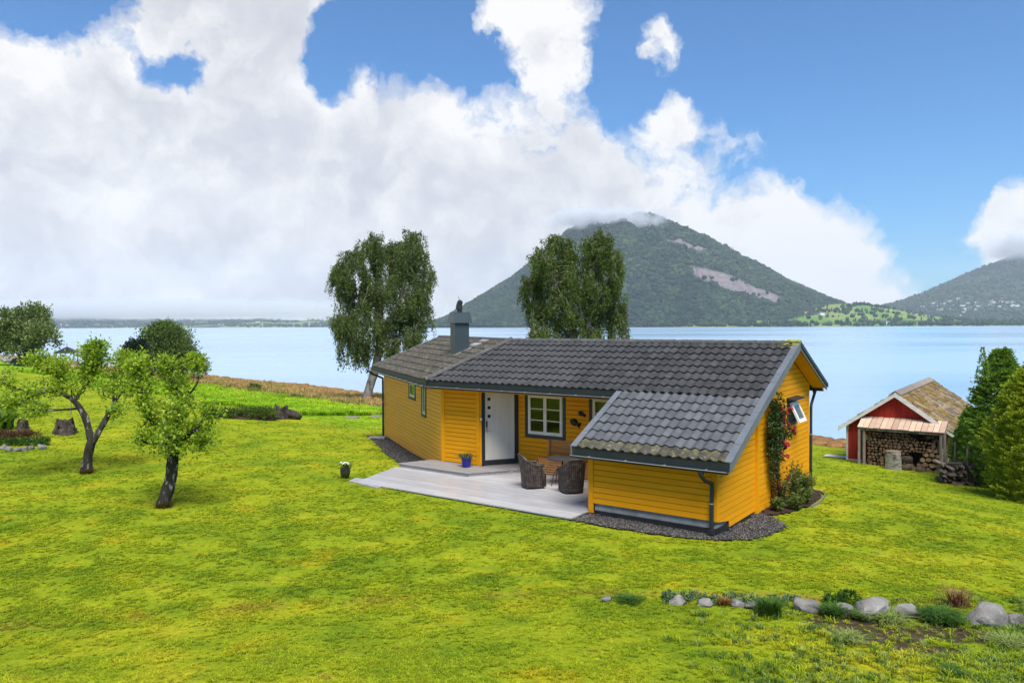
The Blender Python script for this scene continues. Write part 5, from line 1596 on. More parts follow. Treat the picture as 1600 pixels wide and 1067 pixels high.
for (x, z, r), wds in zip(bigs, pos_words):
    q = MB(); log_mesh(q, 0, 0, r, 0, .42, 12)
    q.f.append(tuple(len(q.v) - 12 + k for k in range(12))); q.mi.append(1)
    o = q.build('split_log', [M_bark, M_logend]); p = Vector((HU.x * x + HV.x * -1.08, HU.y * x + HV.y * -1.08)); o.location = (S0w.x + p.x, S0w.y + p.y, SZ + z); o.rotation_euler = (0, 0, TH)
    tag(o, 'thick pale log, ' + wds + ' in the shelter heap', 'log', 'thick logs heaped at the right of the shelter')
def shedpt(u, v_, z=0): return Vector((S0w.x + HU.x * u + HV.x * v_, S0w.y + HU.y * u + HV.y * v_, SZ + z))
M_birchbark = varied('birch_bark', (.17, .155, .13), (.30, .28, .235), 3, .85, .2, .4, .01, (1, 1, 3), .05, [(4, .52, .62, (.05, .045, .04), .9)])
def block(name, loc, r, h, label, m, tilt=0.0):
    q = MB(); n = 14; vs = []
    for z in (0, .25, .5, .75, 1):
        for k in range(n): a = 2 * math.pi * k / n; rr = r * (1 + .08 * math.sin(3 * a + z) + .10 * (1 - z) ** 2 + random.uniform(-.03, .03)); vs.append((rr * math.cos(a), rr * math.sin(a), z * h))
    q.add(vs, [(j * n + k, j * n + (k + 1) % n, (j + 1) * n + (k + 1) % n, (j + 1) * n + k) for j in range(4) for k in range(n)])
    q.cur = 1; q.add(vs[-n:], [tuple(range(n))])
    o = q.build(name, [m, M_logdk]); o.location = loc; o.rotation_euler = (tilt, 0, random.uniform(0, 6)); tag(o, label, 'log'); return o
p = ground_px(1396, 733); block('chopping_block', p - Vector((0, 0, .03)), .30, .80, 'tall birch chopping block standing before the firewood', M_birchbark)
p = ground_px(1466, 736); block('log_section', p + Vector((0, .1, 0)), .17, .55, 'short upright log leaning at the right post of the shelter', M_bark, -.15)
for k, (u, v_, z, r, L, lb) in enumerate(((1.98, -1.45, .17, .17, .85, 'dark thick log lying behind the chopping block'), (2.06, -1.38, .50, .16, .80, 'dark log lying on top of another beside the chopping block'), (2.75, -1.35, .19, .19, .42, 'round weathered log lying end on before the firewood'), (3.18, -1.42, .18, .18, .40, 'dark log lying on the grass before the pale logs'))):
    q = MB(); log_mesh(q, 0, 0, r, 0, L, 14); q.f.append(tuple(len(q.v) - 14 + j for j in range(14))); q.mi.append(1)
    o = q.build('lying_log', [M_bark, M_logdk]); o.location = shedpt(u, v_, z); o.rotation_euler = (0, 0, TH + (R(-75) if k < 2 else R(8))); tag(o, lb, 'log')
# second stack beside the hedge, held by posts
p0 = ground_px(1500, 756)
st = empty('wood_stack', (p0.x, p0.y, p0.z), R(-8)); tag(st, 'weathered grey wood stack held by posts beside the hedge', 'wood stack')
for (x, y, h) in ((.10, -.30, 1.55), (.45, -.02, 1.3), (-.42, .55, 1.2), (.05, .6, 1.45)):
    q = MB(); q.tube([(x, y, -.05), (x + .02, y, h)], .035, 6); q.build('post', M_old, st)
M_split = varied('grey_split_wood', (.075, .055, .045), (.18, .14, .115), 5, .9, .15, .4, .008, (1, 1, 4), .35)
for i in range(64):
    q = MB(); a = random.uniform(.05, .10); L = random.uniform(.35, .5); x = random.uniform(-.55, .50); z = .06 + (i // 8) * .095; t = random.uniform(-.5, .5) if i < 44 else random.uniform(-1.2, 1.2)
    M = Matrix.Translation((-.62 + (i % 8) * .145 + random.uniform(-.04, .04), random.uniform(-.2, .2), z)) @ Matrix.Rotation(t, 4, 'Y') @ Matrix.Rotation(random.uniform(-.35, .35), 4, 'Z')
    q.add([M @ Vector(p) for p in ((-a, -L, -.04), (a, -L, -.045), (0, -L, a * .8), (-a, L, -.04), (a, L, -.045), (0, L, a * .8))], [(0, 1, 2), (5, 4, 3), (0, 3, 4, 1), (1, 4, 5, 2), (2, 5, 3, 0)]); q.build('split_piece', M_split, st)
q = MB(); q.box((-.55, -.25, 0), (.45, .25, .04)); p = ground_px(1309, 715); o = q.build('board', M_wwood, loc=(p.x, p.y, p.z + .05)); o.rotation_euler = (0, 0, TH); o.name = 'loose_board'; tag(o, 'loose white board on the grass left of the boathouse', 'board')
# ------------------------------------------------------------------ trees
def twig_tree(name, label, cat, base, limbs, blobs, bark, leafm, leaf, per_twig, droop=0.0, strand=(0, 0), seed=1, up=.3, cluster=5, spread=.10, twig_r=.012, group=None, sides=8, rs=None):
    """limbs: list of (points, radii) from the base; blobs: (centre, radii, twigs). Coordinates in metres from the base."""
    r = np.random.default_rng(seed); random.seed(seed)
    t = empty(name, base); tag(t, label, cat, group)
    mb = MB(); nodes = []
    for pts, rad in limbs:
        P = [Vector(p) for p in pts]
        fine = []; fr = []
        for i in range(len(P) - 1):
            for k in range(4):
                s = k / 4; a = P[max(i - 1, 0)]; b, c = P[i], P[i + 1]; d = P[min(i + 2, len(P) - 1)]
                q = .5 * ((2 * b) + (c - a) * s + (2 * a - 5 * b + 4 * c - d) * s * s + (3 * b - 3 * c + d - a) * s ** 3)
                fine.append(q); fr.append((rad[i] * (1 - s) + rad[i + 1] * s) * random.uniform(.93, 1.07))
        fine.append(P[-1]); fr.append(rad[-1]); mb.tube(fine, fr, sides)
        n0 = 0 if pts[0][2] > .5 else len(fine) // 3
        nodes += [(f, q) for f, q in zip(fine[n0:], fr[n0:])]
    NP = np.array([list(n[0]) for n in nodes]); leaves = []; dirs = []
    for (c, rad, ntw) in blobs:
        c = np.array(c); rad = np.broadcast_to(np.array(rad, float), (3,))
        for k in range(ntw):
            d = r.normal(size=3); d /= np.linalg.norm(d); tgt = c + d * rad * r.uniform(.35, 1.0) ** .7
            j = int(np.argmin(np.linalg.norm(NP - tgt, axis=1) + .35 * np.abs(r.normal(size=len(NP))) * rad.mean()))
            s = NP[j]; L = np.linalg.norm(tgt - s)
            m1 = s + (tgt - s) * .45 + r.normal(size=3) * L * .10 + [0, 0, L * .10]
            path = [s, m1, tgt]
            mb.tube(path, [min(twig_r * 1.6, nodes[j][1] * .7), twig_r, twig_r * .4], 4, cap=False)
            fr_ = r.uniform(.35, 1.0, per_twig)[:, None]
            pts = np.where(fr_ < .5, s + (m1 - s) * fr_ * 2, m1 + (tgt - m1) * (fr_ - .5) * 2)
            if strand[1] <= 0:
                ctr = np.repeat(pts, cluster, 0); P = ctr + r.normal(size=ctr.shape) * spread * .6
                leaves.append(P); dirs.append((P - ctr) / spread + np.array([0, 0, .35]))
            else:
                for e in range(max(2, per_twig // 6)):
                    st = m1 + (tgt - m1) * r.uniform(.2, 1.0); Ls = r.uniform(*strand); n = int(Ls / .030)
                    drift = r.normal(size=2) * .12 * Ls; q = np.linspace(0, 1, n)[:, None]
                    S = st + np.c_[drift[0] * q, drift[1] * q, -Ls * q ** 1.15 + .12 * q * (1 - q)]
                    S = S + r.normal(size=S.shape) * .085
                    leaves.append(S); dirs.append(np.tile([0, 0, -.9], (n, 1)))
    trunk = mb.build('trunk', bark, t, smooth=True)
    P = np.concatenate(leaves); D = np.concatenate(dirs)
    sz = r.uniform(leaf * .7, leaf * 1.3, len(P))
    link('crown', leaf_mesh('crown', P, sz, leafm, up=up, dirs=D, rngl=r), t)
    return t


M_abark = varied('apple_bark', (.020, .017, .014), (.055, .047, .040), 4, .95, .15, .9, .02, (1, 1, .45), .0, [(9, .55, .64, (.26, .27, .24), .85)])
M_bbark = varied('birch_trunk_bark', (.13, .115, .095), (.26, .235, .20), 2, .9, .2, .6, .02, (1, 1, .6), .0, [(3, .50, .60, (.06, .05, .045), .9)])
M_dbark = varied('dark_bark', (.03, .024, .02), (.06, .05, .04), 4, .95, .1, .6, .02)
L_apple = foliage('apple_leaf', (.13, .24, .018), (.40, .52, .045), 1.3, .48, .5, .3, (.64, .70, .15))
L_birch = foliage('birch_leaf', (.055, .090, .022), (.155, .210, .055), .55, .42, .55, .25, (.20, .25, .07))
L_birch2 = foliage('birch_leaf_olive', (.048, .084, .016), (.145, .205, .042), .55, .42, .55, .25, (.23, .26, .05))
L_bush = foliage('willow_leaf', (.055, .10, .024), (.165, .225, .06), .5, .25, .6, .2)
L_bush2 = foliage('grey_willow_leaf', (.085, .13, .04), (.23, .28, .10), .5, .25, .6, .2)


def px_tree(base_px, pts_scale):
    b = ground_px(*base_px); s = b.y / FPX
    f = lambda x, y, dy=0.0: ((x - base_px[0]) * s, dy, (base_px[1] - y) * s)
    return b, f, s


# left apple tree
b, f, s = px_tree((135, 739), None)
limbs = [([f(135, 742), f(136, 722), f(140, 700), f(144, 686)], [.21, .145, .135, .13]),
         ([f(144, 688), f(141, 668, -.05), f(136, 645, -.1), (f(122, 622, -.15)), f(104, 610, -.2), f(86, 604, -.2)], [.12, .105, .095, .08, .06, .04]),
         ([f(144, 690), f(156, 666, .1), f(166, 645, .2), f(172, 628, .3), f(183, 612, .35), f(203, 598, .4)], [.11, .09, .08, .06, .045, .03]),
         ([f(122, 622, -.15), f(128, 600, .3), f(134, 575, .5), f(140, 548, .5)], [.06, .045, .03, .018]),
         ([f(104, 610, -.2), f(90, 590, .1), f(76, 572, .2), f(56, 562, .2)], [.05, .035, .025, .015]),
         ([f(96, 607, -.2), f(70, 606, -.6), f(44, 598, -.6), f(18, 592, -.5)], [.045, .03, .022, .012]),
         ([f(90, 605, -.2), f(74, 615, -.9), f(56, 625, -1.0)], [.035, .025, .014]),
         ([f(172, 628, .3), f(160, 605, .7), f(166, 580, .9), f(180, 560, 1.0)], [.05, .035, .025, .014]),
         ([f(130, 634, -.1), f(110, 632, -1.0), f(92, 628, -1.3)], [.04, .025, .014]),
         ([f(166, 645, .2), f(180, 636, -.4), f(205, 640, -.6)], [.035, .024, .012])]
Bp = lambda x, y, rx, ry, dy, n: (f(x, y, dy), (rx * s * 1.10, .65, ry * s * 1.05), int(n * .78))
blobs = [Bp(52, 565, 26, 18, .2, 26), Bp(20, 592, 24, 11, -.5, 12), Bp(84, 572, 26, 22, .1, 30), Bp(112, 562, 24, 22, .5, 28), Bp(140, 545, 18, 24, .5, 28), Bp(148, 575, 24, 22, .4, 28),
         Bp(180, 562, 24, 18, 1.0, 24), Bp(198, 586, 22, 18, .4, 24), Bp(116, 596, 26, 16, .2, 22), Bp(60, 622, 30, 14, -.9, 24), Bp(86, 606, 24, 16, -.5, 20), Bp(170, 605, 22, 18, .3, 18), Bp(98, 630, 18, 10, -1.2, 12), Bp(204, 632, 16, 10, -.6, 8)]
twig_tree('apple_tree', 'apple tree with a forked trunk, the one further from the house', 'tree', b - Vector((0, 0, .05)), limbs, blobs, M_abark, L_apple, .060, 5, seed=5, cluster=7, spread=.13, group='old apple trees on the lawn')
# right apple tree
b, f, s = px_tree((256, 791), None)
limbs = [([f(254, 795), f(258, 775), f(266, 745, .05), f(270, 722), f(272, 708)], [.20, .165, .15, .145, .13]),
         ([f(271, 712), f(264, 690, .1), f(258, 668, .1), f(262, 640, .2), f(270, 610, .3), f(262, 575, .3)], [.10, .075, .06, .045, .03, .015]),
         ([f(272, 710), f(284, 694, -.1), f(300, 676, -.2), f(318, 662, -.3), f(330, 645, -.3), f(340, 640, -.3)], [.095, .07, .055, .04, .026, .012]),
         ([f(258, 668, .1), f(244, 650, -.3), f(238, 620, -.4), f(232, 590, -.3), f(226, 565, -.3)], [.05, .04, .03, .022, .012]),
         ([f(262, 640, .2), f(282, 615, .6), f(292, 590, .8), f(285, 565, .8)], [.04, .03, .02, .012]),
         ([f(284, 694, -.1), f(290, 672, -.6), f(300, 640, -.7), f(296, 620, -.7)], [.04, .03, .02, .012]),
         ([f(318, 662, -.3), f(326, 675, -.5), f(346, 682, -.5)], [.028, .02, .01]),
         ([f(264, 690, .1), f(248, 684, -.5), f(238, 672, -.6)], [.035, .025, .012])]
Bp = lambda x, y, rx, ry, dy, n: (f(x, y, dy), (rx * s * 1.05, .55, ry * s * 1.05), int(n * .62))
blobs = [Bp(228, 562, 20, 16, -.3, 22), Bp(258, 560, 20, 16, .3, 22), Bp(286, 568, 20, 16, .8, 22), Bp(236, 592, 24, 18, -.3, 26), Bp(268, 600, 22, 18, .3, 24), Bp(246, 626, 26, 18, -.3, 26), Bp(282, 630, 20, 18, .3, 20),
         Bp(300, 632, 18, 14, -.6, 16), Bp(335, 640, 18, 18, -.3, 18), Bp(262, 656, 26, 18, -.2, 26), Bp(300, 660, 22, 16, -.4, 22), Bp(276, 690, 24, 14, -.4, 22), Bp(310, 690, 24, 14, -.5, 20), Bp(340, 676, 14, 12, -.5, 10), Bp(240, 676, 16, 14, -.5, 12), Bp(214, 606, 14, 16, -.4, 12)]
twig_tree('apple_tree', 'apple tree with a single leaning trunk, the one nearer to the terrace', 'tree', b - Vector((0, 0, .05)), limbs, blobs, M_abark, L_apple, .054, 5, seed=9, cluster=7, spread=.115, group='old apple trees on the lawn')
# birches by the shore
b, f, s = px_tree((571, 629), None)
limbs = [([f(571, 633), f(577, 605), f(586, 575, .2), f(592, 540, .2), f(594, 500, .3), f(596, 450, .3), f(592, 400, .2), f(586, 362, .2)], [.42, .36, .33, .28, .24, .17, .10, .03]),
         ([f(592, 545, .2), f(612, 505, -.6), f(632, 455, -.8), f(645, 405, -.8), f(648, 365, -.7)], [.22, .17, .13, .08, .02]),
         ([f(593, 520, .2), f(572, 490, .8), f(552, 450, 1.0), f(535, 415, 1.2)], [.14, .11, .07, .02]), ([f(614, 505, -.6), f(645, 475, .6), f(668, 440, 1.0)], [.12, .08, .02]),
         ([f(595, 470, .3), f(575, 430, -1.0), f(560, 395, -1.4)], [.10, .06, .02]), ([f(630, 460, -.8), f(615, 420, .8), f(618, 380, 1.2)], [.09, .05, .02]), ([f(590, 550, .2), f(560, 530, -.8), f(545, 510, -1)], [.10, .06, .02]), ([f(600, 530, -.2), f(630, 530, -1), f(650, 515, -1.2)], [.10, .06, .02])]
Bb = lambda x, y, rx, ry, dy, n: (f(x, y, dy), (rx * s * 1.15, 1.7, ry * s * 1.08), int(n * 1.35))
blobs = [Bb(585, 385, 26, 30, .2, 40), Bb(645, 385, 26, 30, -.7, 40), Bb(560, 415, 30, 28, -1, 42), Bb(615, 400, 28, 30, 1, 36), Bb(525, 420, 18, 18, 1.2, 22), Bb(662, 425, 22, 30, .8, 38), Bb(595, 440, 36, 32, 1.0, 50), Bb(635, 450, 36, 32, -.8, 50), Bb(555, 455, 32, 28, .8, 44),
         Bb(570, 495, 36, 28, -.8, 46), Bb(620, 495, 36, 28, .6, 46), Bb(655, 485, 24, 30, .8, 36), Bb(540, 500, 22, 24, -.9, 28), Bb(590, 535, 36, 24, 0, 36), Bb(640, 525, 26, 24, -1, 30), Bb(555, 540, 22, 20, -.8, 20)]
twig_tree('birch_tree', 'tall birch with a bare leaning trunk, left of the house', 'tree', b - Vector((0, 0, .1)), limbs, blobs, M_bbark, L_birch, .088, 22, strand=(.4, 1.7), seed=12, twig_r=.02, group='birch trees by the shore')
base = at_px(903, 600, 54.0); base.z = gz(base.x, base.y)
s = 54.0 / FPX; bx, by = 903, 506 + (CAM_H - base.z) / s
f = lambda x, y, dy=0.0: ((x - bx) * s, dy, (by - y) * s)
limbs = [([f(903, by + 3), f(902, 600), f(900, 560), f(896, 520, .2), f(888, 470, .3), f(880, 420, .3), f(874, 365, .2)], [.40, .36, .32, .26, .18, .11, .02]),
         ([f(900, 565), f(914, 520, -.4), f(926, 470, -.5), f(934, 415, -.5), f(938, 360, -.4)], [.26, .21, .15, .09, .02]), ([f(896, 530, .2), f(866, 490, .9), f(838, 450, 1.0), f(822, 430, 1.2)], [.14, .10, .06, .02]),
         ([f(916, 515, -.4), f(945, 490, .8), f(970, 470, 1.0)], [.12, .08, .02]), ([f(888, 470, .3), f(862, 430, -1.2), f(845, 395, -1.4)], [.09, .06, .02]), ([f(926, 470, -.5), f(950, 430, -1.0), f(958, 395, -1.0)], [.08, .05, .02]), ([f(899, 545), f(850, 530, -1.0), f(830, 520, -1)], [.10, .06, .02]), ([f(905, 545), f(950, 535, -1.0), f(975, 520, -1)], [.10, .06, .02])]
blobs = [Bb(872, 385, 26, 26, .2, 44), Bb(936, 385, 26, 30, -.4, 48), Bb(846, 405, 22, 22, -1.2, 30), Bb(905, 415, 30, 28, .8, 46), Bb(955, 415, 20, 28, -1, 34), Bb(870, 430, 34, 28, .6, 46), Bb(835, 440, 22, 24, 1, 32), Bb(930, 450, 36, 30, -.5, 50), Bb(965, 462, 18, 28, .8, 30), Bb(885, 470, 36, 28, -.6, 46),
         Bb(842, 480, 24, 26, .8, 34), Bb(925, 495, 36, 26, .6, 44), Bb(968, 500, 18, 26, .5, 28), Bb(880, 512, 36, 24, -.8, 40), Bb(840, 520, 22, 22, -.8, 26), Bb(945, 530, 34, 20, -.8, 32), Bb(895, 545, 40, 18, 0, 30), Bb(905, 390, 24, 26, .2, 34), Bb(900, 440, 26, 30, -.8, 40)]
twig_tree('birch_tree', 'tall birch with two crowns rising behind the main roof', 'tree', base - Vector((0, 0, .1)), limbs, blobs, M_bbark, L_birch2, .088, 22, strand=(.3, 1.1), seed=15, twig_r=.02, group='birch trees by the shore')


def shrub(name, label, cat, base, W, H, leafm, n, leaf, seed, stems=7, lobes=None, up=.3, squash=1.0, group=None, top_bias=.0):
    """dense bush: stems and leaves gathered in uneven clumps on lobes"""
    r = np.random.default_rng(seed); random.seed(seed)
    t = empty(name, base); tag(t, label, cat, group)
    lobes = lobes or [((r.uniform(-.33, .33) * W, r.uniform(-.3, .3) * W, r.uniform(.30, .74) * H), (r.uniform(.20, .30) * W, r.uniform(.2, .3) * W, r.uniform(.2, .28) * H)) for _ in range(11)]
    mb = MB()
    for k in range(stems):
        c = lobes[k % len(lobes)][0]; a = (r.uniform(-.08, .08) * W, r.uniform(-.08, .08) * W, -.05)
        m1 = (a[0] * .5 + c[0] * .5 + r.normal() * .1, a[1] * .5 + c[1] * .5, c[2] * .5); mb.tube([a, m1, c], [.05 * H / 4, .035 * H / 4, .012], 5)
    mb.build('trunk', M_dbark, t, smooth=True)
    P = []; D = []; per = n // len(lobes)
    for c, rad in lobes:
        c = np.array(c); rad = np.array(rad); k = max(4, per // 26)
        d = r.normal(size=(k, 3)); d /= np.linalg.norm(d, axis=1, keepdims=True); d[:, 2] = np.where(d[:, 2] < -.5, -d[:, 2], d[:, 2])
        cl = c + d * rad * (r.uniform(.55, 1.08, k)[:, None])
        q = np.repeat(cl, 26, 0); o = r.normal(size=q.shape) * rad.mean() * .17
        P.append(q + o); D.append(np.repeat(d, 26, 0) * .8 + [0, 0, up])
    P = np.concatenate(P); D = np.concatenate(D); keep = P[:, 2] > .02; P, D = P[keep], D[keep]
    link('crown', leaf_mesh('crown', P, r.uniform(leaf * .7, leaf * 1.3, len(P)), leafm, up=up, dirs=D, rngl=r), t)
    return t


p = ground_px(258, 592); s = p.y / FPX
shrub('willow_bush', 'big round dark green willow bush by the water at the field edge', 'bush', p - Vector((0, 0, .2)), 112 * s, 92 * s, L_bush, 30000, .15, 3, 9, [((x_ * s, d_, z_ * s), (rx_ * s, 2.6, rz_ * s)) for x_, z_, rx_, rz_, d_ in ((0, 42, 34, 34, 0), (-30, 30, 24, 26, .8), (30, 32, 26, 28, -.8), (-14, 58, 24, 24, .5), (14, 60, 26, 24, -.4), (0, 74, 18, 14, 0), (40, 20, 16, 18, .4), (-40, 20, 14, 16, -.5), (8, 24, 36, 22, -2))])
p = ground_px(208, 592); s = p.y / FPX
shrub('spruce_bush', 'dark evergreen bush just left of the round willow bush', 'bush', p - Vector((0, 0, .2)), 48 * s, 64 * s, foliage('dark_evergreen', (.006, .016, .007), (.02, .04, .016), .6, .1), 6000, .15, 4, 4)
p = ground_px(42, 572); s = p.y / FPX
shrub('willow_tree', 'loose grey green tree at the far left shore', 'tree', p - Vector((0, 0, .2)), 100 * s, 102 * s, L_bush2, 15000, .24, 8, 12)
for (x, y, w, h, sd, lb) in ((400, 612, 14, 12, 31, 'small dark shrub in the tall grass by the beach'),):
    p = ground_px(x, y); s = p.y / FPX; shrub('shrub', lb, 'bush', p, w * s * 1.2, h * s, L_bush, 1500, .08, sd)


def thuja(name, label, base, W, H, leafm, n, seed, leaf=.040, lean=0.0, group='evergreen hedge at the right'):
    """flame shaped evergreen with upright flat sprays"""
    r = np.random.default_rng(seed); random.seed(seed)
    t = empty(name, base); tag(t, label, 'hedge', group)
    mb = MB(); mb.tube([(0, 0, -.1), (0, 0, H * .5), (lean, 0, H * .97)], [.09, .06, .01], 6)
    for k in range(5): x = r.uniform(-.3, .3) * W * .5; mb.tube([(x * .4, r.uniform(-.2, .2), H * .5), (x, r.uniform(-.2, .2), H * r.uniform(.9, 1.05))], [.03, .008], 5)
    mb.build('trunk', M_dbark, t, smooth=True)
    ns = n // 30
    z = r.uniform(0.0, 1.0, ns) ** .85; a = r.uniform(0, 2 * math.pi, ns)
    prof = np.interp(z, [0, .12, .40, .70, .88, .95, 1.0], [.82, .95, 1.0, .68, .34, .12, .03]) * W / 2
    prof *= 1 + .20 * fbm(a * 1.9 + seed, z * 4.5, 3, seed)
    rad = prof * r.uniform(.30, 1.04, ns) ** .6
    rad = np.minimum(rad, prof * 1.04)
    C = np.stack([rad * np.cos(a) + lean * z, rad * np.sin(a), z * H], 1)
    out = np.stack([np.cos(a), np.sin(a), 0 * a], 1)
    L = r.uniform(.16, .34, ns)
    q = r.uniform(0, 1, (ns, 30)); side = r.normal(size=(ns, 30)) * .33
    tang = np.stack([-np.sin(a), np.cos(a), 0 * a], 1); tw = r.normal(size=(ns, 1)) * .6
    fan = np.cos(tw) * tang + np.sin(tw) * out
    dirn = out * .75 + np.array([0, 0, .75])
    P = C[:, None] + dirn[:, None] * (q * L[:, None])[..., None] + fan[:, None] * (side * (1 - .5 * q) * L[:, None])[..., None]
    P[..., 2] -= (q ** 2 * L[:, None]) * .30
    D = np.repeat((dirn)[:, None], 30, 1) + fan[:, None] * side[..., None] * 1.4
    P = P.reshape(-1, 3); D = D.reshape(-1, 3)
    for k in range(5):
        bx_, by_ = r.normal(size=2) * W * .13; z0_ = H * r.uniform(.72, .88); z1_ = H * r.uniform(.90, 1.04); m_ = 420; q_ = r.uniform(0, 1, m_)
        rr_ = (1 - q_) * .20 + .02; aa = r.uniform(0, 6.28, m_)
        P = np.concatenate([P, np.stack([bx_ + rr_ * np.cos(aa), by_ + rr_ * np.sin(aa), z0_ + (z1_ - z0_) * q_], 1)]); D = np.concatenate([D, np.stack([np.cos(aa) * .6, np.sin(aa) * .6, np.ones(m_)], 1)])
    D /= np.linalg.norm(D, axis=1, keepdims=True)
    keep = P[:, 2] > .03
    link('crown', leaf_mesh('crown', P[keep], r.uniform(leaf * .7, leaf * 1.2, keep.sum()), leafm, up=.1, dirs=D[keep], length=2.0, rngl=r), t)


L_th1 = foliage('thuja_dark', (.075, .16, .024), (.22, .36, .05), 1.6, .35, .6, .2, (.30, .40, .07))
L_th2 = foliage('thuja_yellow', (.13, .23, .016), (.40, .45, .03), 1.8, .35, .6, .2, (.56, .50, .06))
thuja('thuja', 'dark green evergreen hedge tree with pointed tops behind the wood stack', Vector((17.75, 27.6, gz(17.75, 27.6))), 2.3, 4.9, L_th1, 66000, 3)
thuja('thuja', 'yellow green evergreen hedge tree at the right edge, nearest the lawn', Vector((16.75, 24.2, gz(16.75, 24.2))), 2.8, 4.4, L_th2, 72000, 5)
thuja('thuja', 'low dark evergreen filling the gap beside the boathouse', Vector((18.15, 29.9, gz(18.15, 29.9))), 1.3, 2.7, L_th1, 22000, 8)
thuja('thuja', 'evergreen hedge tree cut by the picture edge', Vector((18.6, 22.9, gz(18.6, 22.9))), 3.2, 4.4, L_th2, 40000, 11)

# climbing rose on its trellis
rose = empty('climbing_rose', hw(3.2, 3.3, gz(*hw(3.5, 3.3).xy) + .05), TH); tag(rose, 'climbing rose with red flowers on the yellow gable wall', 'rose')
M_stem = varied('rose_stem', (.09, .035, .02), (.15, .07, .035), 5, .8, .2, .2, .004)
r = np.random.default_rng(21); LP = []; LD = []
def rp(v_, z, o=.12): return (o, v_ - 3.3, z)
cl = [(3.25, 2.35, .30, 60), (3.05, 2.10, .26, 60), (3.45, 2.15, .32, 70), (3.15, 1.85, .30, 80), (3.6, 1.95, .30, 60), (3.85, 2.05, .26, 40), (3.30, 1.60, .28, 60), (4.0, 1.72, .22, 30), (3.1, 1.45, .22, 46), (3.25, 1.15, .24, 50), (3.5, 1.40, .2, 24), (3.3, .82, .18, 22), (3.45, 2.55, .18, 24), (4.2, 1.75, .16, 16)]
stm = MB()
for k, (v_, z, rad, n) in enumerate(cl):
    stm.tube([rp(3.55 + r.uniform(-.12, .1), .0, .22), rp(3.45 + r.uniform(-.1, .1), z * .35, .14), rp((v_ + 3.35) / 2, z * .7, .10), rp(v_, z, .12)], [.014, .012, .009, .005], 5)
    c = np.array(rp(v_, z)); cc = c + r.normal(size=(n // 2, 3)) * [.06, rad * .62, rad * .62]; q = np.repeat(cc, 9, 0)
    LP.append(q + r.normal(size=q.shape) * .05); LD.append(r.normal(size=q.shape) + [.7, 0, .2])
stm.build('stem', M_stem, rose, smooth=True)
P = np.concatenate(LP); P[:, 0] = np.clip(P[:, 0], .02, .5); D = np.concatenate(LD); D[:, 0] = np.abs(D[:, 0])
link('leaves', leaf_mesh('leaves', P, r.uniform(.030, .055, len(P)), foliage('rose_leaf', (.016, .040, .012), (.060, .10, .022), 2.5, .25, .5, .3, (.16, .15, .03)), dirs=D, rngl=r), rose)
for k, vv in enumerate((3.62, 3.78, 3.94)):
    q = MB(); q.box((-.03, vv - 3.3 - .012, .0), (-.012, vv - 3.3 + .012, 1.75)); q.build('trellis_lath', M_yel_lit, rose)
M_rose = varied('rose_petal', (.22, .004, .014), (.34, .010, .035), 12, .6, .3, 0, rand=.35)
bmr = bmesh.new()
for ring, (n, rad, tilt) in enumerate(((3, .018, .2), (5, .034, .6), (6, .046, 1.0))):
    for k in range(n):
        a = 2 * math.pi * k / n + ring; c, s_ = math.cos(a), math.sin(a); h = .030 * (1.4 - tilt)
        vs = [bmr.verts.new(Vector(p)) for p in ((c * .004, s_ * .004, 0), (c * rad - s_ * rad * .6, s_ * rad + c * rad * .6, h), (c * rad * 1.25, s_ * rad * 1.25, h * 1.1), (c * rad + s_ * rad * .6, s_ * rad - c * rad * .6, h))]; bmr.faces.new(vs)
me_r = bpy.data.meshes.new('flower'); bmr.to_mesh(me_r); bmr.free(); me_r.materials.append(M_rose)
for k, (v_, z) in enumerate(((3.50, 2.25), (3.42, 2.12), (3.55, 2.05), (3.47, 1.98), (3.95, 2.30), (4.00, 2.36), (3.90, 2.28), (3.86, 2.0), (3.72, 1.72), (4.30, 1.75), (4.40, 1.83), (4.18, 1.80), (4.46, 1.70), (3.78, 1.50), (3.62, 1.46), (3.70, 1.54), (3.80, 1.20), (3.55, 1.12), (3.68, .92), (3.70, .65), (3.30, 2.42), (3.62, 2.16), (3.52, 1.60), (4.06, 1.86), (3.45, 1.3), (3.36, .5))):
    o = link('flower', me_r, rose); o.location = rp(v_ + r.normal() * .02, z, .22 + r.uniform(0, .08)); o.rotation_euler = (r.normal() * .4, 1.1 + r.normal() * .4, r.uniform(-.6, .6)); o.scale = (r.uniform(.9, 1.5),) * 3


def perennial(name, label, loc, H, W, n, leafm, leaf, seed, cat='plant', group=None, narrow=2.6, parent=None):
    """leafy garden plant: upright stems with leaves along them"""
    r = np.random.default_rng(seed); t = empty(name, loc); tag(t, label, cat, group); mb = MB(); P = []; D = []
    for k in range(n):
        a = r.uniform(0, 6.28); d = np.array([math.cos(a), math.sin(a)]) * r.uniform(.1, 1) * W / 2; h = H * r.uniform(.6, 1.05)
        b0 = d * .35; mb.tube([(b0[0], b0[1], 0), (d[0] * .7, d[1] * .7, h * .6), (d[0], d[1], h)], [.006, .005, .003], 4, cap=False)
        m_ = 16; q = np.linspace(.12, 1, m_); xy = b0[None] * (1 - q[:, None]) + d[None] * q[:, None]
        P.append(np.c_[xy, h * q] + r.normal(size=(m_, 3)) * .012); g = r.uniform(0, 6.28, m_); D.append(np.c_[np.cos(g), np.sin(g), np.full(m_, .55)])
    mb.build('stem', M_stem, t); P = np.concatenate(P); D = np.concatenate(D)
    link('leaves', leaf_mesh('leaves', P, r.uniform(leaf * .7, leaf * 1.3, len(P)), leafm, dirs=D, length=narrow, rngl=r), t)


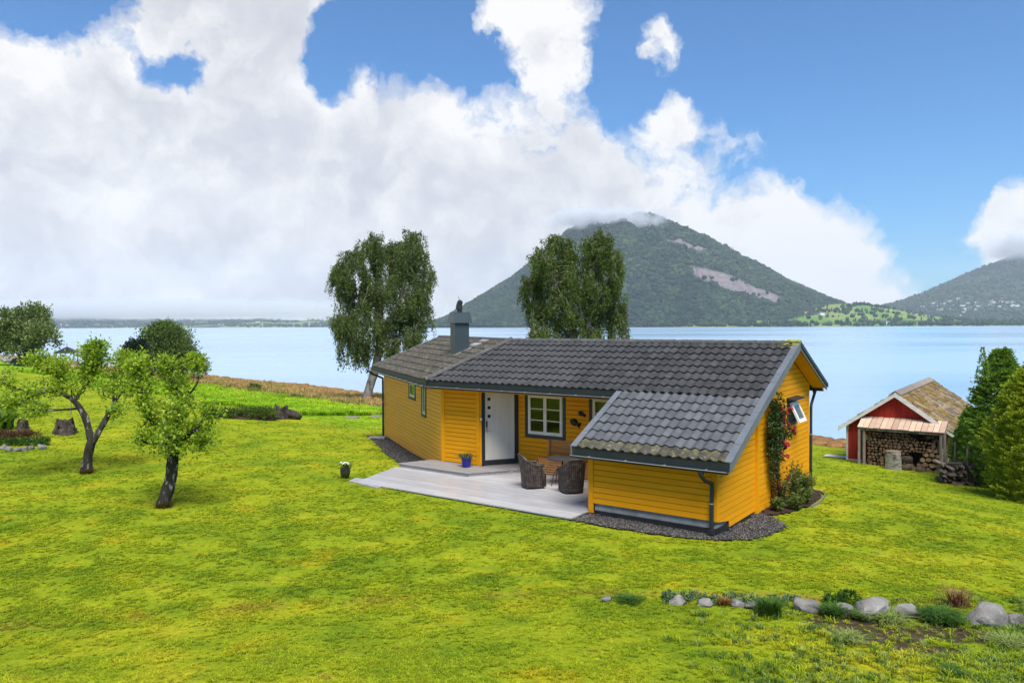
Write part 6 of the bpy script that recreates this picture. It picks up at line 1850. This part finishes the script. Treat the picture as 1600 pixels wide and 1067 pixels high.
L_bed = foliage('perennial_leaf', (.05, .10, .02), (.19, .24, .05), 3.0, .3, .55, .25, (.36, .36, .09))
bedp = [(3.40, 3.55, .75, .5, 'tall yellowing stems next to the rose foot'), (3.55, 3.95, .85, .5, 'tall leafy stalks in the middle of the rose bed'), (3.50, 4.35, .95, .5, 'tallest green stalks in the rose bed'), (3.62, 4.75, .70, .6, 'bushy green plant towards the end of the rose bed'),
        (3.60, 5.15, .55, .6, 'low broad leaved plant at the far end of the rose bed'), (3.72, 3.45, .32, .5, 'low arching leaves at the front of the rose bed'), (3.80, 4.2, .35, .45, 'short plant at the bed edge below the tall stalks'), (3.45, 3.05, .28, .4, 'small plant between gravel and rose foot')]
for k, (u, v_, h, w, lb) in enumerate(bedp):
    p = hw(u, v_); perennial('bed_plant', lb, (p.x, p.y, gz(p.x, p.y) + .04), h, w, int(16 + 22 * w), L_bed, .034, 50 + k, group='plants in the rose bed')

# ------------------------------------------------------------------ stones, stumps, tufts
M_rock = varied('granite', (.11, .102, .094), (.25, .235, .215), 3.0, .85, .3, .7, .03, (1, 1, 1), .18, [(2.0, .55, .68, (.065, .06, .055), .75), (6, .60, .70, (.36, .34, .31), .6)])


def rock(label, px, py, wpx, hpx, seed, group, sink=.25):
    p = ground_px(px, py + hpx * .42); s = p.y / FPX; w = wpx * s; h = hpx * s
    bm = bmesh.new(); bmesh.ops.create_icosphere(bm, subdivisions=3, radius=.5)
    rr = np.random.default_rng(seed); off = rr.uniform(0, 50, 3); planes = [(Vector(rr.normal(size=3)).normalized(), rr.uniform(.27, .42)) for _ in range(13)]
    for v_ in bm.verts:
        for n_, d in planes:
            e = v_.co.dot(n_) - d
            if e > 0: v_.co -= n_ * e * .97
        k = 1 + .20 * float(fbm(v_.co.x * 4 + off[0], v_.co.y * 4 + v_.co.z * 3 + off[1], 3, seed)); v_.co *= k
    zs = [v_.co.z for v_ in bm.verts]; xs = [v_.co.x for v_ in bm.verts]; zr_ = max(zs) - min(zs); xr = max(xs) - min(xs)
    for v_ in bm.verts: v_.co = Vector((v_.co.x / xr * w, v_.co.y * w * .85, (v_.co.z - min(zs)) / zr_ * h * (1 + sink) - h * sink))
    me = bpy.data.meshes.new('rock'); bm.to_mesh(me); bm.free(); me.materials.append(M_rock); me.polygons.foreach_set('use_smooth', [True] * len(me.polygons)); me.set_sharp_from_angle(angle=R(38))
    o = link('rock', me); o.location = (p.x, p.y + w * .3, gz(p.x, p.y + w * .3)); o.rotation_euler = (0, 0, rr.uniform(-.4, .4)); tag(o, label, 'rock', group)


GR = 'rocks along the bank of the lawn'
for k, a in enumerate((('small pale rock alone at the left end of the bank', 948, 938, 16, 10), ('pale flat rock where the row of bank rocks begins', 1062, 942, 28, 15), ('low greyish rock, second of the bank row', 1102, 944, 26, 12), ('half buried rock beside the dry orange grass tuft', 1154, 945, 24, 11), ('small rounded rock left of the first dark grass tuft', 1176, 948, 22, 12),
                       ('broad rounded pale rock in the middle of the bank', 1263, 951, 44, 22), ('low dark rock between the broad rock and the peaked rock', 1322, 956, 36, 18), ('largest peaked grey rock of the bank', 1376, 956, 66, 34), ('pale wedge shaped rock right of the peaked rock', 1420, 960, 40, 24), ('large rounded rock near the right end of the bank', 1556, 966, 64, 36), ('pale rock cut by the right picture edge', 1594, 972, 26, 22), ('small stone in front of the large rounded rock', 1527, 976, 16, 9))):
    rock(*a, seed=100 + k, group=GR)
for k, a in enumerate((('white rounded stone at the far left end of the stone edging', 3, 700, 12, 8), ('pale stone, second in the edging of the left bed', 11, 702, 13, 8), ('low stone in the middle of the left bed edging', 27, 703, 14, 6), ('grey white stone left of the largest edging stone', 37, 702, 12, 7), ('flat stone next to the largest edging stone', 47, 700, 11, 7), ('largest grey stone ending the left bed edging', 63, 699, 17, 9))):
    rock(*a, seed=140 + k, group='stones edging the left bed')
M_stump = varied('rotten_stump', (.022, .016, .013), (.085, .068, .056), 5, .95, .15, .9, .03, (1, 1, .5), .1, [(4, .54, .66, (.17, .145, .12), .5), (2.4, .58, .7, (.10, .05, .025), .7)])


def stump(label, px, py, wpx, hpx, seed, lie=0.0):
    p = ground_px(px, py); s = p.y / FPX; w = wpx * s; h = hpx * s; rr = np.random.default_rng(seed); mb = MB(); n = 26; vs = []; L = 9
    ph = rr.uniform(0, 6, 6); jag = rr.normal(size=n) * .06
    for j in range(L):
        t = j / (L - 1)
        for k in range(n):
            a = 2 * math.pi * k / n; root = max(0, math.sin(a * 3 + ph[0])) * .45 * (1 - t) ** 2 + .12 * math.sin(5 * a + ph[1]) + .07 * math.sin(9 * a + ph[2] + 3 * t)
            rad = w * .5 * (.72 + .22 * (1 - t) ** 1.5 + root * .6) * rr.uniform(.86, 1.14)
            top = h * (.80 + .07 * math.sin(a * 2 + ph[3]) + .05 * math.sin(a * 3 + ph[4]) + jag[k] * .7)
            vs.append((rad * math.cos(a), rad * .8 * math.sin(a), -.05 + t * top + rr.normal() * .03))
    mb.add(vs, [(j * n + k, j * n + (k + 1) % n, (j + 1) * n + (k + 1) % n, (j + 1) * n + k) for j in range(L - 1) for k in range(n)])
    c = len(mb.v); mb.v.append((0, 0, h * .62)); mb.f += [((L - 1) * n + k, (L - 1) * n + (k + 1) % n, c) for k in range(n)]; mb.mi += [0] * n
    o = mb.build('tree_stump', M_stump, auto=50); o.location = (p.x, p.y + .2, p.z - .02); o.rotation_euler = (lie, 0, rr.uniform(0, 6)); tag(o, label, 'stump')


stump('broad dark rotten stump behind the left apple tree', 98, 679, 40, 31, 4)
stump('reddish rotten stump in the bed at the left edge', 30, 676, 24, 26, 6)
stump('twisted grey stump at the edge of the uncut field', 437, 655, 30, 27, 9)
q = ground_px(458, 655); mb = MB(); mb.tube([(-.5, 0, .25), (-.1, -.1, .32), (.35, -.15, .22), (.55, -.2, .10)], [.20, .24, .20, .13], 10); mb.tube([(.2, -.15, .2), (.3, -.3, .0)], [.10, .06], 8)
o = mb.build('root_piece', M_stump, smooth=True, loc=(q.x - .1, q.y, q.z)); tag(o, 'dark root lying against the twisted grey stump', 'root')
# soil heap overgrown with weeds
q = ground_px(378, 655); bm = bmesh.new(); bmesh.ops.create_icosphere(bm, subdivisions=4, radius=1.0)
for v_ in bm.verts:
    k = 1 + .35 * float(fbm(v_.co.x * 2.5 + 4, v_.co.y * 2.5 + v_.co.z * 2, 3, 3)); v_.co = Vector((v_.co.x * 1.7 * k, v_.co.y * .7 * k, max(v_.co.z, -.1) * .40 * k))
me = bpy.data.meshes.new('soil_heap'); bm.to_mesh(me); bm.free(); me.materials.append(varied('heap_soil', (.028, .020, .014), (.075, .055, .035), 3, .95, .1, .9, .05, spots=[(2.2, .50, .62, (.06, .10, .02), .8)])); me.polygons.foreach_set('use_smooth', [True] * len(me.polygons))
o = link('soil_heap', me); o.location = (q.x, q.y + .6, q.z - .05); tag(o, 'dark soil heap with weeds beside the twisted stump', 'soil heap')
shrub('weeds', 'green weeds growing over the dark soil heap', 'plant', Vector((q.x, q.y + .5, q.z)), 3.0, .7, L_tuft if False else foliage('weed_leaf', (.04, .08, .015), (.12, .18, .03), 2, .3), 4200, .05, 71, 3, [((x_, -.25, .22), (.46, .45, .26)) for x_ in (-1.2, -.6, .1, .7, 1.2)])
q = ground_px(111, 648); mb = MB(); mb.tube([(0, 0, -.05), (.02, 0, .75)], .025, 6); o = mb.build('stake', M_old, loc=q); tag(o, 'thin wooden stake behind the left apple tree', 'stake')


def blade_tuft(label_name, n, H, W, m, seed, width=.008, arch=.5, name='grass_tuft'):
    r = np.random.default_rng(seed); a = r.uniform(0, 6.28, n); h = H * r.uniform(.55, 1.05, n); out = W * r.uniform(.2, 1, n) ** .7; b = r.normal(size=(n, 2)) * W * .22
    dx, dy = np.cos(a), np.sin(a); V = []
    for t, wd in ((0, 1.0), (.45, .9), (.8, .6), (1.0, .05)):
        k = out * t ** 1.6; z = h * (t - arch * .5 * t ** 3)
        c = np.stack([b[:, 0] + dx * k, b[:, 1] + dy * k, z], 1); sd = np.stack([-dy, dx, 0 * dx], 1) * (width * wd * r.uniform(.7, 1.2, n))[:, None]
        V += [c - sd, c + sd]
    V = np.stack(V, 1).reshape(-1, 3); i = np.arange(n)[:, None] * 8
    F = np.concatenate([i + np.array([[0, 1, 3, 2]]), i + np.array([[2, 3, 5, 4]]), i + np.array([[4, 5, 7, 6]])])
    return mesh_np(name, V, [F], m)


L_tuft = foliage('fescue_green', (.025, .075, .010), (.085, .17, .02), 3, .25, .6, .2)
L_tuft2 = foliage('pale_grass', (.12, .19, .03), (.30, .35, .10), 3, .3, .6, .2, (.45, .45, .22))
L_dry = foliage('dry_grass', (.16, .075, .02), (.30, .17, .05), 3, .3, .7, .2)
L_reed = foliage('dry_brown_stems', (.12, .05, .03), (.24, .12, .07), 4, .2, .7, .2)
L_blue = foliage('blue_green_sedum', (.07, .13, .05), (.20, .29, .13), 2.5, .2, .6, .2)
for k, (lb, x, y, H, W, n, m, ar) in enumerate((('dense dark green grass dome between the rocks', 1476, 976, .30, .34, 1500, L_tuft, .9), ('dark green grass tuft leaning over the small rounded rock', 1206, 966, .36, .26, 700, L_tuft, .6), ('long pale green grass clump before the peaked rock', 1390, 976, .26, .42, 260, L_tuft2, .9), ('pale striped grass clump on the soil', 1328, 1008, .22, .30, 240, L_tuft2, .8),
                                               ('dry orange grass tuft between two bank rocks', 1134, 950, .16, .14, 340, L_dry, .6), ('green grass tuft beside the broad rounded rock', 1306, 966, .26, .26, 500, L_tuft, .7), ('dry brown stems behind the dark grass dome', 1500, 952, .34, .30, 160, L_reed, .2), ('small green tuft near the lower picture edge', 1494, 1060, .13, .16, 420, L_tuft, .8),
                                               ('low green tuft left of the largest bank rock', 1352, 972, .18, .2, 320, L_tuft, .7), ('grass tuft behind the pale lone rock', 985, 944, .14, .3, 300, L_tuft, .6), ('yellow green tuft by the right picture edge', 1580, 1012, .16, .3, 420, L_tuft2, .8))):
    p = ground_px(x, y); o = link('grass_tuft', blade_tuft('', n, H, W, m, 200 + k, .006, ar)); o.location = (p.x, p.y + .1, gz(p.x, p.y + .1)); tag(o, lb, 'grass tuft', 'tufts in the rock bank')
for k, (lb, x, y, W, H, n) in enumerate((('blue green cushion plant at the start of the rock row', 1045, 938, 20, 11, 500), ('blue green cushion behind the first bank rocks', 1092, 939, 52, 10, 1100), ('blue green cushion in the middle of the bank', 1160, 941, 50, 10, 1000), ('dark green cushion plant behind the low dark rock', 1312, 944, 56, 17, 1700), ('blue green cushion behind the broad rock', 1228, 942, 44, 10, 900))):
    p = ground_px(x, y); s = p.y / FPX
    lobes = [((q_ * W * s, rng.normal() * .08, H * s * .35), (W * s * .16, .16, H * s * .55)) for q_ in np.linspace(-.42, .42, 6)]
    shrub('cushion_plant', lb, 'plant', p, W * s, H * s, L_blue if 'dark' not in lb else L_tuft, n, .022, 300 + k, 3, lobes)
# bed at the left edge: fern, heather-like mound, bushes
L_fern = foliage('fern_leaf', (.04, .10, .015), (.14, .24, .03), 2, .35)
p = ground_px(6, 672); o = link('fern', blade_tuft('', 46, 1.25, .95, L_fern, 61, .085, .7, 'fern')); o.location = p; tag(o, 'green fern fronds at the left edge beside the reddish stump', 'fern')
p = ground_px(14, 692); s = p.y / FPX; shrub('heather', 'low reddish brown heather mound behind the left edging stones', 'plant', p, 2.0, .5, foliage('heather_leaf', (.07, .025, .015), (.16, .08, .04), 3, .2), 4000, .035, 63, 4, [((x_, .1, .16), (.36, .35, .26)) for x_ in (-.7, -.3, .1, .5, .8)])
p = ground_px(20, 697); shrub('heather', 'dark green low plants just behind the left edging stones', 'plant', p, 2.0, .4, L_tuft, 3500, .035, 64, 4, [((x_, .1, .08), (.34, .25, .18)) for x_ in (-.8, -.4, 0, .4, .8, 1.1)])
p = ground_px(16, 652); shrub('shrub', 'dark leafy bush behind the reddish stump at the left', 'bush', p, 2.6, 1.0, L_bush, 5000, .06, 65, 6)

# ------------------------------------------------------------------ far shore houses, pavilion, jetty
M_hw = [varied('far_white_house', (.62, .62, .60), (.74, .74, .72), 1, .8, .2, 0, rand=.12), varied('far_cream_house', (.55, .50, .38), (.64, .58, .45), 1, .8, .2, 0, rand=.1), varied('far_grey_house', (.28, .29, .30), (.38, .39, .40), 1, .8, .2, 0, rand=.2)]
M_hr = [varied('far_dark_roof', (.06, .06, .065), (.10, .10, .10), 1, .8, .2, 0, rand=.2), varied('far_red_roof', (.30, .07, .045), (.38, .10, .06), 1, .8, .2, 0, rand=.1)]
def far_house(x, y, z, w, d, h, rot, mi, ri, label, group):
    q = MB(); q.box((-w / 2, -d / 2, -3), (w / 2, d / 2, h)); q.cur = 1
    o_ = .4; rh = d * .36
    q.add([(-w / 2 - o_, -d / 2 - o_, h - .1), (w / 2 + o_, -d / 2 - o_, h - .1), (w / 2 + o_, 0, h + rh), (-w / 2 - o_, 0, h + rh), (w / 2 + o_, d / 2 + o_, h - .1), (-w / 2 - o_, d / 2 + o_, h - .1)], [(0, 1, 2, 3), (3, 2, 4, 5)])
    q.cur = 0; q.add([(-w / 2, -d / 2, h), (-w / 2, d / 2, h), (-w / 2, 0, h + rh - .2), (w / 2, -d / 2, h), (w / 2, d / 2, h), (w / 2, 0, h + rh - .2)], [(0, 2, 1), (3, 4, 5)])
    q.cur = 2
    for k in range(max(2, int(w / 3.5))):
        xc = -w / 2 + (k + .5) * w / max(2, int(w / 3.5)); q.box((xc - .6, -d / 2 - .06, h * .45), (xc + .6, -d / 2 - .01, h * .45 + 1.3))
    o = q.build('far_house', [M_hw[mi], M_hr[ri], M_black]); o.location = (x, y, z); o.rotation_euler = (0, 0, rot); tag(o, label, 'house', group)
dg = bpy.context.evaluated_depsgraph_get()
bpy.context.view_layer.update()
from mathutils.bvhtree import BVHTree
def bvh_of(o): return BVHTree.FromPolygons([v.co.copy() for v in o.data.vertices], [tuple(p.vertices) for p in o.data.polygons])
BV = {o.name: bvh_of(o) for o in (mountain, hill_r, hill_l, headland)}
def hit_px(bv, px, py):
    d = (_r2 * ((px - 800) / FPX) + _u2 * ((533.5 - py) / FPX) + _f).normalized(); h = bv.ray_cast(Vector((0, 0, CAM_H)), d); return h[0]
random.seed(3); cnt = 0
for k in range(70):
    px = random.uniform(1432, 1600); py = 484 - (px - 1430) * .012 + random.gauss(-4, 4.5) - (4 if random.random() < .3 else 0)
    h = hit_px(BV[hill_r.name], px, py)
    if h is None: continue
    far_house(h.x, h.y, h.z, random.uniform(11, 20), random.uniform(8, 10), random.uniform(5, 8), random.uniform(-.6, .6), random.choice((0, 0, 0, 0, 1, 2)), 0, 'small pale house of the village on the far right hillside', 'village houses on the far right hillside')
for (px, py, w, mi, ri, lb) in ((1262, 491, 26, 0, 1, 'white farmhouse with a red roof on the headland'), (1284, 492, 16, 0, 0, 'small white farm building right of the red roofed farmhouse'), (1310, 470, 15, 1, 0, 'cream house near the top of the headland'), (1326, 471, 14, 0, 0, 'white house on the crest of the headland'), (1345, 473, 18, 0, 0, 'long white house right of the headland crest'), (1282, 472, 14, 1, 0, 'cream house at the wood edge below the crest'), (1498, 494, 22, 0, 0, 'white house alone below the far village'), (1386, 505.5, 14, 0, 0, 'white boathouse on the headland shore'), (1438, 505.5, 16, 1, 0, 'pale shed on the shore at the tip of the headland')):
    h = hit_px(BV[headland.name], px, py) or hit_px(BV[hill_r.name], px, py) or hit_px(BV[mountain.name], px, py)
    if h is None: continue
    far_house(h.x, h.y, h.z, w, 9, 6, random.uniform(-.3, .3), mi, ri, lb, 'houses on the headland')
for (px, py, w, mi, lb) in ((1032, 506.5, 13, 1, 'yellowish cabin at the left of the shore cluster below the mountain'), (1042, 505, 12, 0, 'white cabin in the middle of the shore cluster below the mountain'), (1050, 507, 14, 1, 'cream cabin by the water below the mountain'), (1058, 506.5, 12, 0, 'white boathouse at the right of the shore cluster below the mountain')):
    h = hit_px(BV[headland.name], px, py) or hit_px(BV[mountain.name], px, py)
    if h is None: continue
    far_house(h.x, h.y, h.z, w, 8, 5, random.uniform(-.3, .3), mi, 0, lb, 'cabins below the mountain')
random.seed(5)
for k in range(26):
    px = random.uniform(90, 500); py = random.uniform(503.5, 509.5)
    h = hit_px(BV[hill_l.name], px, py)
    if h is None: continue
    far_house(h.x, h.y, h.z, random.uniform(14, 34), 11, random.uniform(5, 8), random.uniform(-.4, .4), random.choice((0, 0, 1, 2)), random.choice((0, 0, 1)), 'tiny hazy farmhouse on the far left shore', 'farmhouses on the far left shore')
# small pavilion on a jetty at the left shore
p = at_px(105, 562, 128.0); pv = empty('pavilion', (p.x, p.y, SEA + .9), .3); tag(pv, 'small open pavilion with a dark pyramid roof by the water', 'pavilion')
q = MB(); q.add([(-1.7, -1.7, 2.2), (1.7, -1.7, 2.2), (1.7, 1.7, 2.2), (-1.7, 1.7, 2.2), (0, 0, 3.2), (-1.7, -1.7, 2.1), (1.7, -1.7, 2.1), (1.7, 1.7, 2.1), (-1.7, 1.7, 2.1)], [(0, 1, 4), (1, 2, 4), (2, 3, 4), (3, 0, 4), (8, 7, 6, 5), (0, 5, 6, 1), (1, 6, 7, 2), (2, 7, 8, 3), (3, 8, 5, 0)]); q.build('roof', M_dark, pv)
for sx in (-1.3, 1.3):
    for sy in (-1.3, 1.3): q = MB(); q.box((sx - .08, sy - .08, 0), (sx + .08, sy + .08, 2.12)); q.build('post', M_old, pv)
q = MB(); q.tube([(0, 0, 3.2), (0, 0, 3.8)], .05, 6); q.build('finial', M_dark, pv)
jt = MB(); jt.box((-3, -2, .0), (9, 2, .22))
for x_ in (-2.5, 1, 4.5, 8):
    for y_ in (-1.7, 1.7): jt.box((x_ - .12, y_ - .12, -3), (x_ + .12, y_ + .12, -.001))
o = jt.build('jetty', M_wwood); o.location = (p.x, p.y, SEA + .66); o.rotation_euler = (0, 0, .3); tag(o, 'pale wooden jetty under the small pavilion', 'jetty')
for k, (px, py, w, lb) in enumerate(((8, 562, 22, 'pale shore boulder at the left picture edge'), (22, 566, 18, 'second pale shore boulder from the left picture edge'))):
    rock(lb, px, py, w, 12, 180 + k, 'pale boulders at the left shore')

# ------------------------------------------------------------------ grass
def grass_mat(name, fn, trans=.3):
    m = bpy.data.materials.new(name); m.use_nodes = True; T = NT(m.node_tree); T.n.clear(); out = T.node('ShaderNodeOutputMaterial')
    P = T.node('ShaderNodeNewGeometry').outputs['Position']; col = fn(T, P)
    rnd = T.node('ShaderNodeObjectInfo').outputs['Random']
    col = T.mix(1.0, col, T.node_rgb(T.maprange(rnd, 0, 1, .95, 1.55)), 'MULTIPLY')
    d = T.node('ShaderNodeBsdfPrincipled'); T.link(col, d.inputs['Base Color']); d.inputs['Roughness'].default_value = .6; d.inputs['Specular IOR Level'].default_value = .04
    tr = T.node('ShaderNodeBsdfTranslucent'); T.link(col, tr.inputs[0]); mx = T.node('ShaderNodeMixShader'); mx.inputs[0].default_value = trans
    T.link(d.outputs[0], mx.inputs[1]); T.link(tr.outputs[0], mx.inputs[2]); T.link(mx.outputs[0], out.inputs[0]); return m


M_lawnblade = grass_mat('lawn_blade', lawn_color)
def scatter(n, x0, x1, y0, y1, r):
    px = r.uniform(x0, x1, n); py = r.uniform(y0, y1, n)
    dx = (px - 800) / FPX; dz = -(py - 506 + (px - 800) * .0039) / FPX
    Y = np.full(n, 20.0)
    for _ in range(30):
        g = ground_z(dx * Y, Y); Y = .5 * Y + .5 * np.clip((g - CAM_H) / np.minimum(dz, -1e-3), 6, 160)
    X = dx * Y; return X, Y, ground_z(X, Y)


def clear_house(X, Y):
    L = w_to_loc(np.stack([X, Y], 1)); u, v_ = L[:, 0], L[:, 1]
    bad = (u > -7.2 - np.clip(v_ + .87, 0, 2.2) * .31) & (u < .03) & (v_ > -.88) & (v_ < 4)
    bad |= (u > -.05) & (u < 3.2) & (v_ > -.1) & (v_ < 7.1)
    t = (L - [-6.75, 2.52]) @ np.array(BDIR); w = (L - [-6.75, 2.52]) @ -np.array(BOUT); bad |= (t > -.5) & (t < 9.3) & (w > -.06) & (w < 5)
    for poly in (G1, [tuple(p)[:2] for p in G2], BED): bad |= in_poly(L, [tuple(p)[:2] for p in poly])
    return ~bad


def soil_mask(X, Y):
    out = np.zeros(len(X))
    for (cx, cy, rx, ry) in SOIL: out = np.maximum(out, 1 - (((X - cx) / rx) ** 2 + ((Y - cy) / ry) ** 2))
    return out + .5 * fbm(X * 2.5, Y * 2.5, 3, 6)


r = np.random.default_rng(77)
X, Y, Z = scatter(150000, -120, 1720, 628, 1090, r)
keep = clear_house(X, Y) & (shore_s(X, Y) < -9) & (Y < 60)
sm = soil_mask(X, Y); keep &= (sm < .05) | (r.random(len(X)) < .08)
X, Y, Z = X[keep], Y[keep], Z[keep]
tufts = [blade_tuft('', 16, .046, .055, M_lawnblade, 400 + k, .0040, .9, 'lawn_tuft') for k in range(4)]
o = instancer('grass', np.c_[X, Y, Z - .004], r.uniform(0, 6.28, len(X)), r.uniform(.55, 1.15, len(X)) * (.78 + Y / 42) * (1 + .22 * np.clip(fbm(X / 1.3, Y / 1.3, 3, 44), 0, 1)), tufts)
tag(o, 'short mown grass of the lawn', 'grass', kind='stuff')
# rough tall grass on the bank round the rocks
n = 5200; px = r.uniform(930, 1620, n); py = r.uniform(936, 1090, n)
X, Y, Z = scatter(5200, 930, 1640, 938, 1090, r); keep = (r.random(len(X)) < np.clip((X - 1.8) / 3.5, 0, 1)) & ((soil_mask(X, Y) < .05) | (r.random(len(X)) < .10)); X, Y, Z = X[keep], Y[keep], Z[keep]
rough = [blade_tuft('', 18, .11, .09, m_, 420 + k, .004, .8, 'rough_tuft') for k, m_ in enumerate((L_tuft2, M_lawnblade, M_lawnblade, L_tuft))]
o = instancer('grass', np.c_[X, Y, Z], r.uniform(0, 6.28, len(X)), r.uniform(.5, 1.25, len(X)), rough); tag(o, 'longer rough grass on the rock bank', 'grass', kind='stuff')


# uncut field and dry shore grass
def field_col(T, P):
    return T.ramp(T.noise(P, .45, 4, .6), [(.35, (.13, .24, .010)), (.5, (.21, .35, .014)), (.66, (.33, .41, .03))])


def dry_col(T, P):
    return T.ramp(T.noise(P, .35, 4, .6), [(.32, (.12, .15, .03)), (.45, (.27, .22, .07)), (.58, (.40, .27, .11)), (.72, (.30, .13, .05))])


M_fieldblade = grass_mat('field_blade', field_col); M_dryblade = grass_mat('dry_blade', dry_col)
X, Y, Z = scatter(40000, -150, 690, 578, 648, r); S = shore_s(X, Y)
isf = (S > -27.5 + 1.5 * fbm(X / 4, Y / 4, 2, 8)) & (S < -15.5 + 3 * fbm(X / 5, Y / 5, 2, 9)) & (X < -6.5 + 1.5 * fbm(Y / 3, X / 3, 2, 1))
ft = [blade_tuft('', 26, .42, .30, M_fieldblade, 440 + k, .014, .7, 'field_tuft') for k in range(3)]
o = instancer('grass', np.c_[X, Y, Z][isf], r.uniform(0, 6.28, isf.sum()), r.uniform(.6, 1.2, isf.sum()), ft); tag(o, 'lush uncut green grass of the field at the left', 'grass', kind='stuff')
X, Y, Z = scatter(34000, -150, 700, 574, 640, r); S = shore_s(X, Y)
isd = (S > -17.0 + 3 * fbm(X / 5, Y / 5, 2, 9)) & (S < -5.5 + 1.5 * fbm(X / 6, Y / 6, 2, 4)) | (S > -22) & (S < -6) & (X > -9.0 + 1.5 * fbm(Y / 3, X / 3, 2, 1)) & (X < 0)
dt = [blade_tuft('', 24, .60, .30, M_dryblade, 460 + k, .014, .4, 'dry_tuft') for k in range(3)]
o = instancer('grass', np.c_[X, Y, Z][isd], r.uniform(0, 6.28, isd.sum()), r.uniform(.5, 1.25, isd.sum()), dt); tag(o, 'tall dry tan grass along the left beach', 'grass', kind='stuff')
# brown litter and root suckers round the apple trunks
for k, (x, y, lb) in enumerate(((135, 740, 'brown grass ring at the foot of the left apple tree'), (256, 793, 'brown grass ring at the foot of the right apple tree'))):
    p = ground_px(x, y); o = link('grass_ring', blade_tuft('', 420, .24, .30, foliage('dry_ring_grass', (.085, .06, .018), (.20, .15, .04), 5, .3, .7, .2, (.22, .26, .05)), 480 + k, .006, .5, 'grass_ring')); o.location = (p.x, p.y, p.z - .01); tag(o, lb, 'grass')
# seaweed heaps on the beach
M_weed = varied('seaweed', (.14, .065, .02), (.31, .17, .055), 3, .8, .3, .8, .05, rand=.2)
bm = bmesh.new(); bmesh.ops.create_icosphere(bm, subdivisions=2, radius=1.0)
for v_ in bm.verts: k = 1 + .4 * float(fbm(v_.co.x * 2.2, v_.co.y * 2.2 + v_.co.z * 2, 3, 2)); v_.co = Vector((v_.co.x * k, v_.co.y * k * .7, max(v_.co.z, -.2) * .35 * k))
me = bpy.data.meshes.new('seaweed_lump'); bm.to_mesh(me); bm.free(); me.materials.append(M_weed); me.polygons.foreach_set('use_smooth', [True] * len(me.polygons))
al = r.uniform(-110, 22, 1500); ss = -1.2 - r.uniform(0, 5.0, 1500); ox = 20 + (al + ss) / math.sqrt(2); oy = 48.6 + (ss - al) / math.sqrt(2)
o = instancer('seaweed', np.c_[ox, oy, ground_z(ox, oy)], r.uniform(0, 6.28, 1500), r.uniform(.25, .8, 1500), [me]); tag(o, 'orange brown seaweed washed up along the shore', 'seaweed', kind='stuff')
